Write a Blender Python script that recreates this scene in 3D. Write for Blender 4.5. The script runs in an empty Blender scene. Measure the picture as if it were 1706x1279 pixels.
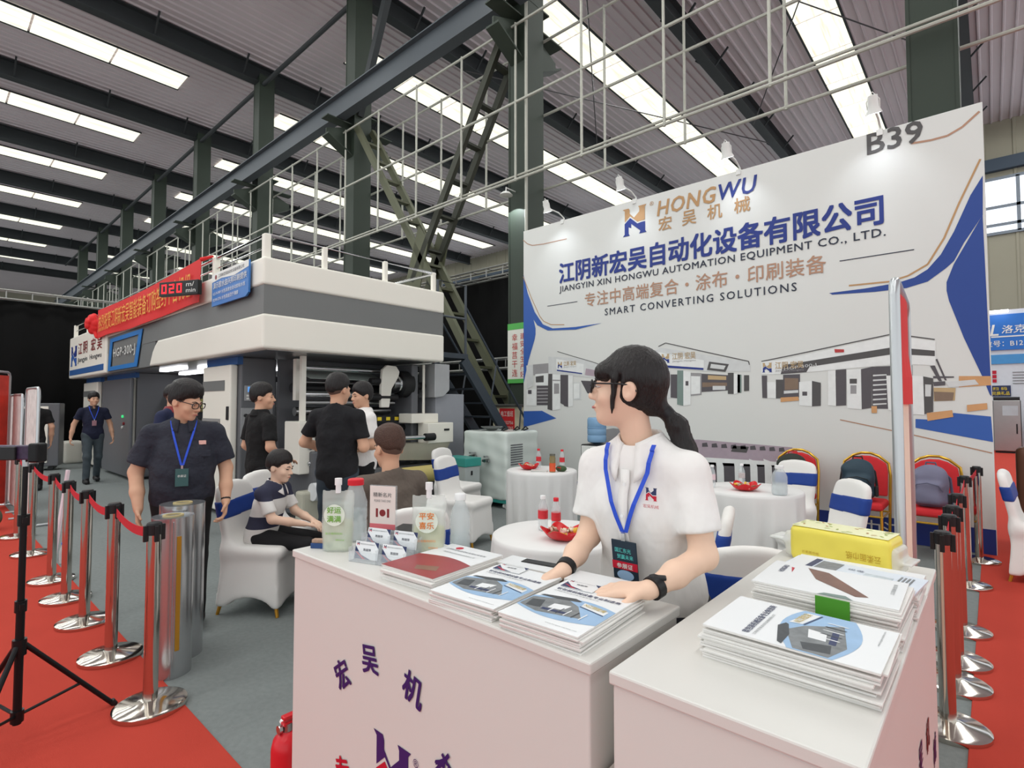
import bpy, math, random
import numpy as np
from mathutils import Vector, Matrix, Euler

SC = bpy.context.scene
COL = SC.collection
R = math.radians
random.seed(7)

# ---------------------------------------------------------------- camera, world, lights, exposure
cam_d = bpy.data.cameras.new('camera'); cam = bpy.data.objects.new('camera', cam_d); COL.objects.link(cam)
cam_d.sensor_width = 36.0; cam_d.lens = 893.0 / 1706.0 * 36.0
cam_d.clip_start = 0.05; cam_d.clip_end = 300
cam.location = (0, 0, 1.5)
cam.rotation_euler = (R(90 + 2.148), 0, R(41.856))
SC.camera = cam

SC.view_settings.view_transform = 'Standard'
SC.view_settings.look = 'None'
SC.view_settings.gamma = 1.0
SC.view_settings.use_curve_mapping = False
SC.view_settings.exposure = 0.03
SC.cycles.use_denoising = True
SC.cycles.max_bounces = 8
SC.cycles.sample_clamp_indirect = 6.0

world = bpy.data.worlds.new('overcast_daylight'); SC.world = world
world.use_nodes = True
bg = world.node_tree.nodes['Background']
bg.inputs[0].default_value = (0.95, 0.985, 1.0, 1)
bg.inputs[1].default_value = 1.28

def area(name, loc, size, power, rot=(0, 0, 0), color=(.97, 1.0, .99)):
    d = bpy.data.lights.new(name, 'AREA'); d.shape = 'RECTANGLE'; d.size, d.size_y = size
    d.energy = power; d.color = color
    o = bpy.data.objects.new(name, d); COL.objects.link(o); o.location = loc; o.rotation_euler = rot
    return o
# daylight that falls in through the strips of translucent roof sheet (one lamp per strip)
for k in range(-1, 9):
    xs = -3.7 - 6.05 * k
    area('skylight_daylight', (xs, 18.8, 13.05), (1.1, 18.0), 520)
    area('skylight_daylight', (xs, -2.8, 13.05), (1.1, 18.0), 450)

# ---------------------------------------------------------------- helpers
def lin(c):
    c = c / 255.0
    return c / 12.92 if c <= 0.04045 else ((c + 0.055) / 1.055) ** 2.4

MATS = {}
def pm(name, rgb, rough=.6, metal=0., var=.06, scale=8., bump=0., bscale=60., spec=.4, emit=0., trans=0., ior=1.45, alpha=1.0, stretch=None, coat=0., bdist=.01):
    """procedural principled material: base colour with noise variation, optional bump"""
    if name in MATS: return MATS[name]
    m = bpy.data.materials.new(name); m.use_nodes = True
    nt = m.node_tree; b = nt.nodes['Principled BSDF']
    col = (lin(rgb[0]), lin(rgb[1]), lin(rgb[2]), 1)
    b.inputs['Roughness'].default_value = rough; b.inputs['Metallic'].default_value = metal
    b.inputs['Specular IOR Level'].default_value = spec
    b.inputs['IOR'].default_value = ior
    b.inputs['Transmission Weight'].default_value = trans
    b.inputs['Alpha'].default_value = alpha
    b.inputs['Coat Weight'].default_value = coat
    tc = nt.nodes.new('ShaderNodeTexCoord')
    src = tc.outputs['Object']
    if stretch:
        mp = nt.nodes.new('ShaderNodeMapping'); mp.inputs['Scale'].default_value = stretch
        nt.links.new(src, mp.inputs[0]); src = mp.outputs[0]
    if var > 0:
        n = nt.nodes.new('ShaderNodeTexNoise'); n.inputs['Scale'].default_value = scale; n.inputs['Detail'].default_value = 4
        nt.links.new(src, n.inputs['Vector'])
        mx = nt.nodes.new('ShaderNodeMix'); mx.data_type = 'RGBA'
        mx.inputs[6].default_value = tuple(max(0, c * (1 - var)) for c in col[:3]) + (1,)
        mx.inputs[7].default_value = tuple(min(1, c * (1 + var)) for c in col[:3]) + (1,)
        nt.links.new(n.outputs[0], mx.inputs[0]); nt.links.new(mx.outputs[2], b.inputs['Base Color'])
    else:
        b.inputs['Base Color'].default_value = col
    if emit > 0:
        b.inputs['Emission Color'].default_value = col; b.inputs['Emission Strength'].default_value = emit
    if bump > 0:
        n2 = nt.nodes.new('ShaderNodeTexNoise'); n2.inputs['Scale'].default_value = bscale; n2.inputs['Detail'].default_value = 3
        nt.links.new(src, n2.inputs['Vector'])
        bp = nt.nodes.new('ShaderNodeBump'); bp.inputs['Strength'].default_value = bump; bp.inputs['Distance'].default_value = bdist
        nt.links.new(n2.outputs[0], bp.inputs['Height']); nt.links.new(bp.outputs[0], b.inputs['Normal'])
    MATS[name] = m
    return m

class MB:
    """collects simple solids and links them as ONE mesh object"""
    def __init__(s): s.v = []; s.f = []; s.mi = []; s.cur = 0
    def add(s, vs, fs):
        n = len(s.v); s.v += [tuple(v) for v in vs]; s.f += [tuple(i + n for i in f) for f in fs]; s.mi += [s.cur] * len(fs)
        return s
    def bx(s, x0, x1, y0, y1, z0, z1):
        vs = [(x0, y0, z0), (x1, y0, z0), (x1, y1, z0), (x0, y1, z0), (x0, y0, z1), (x1, y0, z1), (x1, y1, z1), (x0, y1, z1)]
        return s.add(vs, [(0, 3, 2, 1), (4, 5, 6, 7), (0, 1, 5, 4), (1, 2, 6, 5), (2, 3, 7, 6), (3, 0, 4, 7)])
    def bar(s, a, b, w, h, roll=0.):
        """box beam from a to b, w across, h deep"""
        a = Vector(a); b = Vector(b); d = (b - a).normalized()
        up = Vector((0, 0, 1)) if abs(d.z) < .98 else Vector((0, 1, 0))
        x = d.cross(up).normalized(); y = x.cross(d)
        if roll: q = Matrix.Rotation(roll, 3, d); x = q @ x; y = q @ y
        vs = []
        for p in (a, b):
            for sx, sy in ((-1, -1), (1, -1), (1, 1), (-1, 1)): vs.append(p + x * (sx * w / 2) + y * (sy * h / 2))
        return s.add(vs, [(0, 1, 2, 3), (7, 6, 5, 4), (0, 4, 5, 1), (1, 5, 6, 2), (2, 6, 7, 3), (3, 7, 4, 0)])
    def tube(s, pts, r, n=10, caps=True, closed=False):
        pts = [Vector(p) for p in pts]; rs = r if isinstance(r, (list, tuple)) else [r] * len(pts)
        m = len(pts); vs = []; prev = None
        for i, p in enumerate(pts):
            if closed: d = (pts[(i + 1) % m] - pts[i - 1])
            else: d = (pts[min(i + 1, m - 1)] - pts[max(i - 1, 0)])
            d = d.normalized() if d.length > 1e-9 else Vector((0, 0, 1))
            if prev is None:
                u = Vector((0, 0, 1)) if abs(d.z) < .9 else Vector((1, 0, 0))
                x = d.cross(u).normalized()
            else:
                x = (prev - d * prev.dot(d)); x = x.normalized() if x.length > 1e-6 else d.cross(Vector((0, 0, 1))).normalized()
            prev = x; y = d.cross(x)
            for k in range(n):
                a = 2 * math.pi * k / n; vs.append(p + (x * math.cos(a) + y * math.sin(a)) * rs[i])
        fs = []
        for i in range(m if closed else m - 1):
            j = (i + 1) % m
            for k in range(n): fs.append((i * n + k, i * n + (k + 1) % n, j * n + (k + 1) % n, j * n + k))
        if caps and not closed: fs += [tuple(range(n - 1, -1, -1)), tuple((m - 1) * n + k for k in range(n))]
        return s.add(vs, fs)
    def lathe(s, prof, c=(0, 0, 0), n=24, sx=1., sy=1., a0=0., a1=None):
        """profile [(r, z)] spun round z at c"""
        full = a1 is None; k_n = n if full else n + 1
        vs = []
        for r, z in prof:
            for k in range(k_n):
                a = a0 + (2 * math.pi if full else a1 - a0) * k / n
                vs.append((c[0] + r * math.cos(a) * sx, c[1] + r * math.sin(a) * sy, c[2] + z))
        fs = []
        for i in range(len(prof) - 1):
            for k in range(n):
                k2 = (k + 1) % k_n
                fs.append((i * k_n + k, i * k_n + k2, (i + 1) * k_n + k2, (i + 1) * k_n + k))
        if full:
            if prof[0][0] > 1e-6: fs.append(tuple(range(n - 1, -1, -1)))
            if prof[-1][0] > 1e-6: fs.append(tuple((len(prof) - 1) * n + k for k in range(n)))
        return s.add(vs, fs)
    def prism(s, poly, d0, d1, axis='y'):
        """polygon extruded from d0 to d1 along axis; poly in the two other axes (x,z) / (y,z) / (x,y)"""
        n = len(poly)
        P = {'y': lambda p, d: (p[0], d, p[1]), 'x': lambda p, d: (d, p[0], p[1]), 'z': lambda p, d: (p[0], p[1], d)}[axis]
        vs = [P(p, d0) for p in poly] + [P(p, d1) for p in poly]
        fs = [tuple(range(n)), tuple(range(2 * n - 1, n - 1, -1))] + [(i, i + n, (i + 1) % n + n, (i + 1) % n) for i in range(n)]
        return s.add(vs, fs)
    def grid(s, fn, nu, nv, closed_u=False):
        vs = [fn(i / (nu if closed_u else nu - 1), j / (nv - 1)) for j in range(nv) for i in range(nu)]
        fs = []
        for j in range(nv - 1):
            for i in range(nu if closed_u else nu - 1):
                i2 = (i + 1) % nu; fs.append((j * nu + i, j * nu + i2, (j + 1) * nu + i2, (j + 1) * nu + i))
        return s.add(vs, fs)
    def build(s, name, m, parent=None, smooth=False, bevel=0., solid=0., sub=0, bseg=2, loc=None, rot=None):
        me = bpy.data.meshes.new(name); me.from_pydata(s.v, [], s.f)
        ms = m if isinstance(m, (list, tuple)) else [m]
        for q in ms: me.materials.append(q)
        if len(ms) > 1: me.polygons.foreach_set('material_index', s.mi)
        me.update()
        fix_normals(me)
        if smooth: me.polygons.foreach_set('use_smooth', [True] * len(me.polygons)); 
        o = bpy.data.objects.new(name, me); COL.objects.link(o)
        if smooth and smooth != 'all':
            try: me.set_sharp_from_angle(angle=R(40))
            except Exception: pass
        if parent: o.parent = parent
        if loc is not None: o.location = loc
        if rot is not None: o.rotation_euler = rot
        if solid: md = o.modifiers.new('solid', 'SOLIDIFY'); md.thickness = solid; md.offset = 0
        if sub: md = o.modifiers.new('sub', 'SUBSURF'); md.levels = sub; md.render_levels = sub
        if bevel: md = o.modifiers.new('bevel', 'BEVEL'); md.width = bevel; md.segments = bseg; md.limit_method = 'ANGLE'; md.angle_limit = R(35)
        return o

import bmesh
def fix_normals(me):
    bm = bmesh.new(); bm.from_mesh(me); bmesh.ops.recalc_face_normals(bm, faces=bm.faces[:]); bm.to_mesh(me); bm.free()

def tag(o, label=None, cat=None, group=None, kind=None):
    if label: o['label'] = label
    if cat: o['category'] = cat
    if group: o['group'] = group
    if kind: o['kind'] = kind
    return o
def thing(name, label, cat, loc=(0, 0, 0), rz=0., group=None, kind=None, rot=None):
    o = bpy.data.objects.new(name, None); COL.objects.link(o); o.empty_display_size = .1
    o.location = loc; o.rotation_euler = rot if rot else (0, 0, rz)
    return tag(o, label, cat, group, kind)
def copy_tree(o, parent=None):
    c = o.copy(); COL.objects.link(c); c.parent = parent
    for ch in list(o.children): copy_tree(ch, c)
    return c
def dup(root, loc, rz=None, label=None, group=None):
    c = copy_tree(root); c.location = loc
    if rz is not None: c.rotation_euler = (0, 0, rz)
    if label: c['label'] = label
    if group: c['group'] = group
    return c

TEXTS = {}
def text(s, h, m, parent=None, loc=(0, 0, 0), rot=(R(90), 0, 0), width=None, bold=0., name='lettering', align='LEFT', ext=.0006, shear=0., spacing=1., height=None):
    """lettering as a flat mesh: h = cap height scale, width = fitted overall width"""
    cu = bpy.data.curves.new(name, 'FONT'); cu.body = s; cu.size = h; cu.extrude = 0
    cu.shear = shear; cu.space_character = spacing; cu.resolution_u = 2
    o = bpy.data.objects.new(name, cu); COL.objects.link(o)
    dg = bpy.context.evaluated_depsgraph_get(); dg.update()
    me = bpy.data.meshes.new_from_object(o.evaluated_get(dg)); me.name = name
    bpy.data.objects.remove(o); bpy.data.curves.remove(cu)
    n = len(me.vertices)
    if n == 0: return None
    co = np.empty(n * 3, np.float32); me.vertices.foreach_get('co', co); co = co.reshape(-1, 3)
    lo, hi = co.min(0), co.max(0)
    co[:, 0] -= lo[0]; w = hi[0] - lo[0]
    if width: co[:, 0] *= width / w; w = width
    if height: co[:, 1] = (co[:, 1] - lo[1]) * height / (hi[1] - lo[1])
    if align == 'CENTER': co[:, 0] -= w / 2
    if align == 'RIGHT': co[:, 0] -= w
    co[:, 2] = ext
    if bold:                                                   # heavier strokes: overlaid shifted copies in one mesh
        hh = co[:, 1].max() - co[:, 1].min(); b = bold * hh * .9
        polys = [tuple(p.vertices) for p in me.polygons]; V = []; F = []
        ez = min(.0004, hh * .004)
        for q_, (dx, dy) in enumerate(((-b, -b), (b, -b), (-b, b), (b, b))):
            o_ = len(V); V += [(x + dx, y + dy, z + q_ * ez) for x, y, z in co.tolist()]; F += [tuple(i + o_ for i in p) for p in polys]
        bpy.data.meshes.remove(me); me = bpy.data.meshes.new(name); me.from_pydata(V, [], F)
    else: me.vertices.foreach_set('co', co.ravel())
    me.materials.clear(); me.materials.append(m)
    o = bpy.data.objects.new(name, me); COL.objects.link(o)
    if parent: o.parent = parent
    o.location = loc; o.rotation_euler = rot
    return o

# ---- signed-distance modelling (organic shapes as one continuous surface)
def surf(fn, lo, hi, h, B=8):
    lo = np.array(lo, float); hi = np.array(hi, float)
    nb = np.maximum(1, np.ceil((hi - lo) / h / B).astype(int)); n = nb * B
    ci = np.stack(np.meshgrid(*[np.arange(k) for k in nb], indexing='ij'), -1).reshape(-1, 3)
    cc = lo + (ci * B + (B - 1) / 2) * h
    d = fn(cc); V = np.empty(n, np.float32)
    sg = np.where(d < 0, -1., 1.).reshape(nb)
    V[:] = np.repeat(np.repeat(np.repeat(sg, B, 0), B, 1), B, 2)
    act = ci[np.abs(d) < B * h * 1.5]
    off = np.stack(np.meshgrid(*[np.arange(B)] * 3, indexing='ij'), -1).reshape(-1, 3)
    for s0 in range(0, len(act), 400):
        ids = (act[s0:s0 + 400, None, :] * B + off[None]).reshape(-1, 3)
        V[ids[:, 0], ids[:, 1], ids[:, 2]] = fn(lo + ids * h)
    S = V < 0
    def sub(A, o): return A[o[0]:n[0] - 1 + o[0], o[1]:n[1] - 1 + o[1], o[2]:n[2] - 1 + o[2]]
    cs = [(a, b, c) for a in (0, 1) for b in (0, 1) for c in (0, 1)]
    cnt = sum(sub(S, c).astype(np.int8) for c in cs)
    cell = np.argwhere((cnt > 0) & (cnt < 8))
    if len(cell) == 0: return np.zeros((0, 3)), np.zeros((0, 4), int)
    vid = -np.ones(n - 1, np.int64); vid[cell[:, 0], cell[:, 1], cell[:, 2]] = np.arange(len(cell))
    acc = np.zeros((len(cell), 3)); num = np.zeros(len(cell))
    for a in cs:
        for ax in range(3):
            if a[ax]: continue
            b = list(a); b[ax] = 1
            pa = cell + a; pb = cell + b
            va = V[pa[:, 0], pa[:, 1], pa[:, 2]]; vb = V[pb[:, 0], pb[:, 1], pb[:, 2]]
            mk = (va < 0) != (vb < 0)
            t = np.where(mk, va / np.where(mk, va - vb, 1), 0)
            pos = np.array(a, float) + np.zeros((len(cell), 3)); pos[:, ax] += t
            acc[mk] += pos[mk]; num[mk] += 1
    verts = lo + (cell + acc / num[:, None]) * h
    quads = []
    for ax in range(3):
        b1, b2 = [(1, 2), (2, 0), (0, 1)][ax]
        A = S; sl0 = [slice(None)] * 3; sl1 = [slice(None)] * 3
        sl0[ax] = slice(0, n[ax] - 1); sl1[ax] = slice(1, n[ax])
        e = np.argwhere(A[tuple(sl0)] != A[tuple(sl1)])
        e = e[(e[:, b1] > 0) & (e[:, b2] > 0) & (e[:, b1] < n[b1] - 1) & (e[:, b2] < n[b2] - 1)]
        ins = A[e[:, 0], e[:, 1], e[:, 2]]
        q = []
        for d1, d2 in ((-1, -1), (0, -1), (0, 0), (-1, 0)):
            c = e.copy(); c[:, b1] += d1; c[:, b2] += d2; q.append(vid[c[:, 0], c[:, 1], c[:, 2]])
        q = np.stack(q, 1); q[~ins] = q[~ins][:, ::-1]; quads.append(q)
    q = np.concatenate(quads); q = q[(q >= 0).all(1)]
    return verts, q
def sdf_obj(name, fn, lo, hi, h, m, parent=None, relax=1):
    v, q = surf(fn, lo, hi, h)
    if len(v) == 0: print('EMPTY', name); return None
    for _ in range(relax):                                   # light smoothing of the net
        acc = np.zeros_like(v); num = np.zeros(len(v))
        for a in range(4):
            b = (a + 1) % 4
            np.add.at(acc, q[:, a], v[q[:, b]]); np.add.at(num, q[:, a], 1)
            np.add.at(acc, q[:, b], v[q[:, a]]); np.add.at(num, q[:, b], 1)
        v = v * .5 + .5 * acc / np.maximum(num, 1)[:, None]
    me = bpy.data.meshes.new(name)
    me.vertices.add(len(v)); me.vertices.foreach_set('co', v.astype(np.float32).ravel())
    me.loops.add(len(q) * 4); me.loops.foreach_set('vertex_index', q.astype(np.int32).ravel())
    me.polygons.add(len(q)); me.polygons.foreach_set('loop_start', np.arange(0, len(q) * 4, 4, dtype=np.int32))
    me.polygons.foreach_set('use_smooth', np.ones(len(q), bool))
    me.update(calc_edges=True)
    ms = m if isinstance(m, (list, tuple)) else [m]
    for x in ms: me.materials.append(x)
    o = bpy.data.objects.new(name, me); COL.objects.link(o)
    if parent: o.parent = parent
    return o
def smin(a, b, k):
    h = np.clip(.5 + .5 * (b - a) / k, 0, 1)
    return b * (1 - h) + a * h - k * h * (1 - h)
def smax(a, b, k): return -smin(-a, -b, k)
def cone(P, a, b, r1, r2=None):
    r2 = r1 if r2 is None else r2
    a = np.array(a, float); ba = np.array(b, float) - a; pa = P - a
    t = np.clip(pa @ ba / max(ba @ ba, 1e-12), 0, 1)
    return np.sqrt(((pa - t[:, None] * ba) ** 2).sum(1)) - (r1 + (r2 - r1) * t)
def ell(P, c, r):
    r = np.array(r, float); p = (P - np.array(c, float))
    k0 = np.sqrt(((p / r) ** 2).sum(1)); k1 = np.sqrt(((p / (r * r)) ** 2).sum(1))
    return np.where(k1 > 1e-9, k0 * (k0 - 1) / np.maximum(k1, 1e-9), -r.min())
def rbox(P, c, s, r):
    q = np.abs(P - np.array(c, float)) - (np.array(s, float) - r)
    return np.sqrt((np.maximum(q, 0) ** 2).sum(1)) + np.minimum(q.max(1), 0) - r
def half(P, p, nrm):
    nrm = np.array(nrm, float); nrm = nrm / np.linalg.norm(nrm)
    return (P - np.array(p, float)) @ nrm
# ---------------------------------------------------------------- materials of the place
M_carpet = pm('grey_carpet', (134, 140, 139), .95, var=.16, scale=35, bump=.5, bscale=500, spec=.1)
M_red = pm('red_carpet', (184, 68, 56), .95, var=.06, scale=3, bump=.25, bscale=400, spec=.1)
M_sheet = pm('roof_sheet', (196, 187, 191), .5, var=.12, scale=.35)
M_steel = pm('dark_green_steel', (48, 57, 48), .6, var=.18, scale=1.2)
M_beam = pm('dark_steel_rafter', (48, 52, 54), .65, var=.12, scale=1.)
M_crane = pm('grey_crane_beam', (74, 80, 86), .55, var=.12, scale=1.)
M_pipe = pm('galvanised_pipe', (176, 176, 166), .45, .25, var=.08, scale=4)
M_black = pm('black_cloth', (20, 20, 20), .95, var=.2, scale=2, spec=.1)
M_truss = pm('truss_aluminium', (150, 150, 146), .4, .6, var=.08)
M_clad = pm('wall_cladding', (150, 146, 130), .6, var=.08, scale=.6)

def skylight_mat():
    m = bpy.data.materials.new('translucent_roof_sheet'); m.use_nodes = True; nt = m.node_tree; b = nt.nodes['Principled BSDF']
    tc = nt.nodes.new('ShaderNodeTexCoord'); mp = nt.nodes.new('ShaderNodeMapping'); mp.inputs['Scale'].default_value = (6, .35, 1)
    n = nt.nodes.new('ShaderNodeTexNoise'); n.inputs['Scale'].default_value = 1.0; n.inputs['Detail'].default_value = 5
    r = nt.nodes.new('ShaderNodeValToRGB'); r.color_ramp.elements[0].position = .30; r.color_ramp.elements[0].color = (.55, .42, .22, 1)
    r.color_ramp.elements[1].position = .46; r.color_ramp.elements[1].color = (.95, .95, .80, 1)
    nt.links.new(tc.outputs['Object'], mp.inputs[0]); nt.links.new(mp.outputs[0], n.inputs['Vector']); nt.links.new(n.outputs[0], r.inputs[0])
    nt.links.new(r.outputs[0], b.inputs['Emission Color']); b.inputs['Emission Strength'].default_value = 1.05
    b.inputs['Base Color'].default_value = (.6, .6, .55, 1); b.inputs['Roughness'].default_value = .5
    return m
M_sky = skylight_mat()

def struct(o, label=None):
    o['kind'] = 'structure'
    if label: o['label'] = label
    return o

# ---------------------------------------------------------------- floor and carpets
struct(MB().bx(-75, 14, -14, 34, -.12, 0).build('floor', M_carpet), 'grey needle felt carpet covering the hall floor')
struct(MB().bx(-30, -.17, -1.9, .945, 0, .006).build('floor', M_red, bevel=.003), 'red carpet aisle on the left, beside the row of posts')
struct(MB().bx(-.115, 6, -3, 30, 0, .006).build('floor', M_red, bevel=.003), 'red carpet aisle on the right, beyond the grey strip')

# ---------------------------------------------------------------- roof
ZC = 13.35
mb = MB(); prof = []
x = -75.0
while x < 14:
    prof += [(x, ZC), (x + .20, ZC), (x + .23, ZC - .045), (x + .27, ZC - .045)]; x += .30
Y0r, Y1r = -14, 30
vs = [(p[0], Y0r, p[1]) for p in prof] + [(p[0], Y1r, p[1]) for p in prof]; n = len(prof)
mb.add(vs, [(i, i + 1, i + 1 + n, i + n) for i in range(n - 1)])
struct(mb.build('ceiling', M_sheet, solid=.004), 'corrugated grey roof sheeting high above the hall')

COLX = [-0.42] + [-0.7 - 6.05 * k for k in range(1, 11)]
YC = 7.95
# translucent strips between the rafters, each sheet a piece of its own
pan = None
for k in range(-1, 10):
    xs = -3.7 - 6.05 * k
    for (ya, yb, dn) in ((9.6, 28.6, 'far'), (-11.7, 6.3, 'near')):
        if dn == 'near' and k == 2: yb = 3.6
        st = struct(thing('window_%d' % (2 + (k + 1) * 2 + (dn == 'near')), 'strip of translucent roof sheets letting in daylight', None))
        L = 2.1; y = ya if dn == 'far' else yb - L
        while (y + L <= yb + .1) if dn == 'far' else (y > ya):
            if pan is None:
                pan = MB().bx(-.58, .58, .03, L - .03, -.075, -.06).build('skylight_sheet', M_sky, st); o = pan
            else:
                o = pan.copy(); COL.objects.link(o); o.parent = st
            o.location = (xs, y, ZC); y += L if dn == 'far' else -L
        fr = MB()
        for sx in (-.61, .61): fr.bx(xs + sx - .03, xs + sx + .03, ya, yb, ZC - .09, ZC - .05)
        fr.build('skylight_edge', M_beam, st)

# rafters: I-beams across the hall at each column, with flange and short purlin braces
def ibeam(mb, a, b, w, h, t=.03):
    a = Vector(a); b = Vector(b); z = Vector((0, 0, 1))
    mb.bar(a, b, t, h - 2 * t); mb.bar(a + z * (h / 2 - t / 2), b + z * (h / 2 - t / 2), w, t); mb.bar(a - z * (h / 2 - t / 2), b - z * (h / 2 - t / 2), w, t)
    return mb
raf0 = None
for x in COLX:
    if raf0 is None:
        rt_ = struct(thing('trim_1', 'dark steel rafter spanning the hall at a column', None, (x, 0, 0)))
        ibeam(MB(), (0, -14, ZC - .36), (0, 29.5, ZC - .36), .34, .60).build('rafter_beam', M_beam, rt_)
        b0 = None
        for i, y in enumerate(np.arange(-11, 29, 2.6)):
            for sx in (-1, 1):
                br = MB().bar((sx * .05, y, ZC - .60), (sx * .55, y, ZC - .08), .05, .05).build('purlin_brace', M_beam, rt_)
        raf0 = rt_
    else:
        o = copy_tree(raf0); o.location = (x, 0, 0); o.name = 'trim_1'

# ---------------------------------------------------------------- columns of the crane hall
def make_column():
    t = thing('hall_column', 'dark green steel hall column', 'column', (0, 0, 0), group='row of steel hall columns')
    mb = MB()
    mb.bx(-.235, -.20, -.26, .26, 0, 12.95); mb.bx(.20, .235, -.26, .26, 0, 12.95)      # flanges
    mb.bx(-.2, .2, -.02, .02, 0, 12.95)                                              # web
    mb.build('column_shaft', M_steel, t)
    MB().bx(-.2, .2, -.25, -.22, 0, 12.9).build('cover_plate', M_steel, t)
    # crane corbel sticking out towards the aisle, with tapered web
    cb = MB(); cb.prism([(-.24, 9.0), (-.95, 8.72), (-.95, 8.55), (-.24, 8.15)], -.02, .02, 'x'); cb.bx(-.16, .16, -1.0, -.22, 9.0, 9.03)
    cb.prism([(-.24, 8.15), (-.97, 8.53), (-.97, 8.57), (-.24, 8.19)], -.16, .16, 'x')
    cb.build('corbel', M_steel, t)
    cb = MB(); cb.prism([(.24, 9.0), (.95, 8.72), (.95, 8.55), (.24, 8.15)], -.02, .02, 'x'); cb.bx(-.16, .16, .22, 1.0, 9.0, 9.03)
    cb.prism([(.24, 8.15), (.97, 8.53), (.97, 8.57), (.24, 8.19)], -.16, .16, 'x')
    cb.build('corbel', M_steel, t)
    MB().bx(-.3, .3, -.32, .32, 0, .03).build('base_plate', M_steel, t)
    MB().bx(-.24, .24, -.45, .45, 9.35, 9.38).build('stiffener_plate', M_steel, t)
    return t
COL_LABELS = ['dark green steel column rising behind the right end of the big white backdrop',
 'dark green steel column with posters, at the left edge of the big white backdrop',
 'dark green steel column from which the ladder brace slants down, behind the machine canopy',
 'dark green steel column behind the blue sign on the machine canopy',
 'dark green steel column behind the red banner with yellow letters',
 'fourth dark green steel column beyond the ladder brace, left of the red banner top',
 'fifth dark green steel column beyond the ladder brace',
 'sixth dark green steel column beyond the ladder brace, above the red cloth flower']
col0 = make_column(); col0.location = (COLX[0], YC, 0); col0['label'] = COL_LABELS[0]
for i, x in enumerate(COLX[1:9]):
    dup(col0, (x, YC, 0), 0, COL_LABELS[i + 1] if i + 1 < len(COL_LABELS) else 'farthest dark green steel columns in the row, small in the distance')

# crane runway beams, one span per bay
cr0 = None
for i in range(9):
    xa, xb = COLX[i], COLX[i] - 6.05
    t = thing('crane_beam', ['grey crane runway beam spanning above the right part of the backdrop', 'grey crane runway beam between the poster column and the ladder brace column', 'grey crane runway beam running left from the ladder brace column', 'grey crane runway beam two bays left of the ladder brace column', 'grey crane runway beam three bays left of the ladder brace column'][i] if i < 5 else 'distant grey crane runway beam at the far end of the column row', 'beam', group='crane runway beams')
    ibeam(MB(), (xa, YC - .62, 9.35), (xb, YC - .62, 9.35), .26, .62).build('runway_girder', M_crane, t)
    MB().bar((xa, YC - .62, 9.70), (xb, YC - .62, 9.70), .06, .08).build('crane_rail', M_beam, t)
# eaves struts along the column heads
for i in range(9):
    struct(MB().tube([(COLX[i] - .2, YC - .12, 12.62), (COLX[i] - 5.85, YC - .12, 12.62)], .07, 10).build('trim_2', M_beam), 'dark tie pipe running between column heads')

# V-shaped ladder bracing in the bay left of the poster column
def lattice(name, a, b, gap, label, m, nr=7, parent=None):
    t = thing(name, label, 'brace')
    a = Vector(a); b = Vector(b); off = Vector((0, gap / 2, 0))
    for s in (-1, 1): MB().bar(a + off * s, b + off * s, .10, .16).build('brace_chord', m, t)
    d = (b - a)
    for k in range(1, nr + 1):
        p = a + d * (k / (nr + 1)); MB().bx(p.x - .08, p.x + .08, p.y - gap / 2, p.y + gap / 2, p.z - .025, p.z + .025).build('rung', m, t)
    return t
M_olive = pm('olive_painted_steel', (88, 90, 70), .6, var=.2, scale=1.5)
lattice('ladder_brace', (-12.5, YC, 8.95), (-7.1, YC, 1.05), .5, 'olive lattice brace slanting down right from the middle column to the black curtain', M_olive, 12)
lattice('ladder_brace', (-7.0, YC, 9.15), (-10.0, YC, 4.35), .5, 'dark lattice brace rising right to the poster column', pm('dark_olive_steel', (58, 60, 50), .6, var=.15), 6)
g = MB().prism([(-10.35, 4.0), (-9.75, 3.9), (-9.4, 5.2), (-9.75, 5.6)], YC - .30, YC - .28); g.prism([(-10.35, 4.0), (-9.75, 3.9), (-9.4, 5.2), (-9.75, 5.6)], YC + .28, YC + .30)
tag(g.build('gusset_plate', M_olive), 'olive gusset plate where the two lattice braces cross', 'plate')
tag(MB().bar((-12.6, YC - .1, 9.3), (-11.0, YC - .1, 12.7), .16, .2).build('knee_brace', M_beam), 'dark knee brace rising right from the middle column to the roof', 'brace')
# ---------------------------------------------------------------- pipe cage along the column row
def pipe_run(y, label):
    t = thing('pipe_frame', label, 'pipe frame')
    for z in (5.75, 7.25, 8.76):
        MB().tube([(.6, y, z), (-49, y, z)], .026, 8).build('rail_pipe', M_pipe, t, smooth=True)
    if y < 8: MB().tube([(.6, y + .04, 5.84), (-49, y + .04, 5.84)], .022, 8).build('rail_pipe', M_pipe, t, smooth=True)
    d0 = MB().tube([(0, 0, 5.72), (0, 0, 8.8)], .023, 8).build('dropper_pipe', M_pipe, t, smooth=True)
    d0.location = (-2.1, y, 0)
    for k in range(1, 31):
        o = d0.copy(); COL.objects.link(o); o.parent = t; o.location = (-2.1 - 1.51 * k, y, 0)
    return t
pipe_run(7.5, 'front run of galvanised pipe railing in front of the tall columns')
pipe_run(8.24, 'rear run of galvanised pipe railing behind the tall columns')
# conduit and lamp on the poster column
tag(MB().tube([(-6.45, 7.60, 3.2), (-6.45, 7.60, 10.6)], .03, 8).build('conduit_pipe', M_pipe, smooth=True), 'pale conduit pipe running down the poster column', 'pipe')
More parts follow.
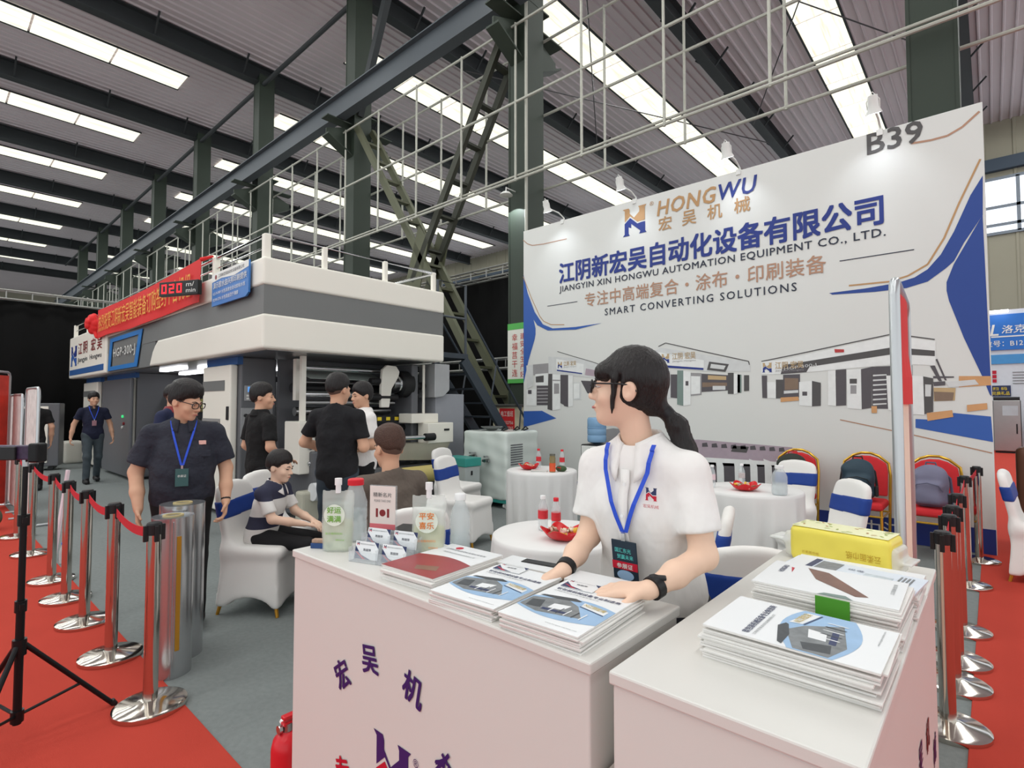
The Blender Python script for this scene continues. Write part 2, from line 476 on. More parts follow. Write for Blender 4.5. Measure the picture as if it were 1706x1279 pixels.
# thin wind-bracing rods below the roof
M_rod = pm('dark_rod', (60, 58, 60), .6)
for i, (a, b) in enumerate([((-6.8, 10, 12.6), (-.6, 22, 12.6)), ((-.6, 10, 12.6), (-6.8, 22, 12.6)), ((-12.8, 20, 12.6), (-6.8, 10, 12.6)), ((-12.8, 12, 12.6), (-6.8, 24, 12.6))]):
    struct(MB().tube([a, b], .02, 6).build('trim_3', M_rod), 'thin roof bracing rod')

# ---------------------------------------------------------------- far walls
def clad_wall(name, x0, x1, y, z0, z1, label):
    t = struct(thing(name, label, None))
    mb = MB(); x = x0; prof = []
    while x < x1: prof += [(x, y), (x + .82, y), (x + .85, y - .04), (x + .92, y - .04), (x + .95, y)]; x += .95
    prof = [p for p in prof if p[0] <= x1]; n = len(prof)
    mb.add([(p[0], p[1], z0) for p in prof] + [(p[0], p[1], z1) for p in prof], [(i, i + 1, i + 1 + n, i + n) for i in range(n - 1)])
    mb.build('cladding_sheet', M_clad, t, solid=.01)
    return t
YW = 30.0
clad_wall('wall_back', -75, 14, YW, 0, 8.6, 'pale ribbed cladding of the far hall wall')
clad_wall('wall_back', -75, 14, YW, 10.9, 13.4, 'ribbed cladding above the far windows')
struct(MB().bx(-75, 14, YW - .25, YW, 4.6, 5.1).build('trim_4', pm('blue_grey_girt', (96, 108, 122), .6)), 'blue grey girt along the far wall')
struct(MB().bx(-75, 14, YW - .3, YW, 11.2, 11.7).build('trim_5', pm('dark_blue_girt', (58, 70, 84), .6)), 'dark band above the far windows')
M_win = pm('window_daylight', (232, 240, 250), .3, var=0, emit=1.0)
M_alu = pm('window_frame_metal', (120, 128, 138), .5, .3)
for i in range(22):
    x0 = -73 + i * 4.0
    w = struct(thing('window_1', 'clerestory window with metal frame in the far wall', None))
    fr = MB()
    for xx in (x0, x0 + 2, x0 + 4): fr.bx(xx - .06, xx + .06, YW - .1, YW, 8.6, 10.9)
    for zz in (8.6, 8.95, 9.7, 10.9): fr.bx(x0, x0 + 4, YW - .1, YW, zz - .06, zz + .06)
    fr.build('window_frame', M_alu, w)
    for xa in (x0, x0 + 2):
        for za, zb in ((8.66, 8.89), (9.01, 9.64), (9.76, 10.84)): MB().bx(xa + .06, xa + 1.94, YW - .06, YW - .04, za, zb).build('pane', M_win, w)
struct(MB().bx(-75.3, -75, -14, 30, 0, 13.4).build('wall_left', M_clad), 'distant end wall of the hall')

# ---------------------------------------------------------------- black curtains on trusses
def curtain(a, b, z0, z1, label, name='black_curtain'):
    a = Vector((a[0], a[1], 0)); b = Vector((b[0], b[1], 0)); d = b - a; L = d.length; nrm = Vector((-d.y, d.x, 0)).normalized()
    n = int(L / .12)
    def fn(u, v):
        p = a + d * u + nrm * (.035 * math.sin(u * L * 9) + .02 * math.sin(u * L * 23 + 1)) * (1 - .4 * v)
        return (p.x, p.y, z0 + (z1 - z0) * v)
    o = MB().grid(fn, n, 3).build(name, M_black, smooth='all', solid=.01)
    return tag(o, label, 'curtain')
def truss(a, b, z, h, label):
    t = thing('lighting_truss', label, 'truss')
    a = Vector((a[0], a[1], z)); b = Vector((b[0], b[1], z)); d = b - a; L = d.length; nv = Vector((-d.y, d.x, 0)).normalized() * h
    for off in (Vector((0, 0, 0)), Vector((0, 0, h)), nv, nv + Vector((0, 0, h))):
        MB().tube([a + off, b + off], .025, 8).build('chord_tube', M_truss, t, smooth=True)
    k = int(L / .5)
    for i in range(k + 1):
        p = a + d * (i / k)
        mb = MB(); mb.tube([p, p + Vector((0, 0, h))], .014, 6); mb.tube([p + Vector((0, 0, h)), p + nv + Vector((0, 0, h))], .014, 6); mb.tube([p, p + nv], .014, 6)
        mb.build('truss_lacing', M_truss, t)
    return t
curtain((-18.7, -12), (-18.7, 9.0), 0.02, 4.15, 'black curtain hanging across the far left end of the stand')
truss((-18.6, -12), (-18.6, 9.0), 4.18, .22, 'aluminium truss on top of the left black curtain')
curtain((-18.6, 9.05), (-5.0, 9.05), 0.02, 4.55, 'black curtain hanging behind the machine and its stair')
truss((-18.4, 8.72), (-5.0, 8.72), 4.40, .22, 'aluminium truss along the top of the rear black curtain')
truss((-12.0, 8.72), (-5.0, 8.72), 2.3, .22, 'lower aluminium truss crossing the rear black curtain')

# ---------------------------------------------------------------- big printed backdrop
BY = 7.18
_th = R(41.856); _ph = R(2.148)
_fw = np.array([-math.sin(_th) * math.cos(_ph), math.cos(_th) * math.cos(_ph), math.sin(_ph)]); _rt = np.array([math.cos(_th), math.sin(_th), 0]); _up = np.cross(_rt, _fw)
def wp(u, v, plane=BY):
    """measured photo point -> (x, z) on the backdrop plane"""
    d = _fw + (u - 853) / 893. * _rt - (v - 639.5) / 893. * _up
    s = plane / d[1]; return (d[0] * s, 1.5 + d[2] * s)
M_wallp = pm('backdrop_print_white', (214, 215, 211), .5, var=.02, scale=1.)
M_navy = pm('print_navy', (36, 54, 128), .5, var=.03)
M_blue = pm('print_blue', (52, 92, 168), .5, var=.08, scale=2)
M_blue2 = pm('print_deep_blue', (42, 70, 142), .5, var=.05, scale=2)
M_gold = pm('print_gold', (182, 142, 98), .5, var=.08)
M_bronze = pm('print_bronze', (176, 136, 112), .5, var=.08)
M_ink = pm('print_ink', (44, 50, 66), .5, var=0)
bd = thing('backdrop_wall', 'tall white printed backdrop with blue company lettering and machine pictures', 'backdrop', (0, 0, 0))
MB().bx(-6.16, 0, BY, BY + .10, 0, 4.58).build('backdrop_panel', M_wallp, bd, bevel=.008)
LAY = [0]
def pp(name, pts, m, lay=1, fn=None):
    pts = [wp(*(fn(*p) if fn else p)) for p in pts]
    pts = [(min(max(x, -6.155), -.005), min(max(z, .002), 4.575)) for x, z in pts]
    LAY[0] += 1
    return MB().add([(x, BY - .0015 - .0012 * lay, z) for x, z in pts], [tuple(range(len(pts)))]).build(name, m, bd)
def pline(name, pts, wdt, m, lay=2, fn=None):
    pts = [Vector(wp(*(fn(*p) if fn else p))) for p in pts]
    mb = MB()
    for a, b in zip(pts, pts[1:]):
        d = (b - a).normalized(); q = Vector((-d.y, d.x)) * wdt / 2
        mb.add([(p.x, BY - .0015 - .0012 * lay, p.y) for p in (a - q, b - q, b + q, a + q)], [(0, 1, 2, 3)])
    return mb.build(name, m, bd)
def bt(s, x0, x1, z, m, h=.3, bold=.012, height=None, **k):
    return text(s, h, m, bd, (x0, BY - .006, z), width=x1 - x0, bold=bold, name='lettering', height=height, **k)
bt('B39', -.99, -.49, 4.335, pm('print_grey', (82, 80, 80), .5, var=.05), bold=.02, height=.235)
bt('HONG', -3.58, -2.72, 4.24, M_gold, bold=.022, height=.215, shear=.18, spacing=1.1)
bt('WU', -2.68, -2.19, 4.24, M_navy, bold=.022, height=.215, shear=.18, spacing=1.1)
for i, ch in enumerate('宏吴机械'): bt(ch, -3.56 + i * .36, -3.36 + i * .36, 4.01, M_gold, bold=.012, height=.2)
bt('江阴新宏吴自动化设备有限公司', -5.36, -.86, 3.515, M_navy, bold=.028, height=.34)
bt('JIANGYIN XIN HONGWU AUTOMATION EQUIPMENT CO., LTD.', -5.36, -.84, 3.345, M_ink, bold=.012, height=.125, spacing=1.1)
bt('专注中高端复合・涂布・印刷装备', -4.85, -1.43, 3.06, M_bronze, bold=.008, height=.225, spacing=1.05)
bt('SMART CONVERTING SOLUTIONS', -4.48, -1.75, 2.885, M_ink, bold=.01, height=.105, spacing=1.25)
for a, b in ((-5.62, -5.0), (-1.29, -.59)): MB().bx(a, b, BY - .004, BY - .002, 3.165, 3.175).build('rule_line', M_ink, bd)
LOGO_T = [(0, 1), (.26, 1), (.30, .93), (.30, .80), (.48, .62), (.70, .80), (.70, .93), (.66, 1), (1, 1), (.93, .93), (.93, .46), (.62, .44), (.32, .70), (.09, .52), (.09, .93)]
LOGO_B = [(0, 0), (.30, 0), (.25, .08), (.25, .32), (.36, .26), (.36, .42), (.74, .10), (.72, .04), (.68, 0), (1, 0), (.94, .07), (.94, .40), (.78, .40), (.62, .38), (.32, .64), (.08, .46), (.08, .08)]
def logo(parent, org, ux, uz, mt, mbt, off):
    """the N emblem: org + a*ux + b*uz, lifted by off"""
    org = Vector(org); ux = Vector(ux); uz = Vector(uz); off = Vector(off)
    for poly, m in ((LOGO_T, mt), (LOGO_B, mbt)):
        MB().add([org + ux * a + uz * b + off for a, b in poly], [tuple(range(len(poly)))]).build('emblem', m, parent)
logo(bd, (-4.15, BY, 4.05), (.4, 0, 0), (0, 0, .42), M_gold, M_navy, (0, -.005, 0))
text('®', .09, M_gold, bd, (-3.70, BY - .005, 4.42))
# blue sweeps
za = lambda x, y: (850 + x * .27372, 250 + y * .27372)
zb = lambda x, y: (1250 + x * .27372, 150 + y * .27372)
zc = lambda x, y: (850 + x * .2658, 480 + y * .2658)
zd = lambda x, y: (1250 + x * .2673, 560 + y * .2673)
ze = lambda x, y: (860 + x * .15637, 540 + y * .15637)
pp('blue_sweep', [(1415, 520), (1340, 640), (1240, 860), (1160, 1000), (1080, 1090), (1000, 1140), (900, 1172), (700, 1207), (480, 1235), (500, 1245), (760, 1228), (950, 1205), (1080, 1165), (1190, 1085), (1240, 1040), (1300, 930), (1415, 760)], M_blue2, 1, zb)
pline('gold_line', [(1400, 420), (1270, 690), (1180, 900), (1080, 1060), (960, 1130), (850, 1165), (600, 1190)], .018, M_gold, 1, zb)
pline('gold_line', [(980, 325), (1100, 305), (1200, 278), (1290, 225), (1395, 130)], .022, M_bronze, 1, zb)
pp('blue_sweep', [(1637, 358), (1589, 440), (1577, 470), (1577, 484), (1581, 501), (1606, 563), (1636, 626), (1649, 657), (1660, 660)], M_blue2, 1)
pp('blue_sweep', [(1030, 515), (1130, 520), (1270, 478), (1500, 500), (1540, 660), (1030, 570)], M_blue, 1, zd)
pline('grey_line', [(560, 520), (1030, 618), (1508, 728)], .012, M_bronze, 1, zd)
pp('blue_sweep', [(70, 760), (155, 1085), (155, 1120), (150, 1150), (112, 1279), (70, 1420)], M_blue, 1, za)
pp('blue_sweep', [(80, 780), (100, 850), (150, 985), (200, 1060), (260, 1085), (400, 1076), (560, 1052), (400, 1092), (230, 1098), (165, 1065), (130, 1010), (76, 880)], M_blue, 3, za)
pline('gold_line', [(80, 770), (130, 900), (180, 1010), (205, 1042), (250, 1062), (330, 1062)], .012, M_gold, 2, za)
pline('gold_line', [(80, 548), (105, 570), (135, 580), (200, 572), (345, 540)], .014, M_bronze, 2, za)
pp('blue_sweep', [(60, 770), (200, 768), (290, 815), (60, 870)], M_blue, 1, zc)
MB().bx(-6.155, -.005, BY - .003, BY - .001, .005, .255).build('blue_base_band', M_navy, bd)
text('中江', .2, M_wallp, bd, (-1.12, BY - .006, .04), bold=.004)
text('1', .2, M_wallp, bd, (-.42, BY - .006, .05), bold=.02, height=.15)
# pictures of machines
C = {k: pm('print_' + k, v, .5, var=.10, scale=14) for k, v in dict(white=(226, 228, 226), pale=(205, 207, 206), mid=(150, 148, 149), grey=(122, 120, 120), dark=(86, 82, 86), brown=(128, 108, 92), orange=(202, 152, 104), lav=(168, 152, 162), green=(120, 138, 132), red=(180, 60, 60), tan=(186, 160, 120)).items()}
def pic(fn, items):
    for c, lay, pts in items: pp('picture_shape', pts, C[c], lay, fn)
pic(zd, [('white', 2, [(70, 158), (185, 150), (890, -4), (1005, 12), (1155, 30), (1155, 182), (1005, 175), (890, 176), (355, 224), (185, 236), (70, 238)]),
 ('grey', 3, [(205, 180), (890, 68), (1150, 90), (1150, 124), (1000, 116), (890, 112), (370, 190), (350, 224), (190, 236)]), ('dark', 4, [(212, 188), (365, 172), (345, 218), (198, 232)]),
 ('dark', 2, [(205, 240), (310, 236), (310, 380), (205, 388)]), ('brown', 3, [(215, 260), (300, 262), (300, 330), (215, 335)]), ('pale', 4, [(210, 340), (300, 335), (300, 352), (210, 358)]),
 ('dark', 2, [(757, 190), (1010, 180), (1015, 455), (760, 450)]),
 ('white', 3, [(305, 285), (385, 278), (385, 437), (305, 430)]), ('grey', 3, [(385, 278), (440, 290), (440, 433), (385, 437)]), ('dark', 4, [(325, 345), (355, 345), (355, 370), (325, 370)]),
 ('white', 3, [(485, 215), (535, 210), (535, 434), (485, 430)]), ('dark', 3, [(532, 210), (598, 205), (598, 430), (535, 434)]),
 ('white', 3, [(600, 210), (690, 205), (695, 455), (605, 448)]), ('dark', 3, [(690, 205), (757, 190), (757, 445), (695, 455)]), ('grey', 4, [(620, 265), (665, 265), (665, 295), (620, 295)]), ('mid', 4, [(625, 305), (662, 305), (662, 358), (625, 358)]),
 ('white', 4, [(848, 245), (905, 245), (905, 465), (860, 460)]), ('white', 4, [(1010, 245), (1080, 250), (1085, 490), (1015, 485)]), ('grey', 4, [(1078, 250), (1140, 262), (1140, 470), (1085, 485)]), ('pale', 5, [(1090, 300), (1128, 302), (1126, 375), (1090, 375)]),
 ('white', 3, [(105, 285), (160, 285), (160, 388), (108, 385)]), ('grey', 3, [(160, 270), (205, 270), (205, 385), (160, 388)]), ('dark', 3, [(72, 245), (105, 245), (105, 386), (76, 384)]),
 ('orange', 5, [(190, 382), (300, 376), (305, 400), (190, 410)]), ('orange', 5, [(755, 435), (790, 435), (790, 478), (757, 478)]), ('orange', 5, [(1100, 478), (1258, 460), (1266, 502), (1105, 528)]), ('orange', 5, [(1350, 428), (1475, 416), (1478, 455), (1352, 470)]), ('orange', 2, [(1300, 248), (1500, 248), (1500, 305), (1300, 318)]),
 ('tan', 2, [(1142, 320), (1280, 322), (1275, 400), (1145, 405)]), ('brown', 4, [(1145, 345), (1270, 350), (1262, 400), (1150, 402)]), ('pale', 4, [(1215, 285), (1400, 270), (1425, 300), (1240, 320)]), ('dark', 4, [(1140, 285), (1215, 280), (1215, 305), (1145, 310)]),
 ('dark', 2, [(1155, 145), (1165, 140), (1225, 275), (1212, 275)]), ('dark', 2, [(1120, 185), (1150, 182), (1195, 280), (1175, 280)]), ('dark', 3, [(1140, 248), (1270, 250), (1270, 258), (1140, 262)]), ('red', 6, [(525, 80), (585, 82), (585, 100), (528, 102)])])
for k in range(7): pp('picture_roller', [(765, 240 + k * 30), (850, 236 + k * 30), (850, 244 + k * 30), (765, 250 + k * 30)], C['pale'], 4, zd)
pline('picture_rail', [(70, 157), (300, 110), (590, 48), (820, 0), (885, -14), (1000, 0), (1150, 20)], .012, C['grey'], 3, zd)
text('HGP-300-J', .05, C['pale'], bd, (wp(*zd(212, 212))[0], BY - .0085, wp(*zd(212, 212))[1]), rot=(R(90), R(-6), 0), width=.36)
def plate_text(fn, x, y, wdt, hgt):
    a = wp(*fn(x, y)); s = hgt
    logo(bd, (a[0], BY, a[1]), (s * 1.0, 0, 0), (0, 0, s), C['tan'], M_navy, (0, -.0075, 0))
    text('江阴 宏吴', .2, C['tan'], bd, (a[0] + s * 1.3, BY - .0075, a[1] + s * .3), width=wdt, height=s * .75, bold=.01)
    text('Jiangyin Hongwu', .1, C['mid'], bd, (a[0] + s * 1.3, BY - .0075, a[1]), width=wdt, height=s * .22)
plate_text(zd, 75, 226, .32, .12)
pic(ze, [('pale', 2, [(345, 345), (700, 362), (1000, 470), (1000, 590), (400, 528), (345, 528)]), ('white', 3, [(430, 370), (720, 425), (720, 540), (430, 500)]), ('blue' if 0 else 'lav', 4, [(745, 470), (850, 490), (840, 555), (735, 540)]),
 ('mid', 2, [(180, 430), (345, 415), (345, 525), (185, 545)]), ('pale', 3, [(110, 440), (180, 430), (182, 660), (115, 690)]), ('white', 3, [(205, 532), (340, 520), (340, 652), (205, 652)]), ('grey', 4, [(210, 558), (295, 545), (295, 618), (212, 620)]),
 ('white', 2, [(112, 695), (216, 690), (216, 870), (112, 862)]), ('dark', 2, [(220, 655), (345, 655), (345, 862), (220, 862)]), ('dark', 4, [(128, 700), (166, 700), (166, 742), (128, 742)]),
 ('grey', 3, [(345, 528), (387, 528), (387, 918), (335, 905)]), ('white', 3, [(387, 532), (472, 534), (472, 905), (387, 918)]), ('mid', 4, [(405, 630), (460, 632), (460, 738), (405, 742)]), ('mid', 4, [(390, 590), (470, 592), (470, 605), (390, 603)]),
 ('dark', 2, [(472, 540), (510, 540), (510, 860), (472, 840)]), ('dark', 3, [(508, 540), (556, 540), (556, 880), (510, 870)]), ('white', 3, [(556, 545), (607, 548), (607, 870), (556, 878)]),
 ('pale', 2, [(610, 620), (690, 620), (690, 800), (610, 805)]), ('white', 3, [(615, 630), (675, 630), (675, 785), (615, 792)]), ('dark', 2, [(690, 600), (900, 610), (900, 740), (760, 735)])])
pp('picture_stripe', [(435, 483), (705, 520), (705, 532), (435, 497)], M_navy, 5, ze)
for k in range(5): pp('picture_roller', [(225, 680 + k * 36), (340, 678 + k * 36), (340, 692 + k * 36), (225, 694 + k * 36)], C['mid'], 3, ze)
pline('picture_rail', [(440, 290), (620, 345), (810, 400), (960, 450)], .01, C['grey'], 3, ze)
plate_text(ze, 442, 468, .25, .10)
pic(zc, [('pale', 2, [(905, 395), (945, 372), (1500, 462), (1508, 522), (1210, 520), (900, 480)]), ('white', 3, [(930, 400), (1215, 452), (1215, 500), (930, 482)]), ('grey', 4, [(1248, 460), (1372, 476), (1350, 524), (1234, 512)]), ('pale', 5, [(1260, 474), (1352, 486), (1340, 510), (1254, 500)]),
 ('pale', 2, [(970, 515), (1006, 515), (1006, 692), (975, 690)]), ('dark', 2, [(1006, 540), (1050, 540), (1050, 690), (1006, 685)]), ('green', 3, [(1048, 515), (1086, 515), (1086, 737), (1047, 728)]), ('white', 3, [(1086, 520), (1132, 522), (1132, 730), (1086, 737)]), ('dark', 4, [(1100, 582), (1118, 582), (1118, 610), (1100, 610)]),
 ('mid', 2, [(1128, 530), (1200, 532), (1200, 668), (1128, 675)]), ('white', 3, [(1134, 550), (1192, 552), (1192, 660), (1134, 665)]), ('dark', 2, [(1200, 535), (1368, 545), (1368, 640), (1200, 650)]), ('tan', 3, [(1240, 545), (1355, 552), (1355, 575), (1240, 572)]), ('brown', 3, [(1205, 590), (1360, 592), (1360, 612), (1205, 620)]), ('pale', 4, [(1270, 612), (1350, 612), (1350, 636), (1270, 638)]),
 ('grey', 3, [(1365, 530), (1402, 530), (1402, 662), (1365, 662)]), ('white', 3, [(1402, 535), (1442, 540), (1442, 656), (1402, 664)]), ('green', 3, [(1425, 540), (1450, 542), (1450, 655), (1425, 656)]), ('grey', 3, [(1466, 545), (1498, 545), (1498, 642), (1466, 645)])])
pp('picture_stripe', [(930, 480), (1212, 500), (1212, 512), (930, 494)], M_navy, 5, zc)
pline('picture_rail', [(930, 365), (975, 343), (1200, 394), (1495, 458), (1500, 480)], .012, C['grey'], 4, zc)
plate_text(zc, 948, 470, .34, .13)
zero = lambda x, y: (x, y)
pic(zero, [('mid', 2, [(1004, 716), (1022, 713), (1100, 722), (1100, 740), (1012, 760), (1004, 760)]), ('lav', 2, [(1020, 735), (1163, 732), (1320, 745), (1322, 752), (1312, 778), (1020, 772)]), ('dark', 2, [(1020, 762), (1312, 776), (1312, 808), (1020, 808)]),
 ('white', 3, [(1020, 752), (1312, 770), (1312, 776), (1020, 762)]), ('grey', 4, [(1222, 742), (1248, 744), (1244, 754), (1218, 752)])])
for k, xx in enumerate((1040, 1066, 1092, 1118, 1144, 1168, 1192, 1222, 1248, 1272, 1294)):
    pp('picture_pillar', [(xx, 764), (xx + 11, 768), (xx + 14, 778), (xx + 15, 808), (xx + 3, 808), (xx + 2, 776)], C['white'], 4)
for k in range(9): pp('picture_detail', [(1170 + k * 16, 738 + k), (1178 + k * 16, 737 + k), (1180 + k * 16, 744 + k), (1170 + k * 16, 744 + k)], C['dark'], 4)

# arm spotlights clamped to the top of the backdrop
M_white = pm('white_enamel', (225, 226, 222), .35, var=.02)
M_lamp = pm('lamp_glow', (245, 248, 255), .3, var=0, emit=6.0)
def arm_light(x, label):
    t = thing('arm_spotlight', label, 'spotlight', (x, BY, 4.58), group='arm spotlights above the backdrop')
    MB().tube([(0, .05, -.15), (0, .05, .05), (0, -.10, .10), (0, -.38, .10)], .011, 8).build('arm', M_white, t, smooth=True)
    MB().bx(-.03, .03, -.015, .115, -.06, .012).build('clamp', M_white, t, bevel=.004)
    h = MB().lathe([(.02, .16), (.045, .155), (.05, .09), (.052, .03), (.075, -.02), (.078, -.03), (.070, -.028)], (0, 0, 0), 20)
    ho = h.build('lamp_head', M_white, t, smooth=True, loc=(0, -.40, .06), rot=(R(22), 0, 0))
    MB().lathe([(.0, -.018), (.066, -.022), (.066, -.028), (.0, -.028)], (0, 0, 0), 20).build('lens', M_lamp, ho, smooth=True)
    MB().tube([(-.055, 0, .02), (-.06, 0, .1), (0, 0, .19), (.06, 0, .1), (.055, 0, .02)], .006, 6).build('yoke', M_white, ho)
    d = bpy.data.lights.new('spot_beam', 'SPOT'); d.energy = 17; d.spot_size = R(96); d.spot_blend = .9; d.color = (.86, .92, 1.0); d.shadow_soft_size = .04
    o = bpy.data.objects.new('spot_beam', d); COL.objects.link(o); o.parent = t; o.location = (0, -.42, .02); o.rotation_euler = (R(26), 0, 0)
    return t
for x, l in ((-5.3, 'small white arm spotlight over the left end of the backdrop'), (-3.95, 'small white arm spotlight over the backdrop emblem'), (-2.42, 'small white arm spotlight over the backdrop centre, above the big letters'), (-.87, 'small white arm spotlight beside the booth number')): arm_light(x, l)

# posters and meter box on the column left of the backdrop
xc0, yc0 = COLX[1], YC - .26
ps = thing('column_poster', 'white and green poster with red vertical characters on the steel column', 'poster')
MB().bx(xc0 - .235, xc0 + .24, yc0 - .018, yc0 - .008, 1.9, 3.05).build('poster_sheet', pm('poster_white', (226, 226, 216), .5), ps)
for z0, z1 in ((2.93, 3.05), (1.9, 1.98)): MB().bx(xc0 - .235, xc0 + .24, yc0 - .021, yc0 - .018, z0, z1).build('green_band', pm('poster_green', (86, 176, 84), .5), ps)
for i, ch in enumerate('幸福莒干连'): text(ch, .15, pm('poster_red', (190, 52, 48), .5), ps, (xc0 - .12, yc0 - .022, 2.72 - i * .17))
for i, ch in enumerate('建安全生产好'): text(ch, .13, MATS['poster_red'], ps, (xc0 + .09, yc0 - .022, 2.74 - i * .145))
mbx = thing('meter_box', 'beige electrical box with red notice at the foot of the poster column', 'electrical box')
MB().bx(xc0 - .34, xc0 + .22, yc0 - .32, yc0 - .03, .25, 1.45).build('box_body', pm('box_beige', (206, 198, 168), .5), mbx, bevel=.01)
MB().bx(xc0 - .38, xc0 + .26, yc0 - .36, yc0 - .01, 1.45, 1.50).build('box_roof', pm('box_roof_dark', (70, 70, 66), .5), mbx, bevel=.01)
MB().bx(xc0 - .16, xc0 + .215, yc0 - .326, yc0 - .321, .86, 1.42).build('red_notice', pm('notice_red', (198, 40, 44), .5), mbx)
MB().bx(xc0 - .16, xc0 + .215, yc0 - .326, yc0 - .321, .56, .86).build('white_notice', MATS['poster_white'], mbx)
text('电工值班', .11, MATS['poster_white'], mbx, (xc0 - .12, yc0 - .328, 1.28), width=.3)
for i, s in enumerate(('15232756', '15262765')): text(s, .08, MATS['poster_white'], mbx, (xc0 - .12, yc0 - .328, 1.13 - i * .10), width=.3)
text('电源管理', .06, MATS['poster_white'], mbx, (xc0 - .12, yc0 - .328, .92), width=.28)
MB().lathe([(0, 0), (.06, 0), (.06, .004), (0, .004)], n=16).build('drop_mark', MATS['notice_red'], mbx, loc=(xc0 - .08, yc0 - .326, .71), rot=(R(90), 0, 0))
wl = thing('wall_lamp', 'small lit bracket lamp on the poster column above the backdrop edge', 'lamp')
MB().lathe([(.02, .05), (.07, .03), (.13, -.03), (.12, -.035)], (xc0 - .05, 7.42, 5.50), 16).build('lamp_shade', M_white, wl, smooth=True)
MB().lathe([(.0, -.025), (.11, -.03), (.0, -.032)], (xc0 - .05, 7.42, 5.50), 16).build('lamp_lens', M_lamp, wl)
MB().tube([(xc0 - .05, 7.42, 5.54), (xc0 - .05, 7.42, 5.62), (xc0 - .05, 7.69, 5.62)], .012, 6).build('bracket', M_white, wl)
d = bpy.data.lights.new('wall_lamp_beam', 'SPOT'); d.energy = 60; d.spot_size = R(100); d.color = (.9, .95, 1); o = bpy.data.objects.new('wall_lamp_beam', d); COL.objects.link(o); o.parent = wl; o.location = (xc0 - .05, 7.42, 5.44); o.rotation_euler = (R(12), 0, 0)
# ---------------------------------------------------------------- the printing press
def rebase(t, loc):
    """world-built children: move the Empty to the thing's base"""
    loc = Vector(loc); t.location = loc
    for ch in t.children: ch.location = Vector(ch.location) - loc
    return t
M_mw = pm('machine_white', (236, 233, 222), .4, var=.02, scale=1)
M_mg = pm('machine_grey', (116, 118, 117), .45, var=.04, scale=1)
M_md = pm('machine_dark_grey', (98, 100, 104), .45, var=.05, scale=1)
M_mb = pm('machine_blue', (50, 92, 150), .45, var=.04)
M_chrome = pm('chrome', (200, 202, 204), .16, 1., var=.03)
M_steelb = pm('brushed_steel', (168, 168, 168), .3, 1., var=.06)
M_rub = pm('black_rubber', (28, 28, 30), .5, var=.1)
M_tube = pm('led_tube', (250, 250, 255), .3, var=0, emit=7.0)

cp = thing('press_canopy', 'long white and grey overhead canopy of the printing press', 'machine canopy')
X0, X1, YA, YB = -17.2, -6.1, 2.6, 5.29
MB().bx(X0 + .05, X1 - .05, YA + .05, YB - .05, 2.2, 3.12).build('canopy_core', M_mg, cp)
MB().bx(-13.4, X1, YA, YB, 2.86, 3.18).build('upper_white_band', M_mw, cp, bevel=.03, bseg=3)
MB().bx(-13.4, X1 - .015, YA + .015, YB - .015, 2.53, 2.86).build('grey_band', M_mg, cp)
mb = MB(); mb.prism([(-10.45, 2.13), (X1, 2.13), (X1, 2.53), (-10.0, 2.53), (-10.15, 2.46), (-10.28, 2.36)], YA, YB)
mb.build('lower_white_band', M_mw, cp, bevel=.03, bseg=3)
MB().bx(-13.4, -10.2, YA + .02, YB - .02, 2.13, 2.55).build('grey_plate', M_mg, cp)
MB().bx(X0, -13.4, YA - .02, YB, 2.13, 3.14).build('logo_panel', M_mw, cp, bevel=.03)
MB().bx(X0 + .1, X1 - .1, YA + .1, YB - .1, 2.125, 2.20).build('soffit', M_steelb, cp)
# railing
rl = MB()
for x in (-6.22, -7.76, -9.3, -10.9, -12.5, -14.1, -15.6, -17.1): MB().bx(x - .04, x + .04, YA + .04, YA + .12, 3.15, 3.47).build('rail_post', M_mw, cp, bevel=.01)
for y in (3.4, 4.3, 5.16): MB().bx(-6.24, -6.18, y - .03, y + .03, 3.15, 3.47).build('rail_post', M_mw, cp, bevel=.01)
for x in (-9.3, -12.5, -15.6): MB().bx(x - .03, x + .03, YB - .12, YB - .06, 3.15, 3.47).build('rail_post', M_mw, cp, bevel=.01)
MB().tube([(-17.1, YA + .08, 3.46), (-6.21, YA + .08, 3.46), (-6.21, YB - .10, 3.46), (-17.1, YB - .10, 3.46)], .022, 8).build('hand_rail', M_chrome, cp, smooth=True)
MB().tube([(-17.1, YA + .08, 3.32), (-6.21, YA + .08, 3.32)], .012, 8).build('mid_rail', M_chrome, cp, smooth=True)
# print on the canopy
fy = YA - .026
logo(cp, (-17.0, fy, 2.42), (.75, 0, 0), (0, 0, .48), M_navy, M_blue, (0, 0, 0))
M_pred = pm('print_dark_red', (132, 40, 44), .5, var=0)
for i, (ch, x) in enumerate(zip('江阴宏吴', (-16.1, -15.55, -14.75, -14.15))): text(ch, .3, M_pred, cp, (x, fy, 2.66), width=.42, height=.27, bold=.012)
text('Jiangyin', .15, M_ink, cp, (-16.15, fy, 2.45), width=1.05, height=.14)
text('Hongwu', .15, M_ink, cp, (-14.85, fy, 2.45), width=1.1, height=.14)
MB().bx(-17.1, -13.55, fy, fy + .006, 2.20, 2.33).build('blue_stripe', M_mb, cp)
pl = MB(); o1 = [(-13.25, 2.16), (-11.15, 2.16), (-10.85, 2.80), (-13.1, 2.80)]; i1 = [(-13.05, 2.24), (-11.32, 2.24), (-11.08, 2.72), (-12.93, 2.72)]
pl.add([(x, YA - .004, z) for x, z in o1] + [(x, YA - .004, z) for x, z in i1], [(i, (i + 1) % 4, (i + 1) % 4 + 4, i + 4) for i in range(4)])
pl.build('blue_frame', pm('plate_blue', (52, 120, 190), .4), cp, solid=.01)
text('HGP-300-J', .3, M_white, cp, (-12.85, YA - .006, 2.37), width=1.55, height=.21, bold=.01, spacing=1.1)
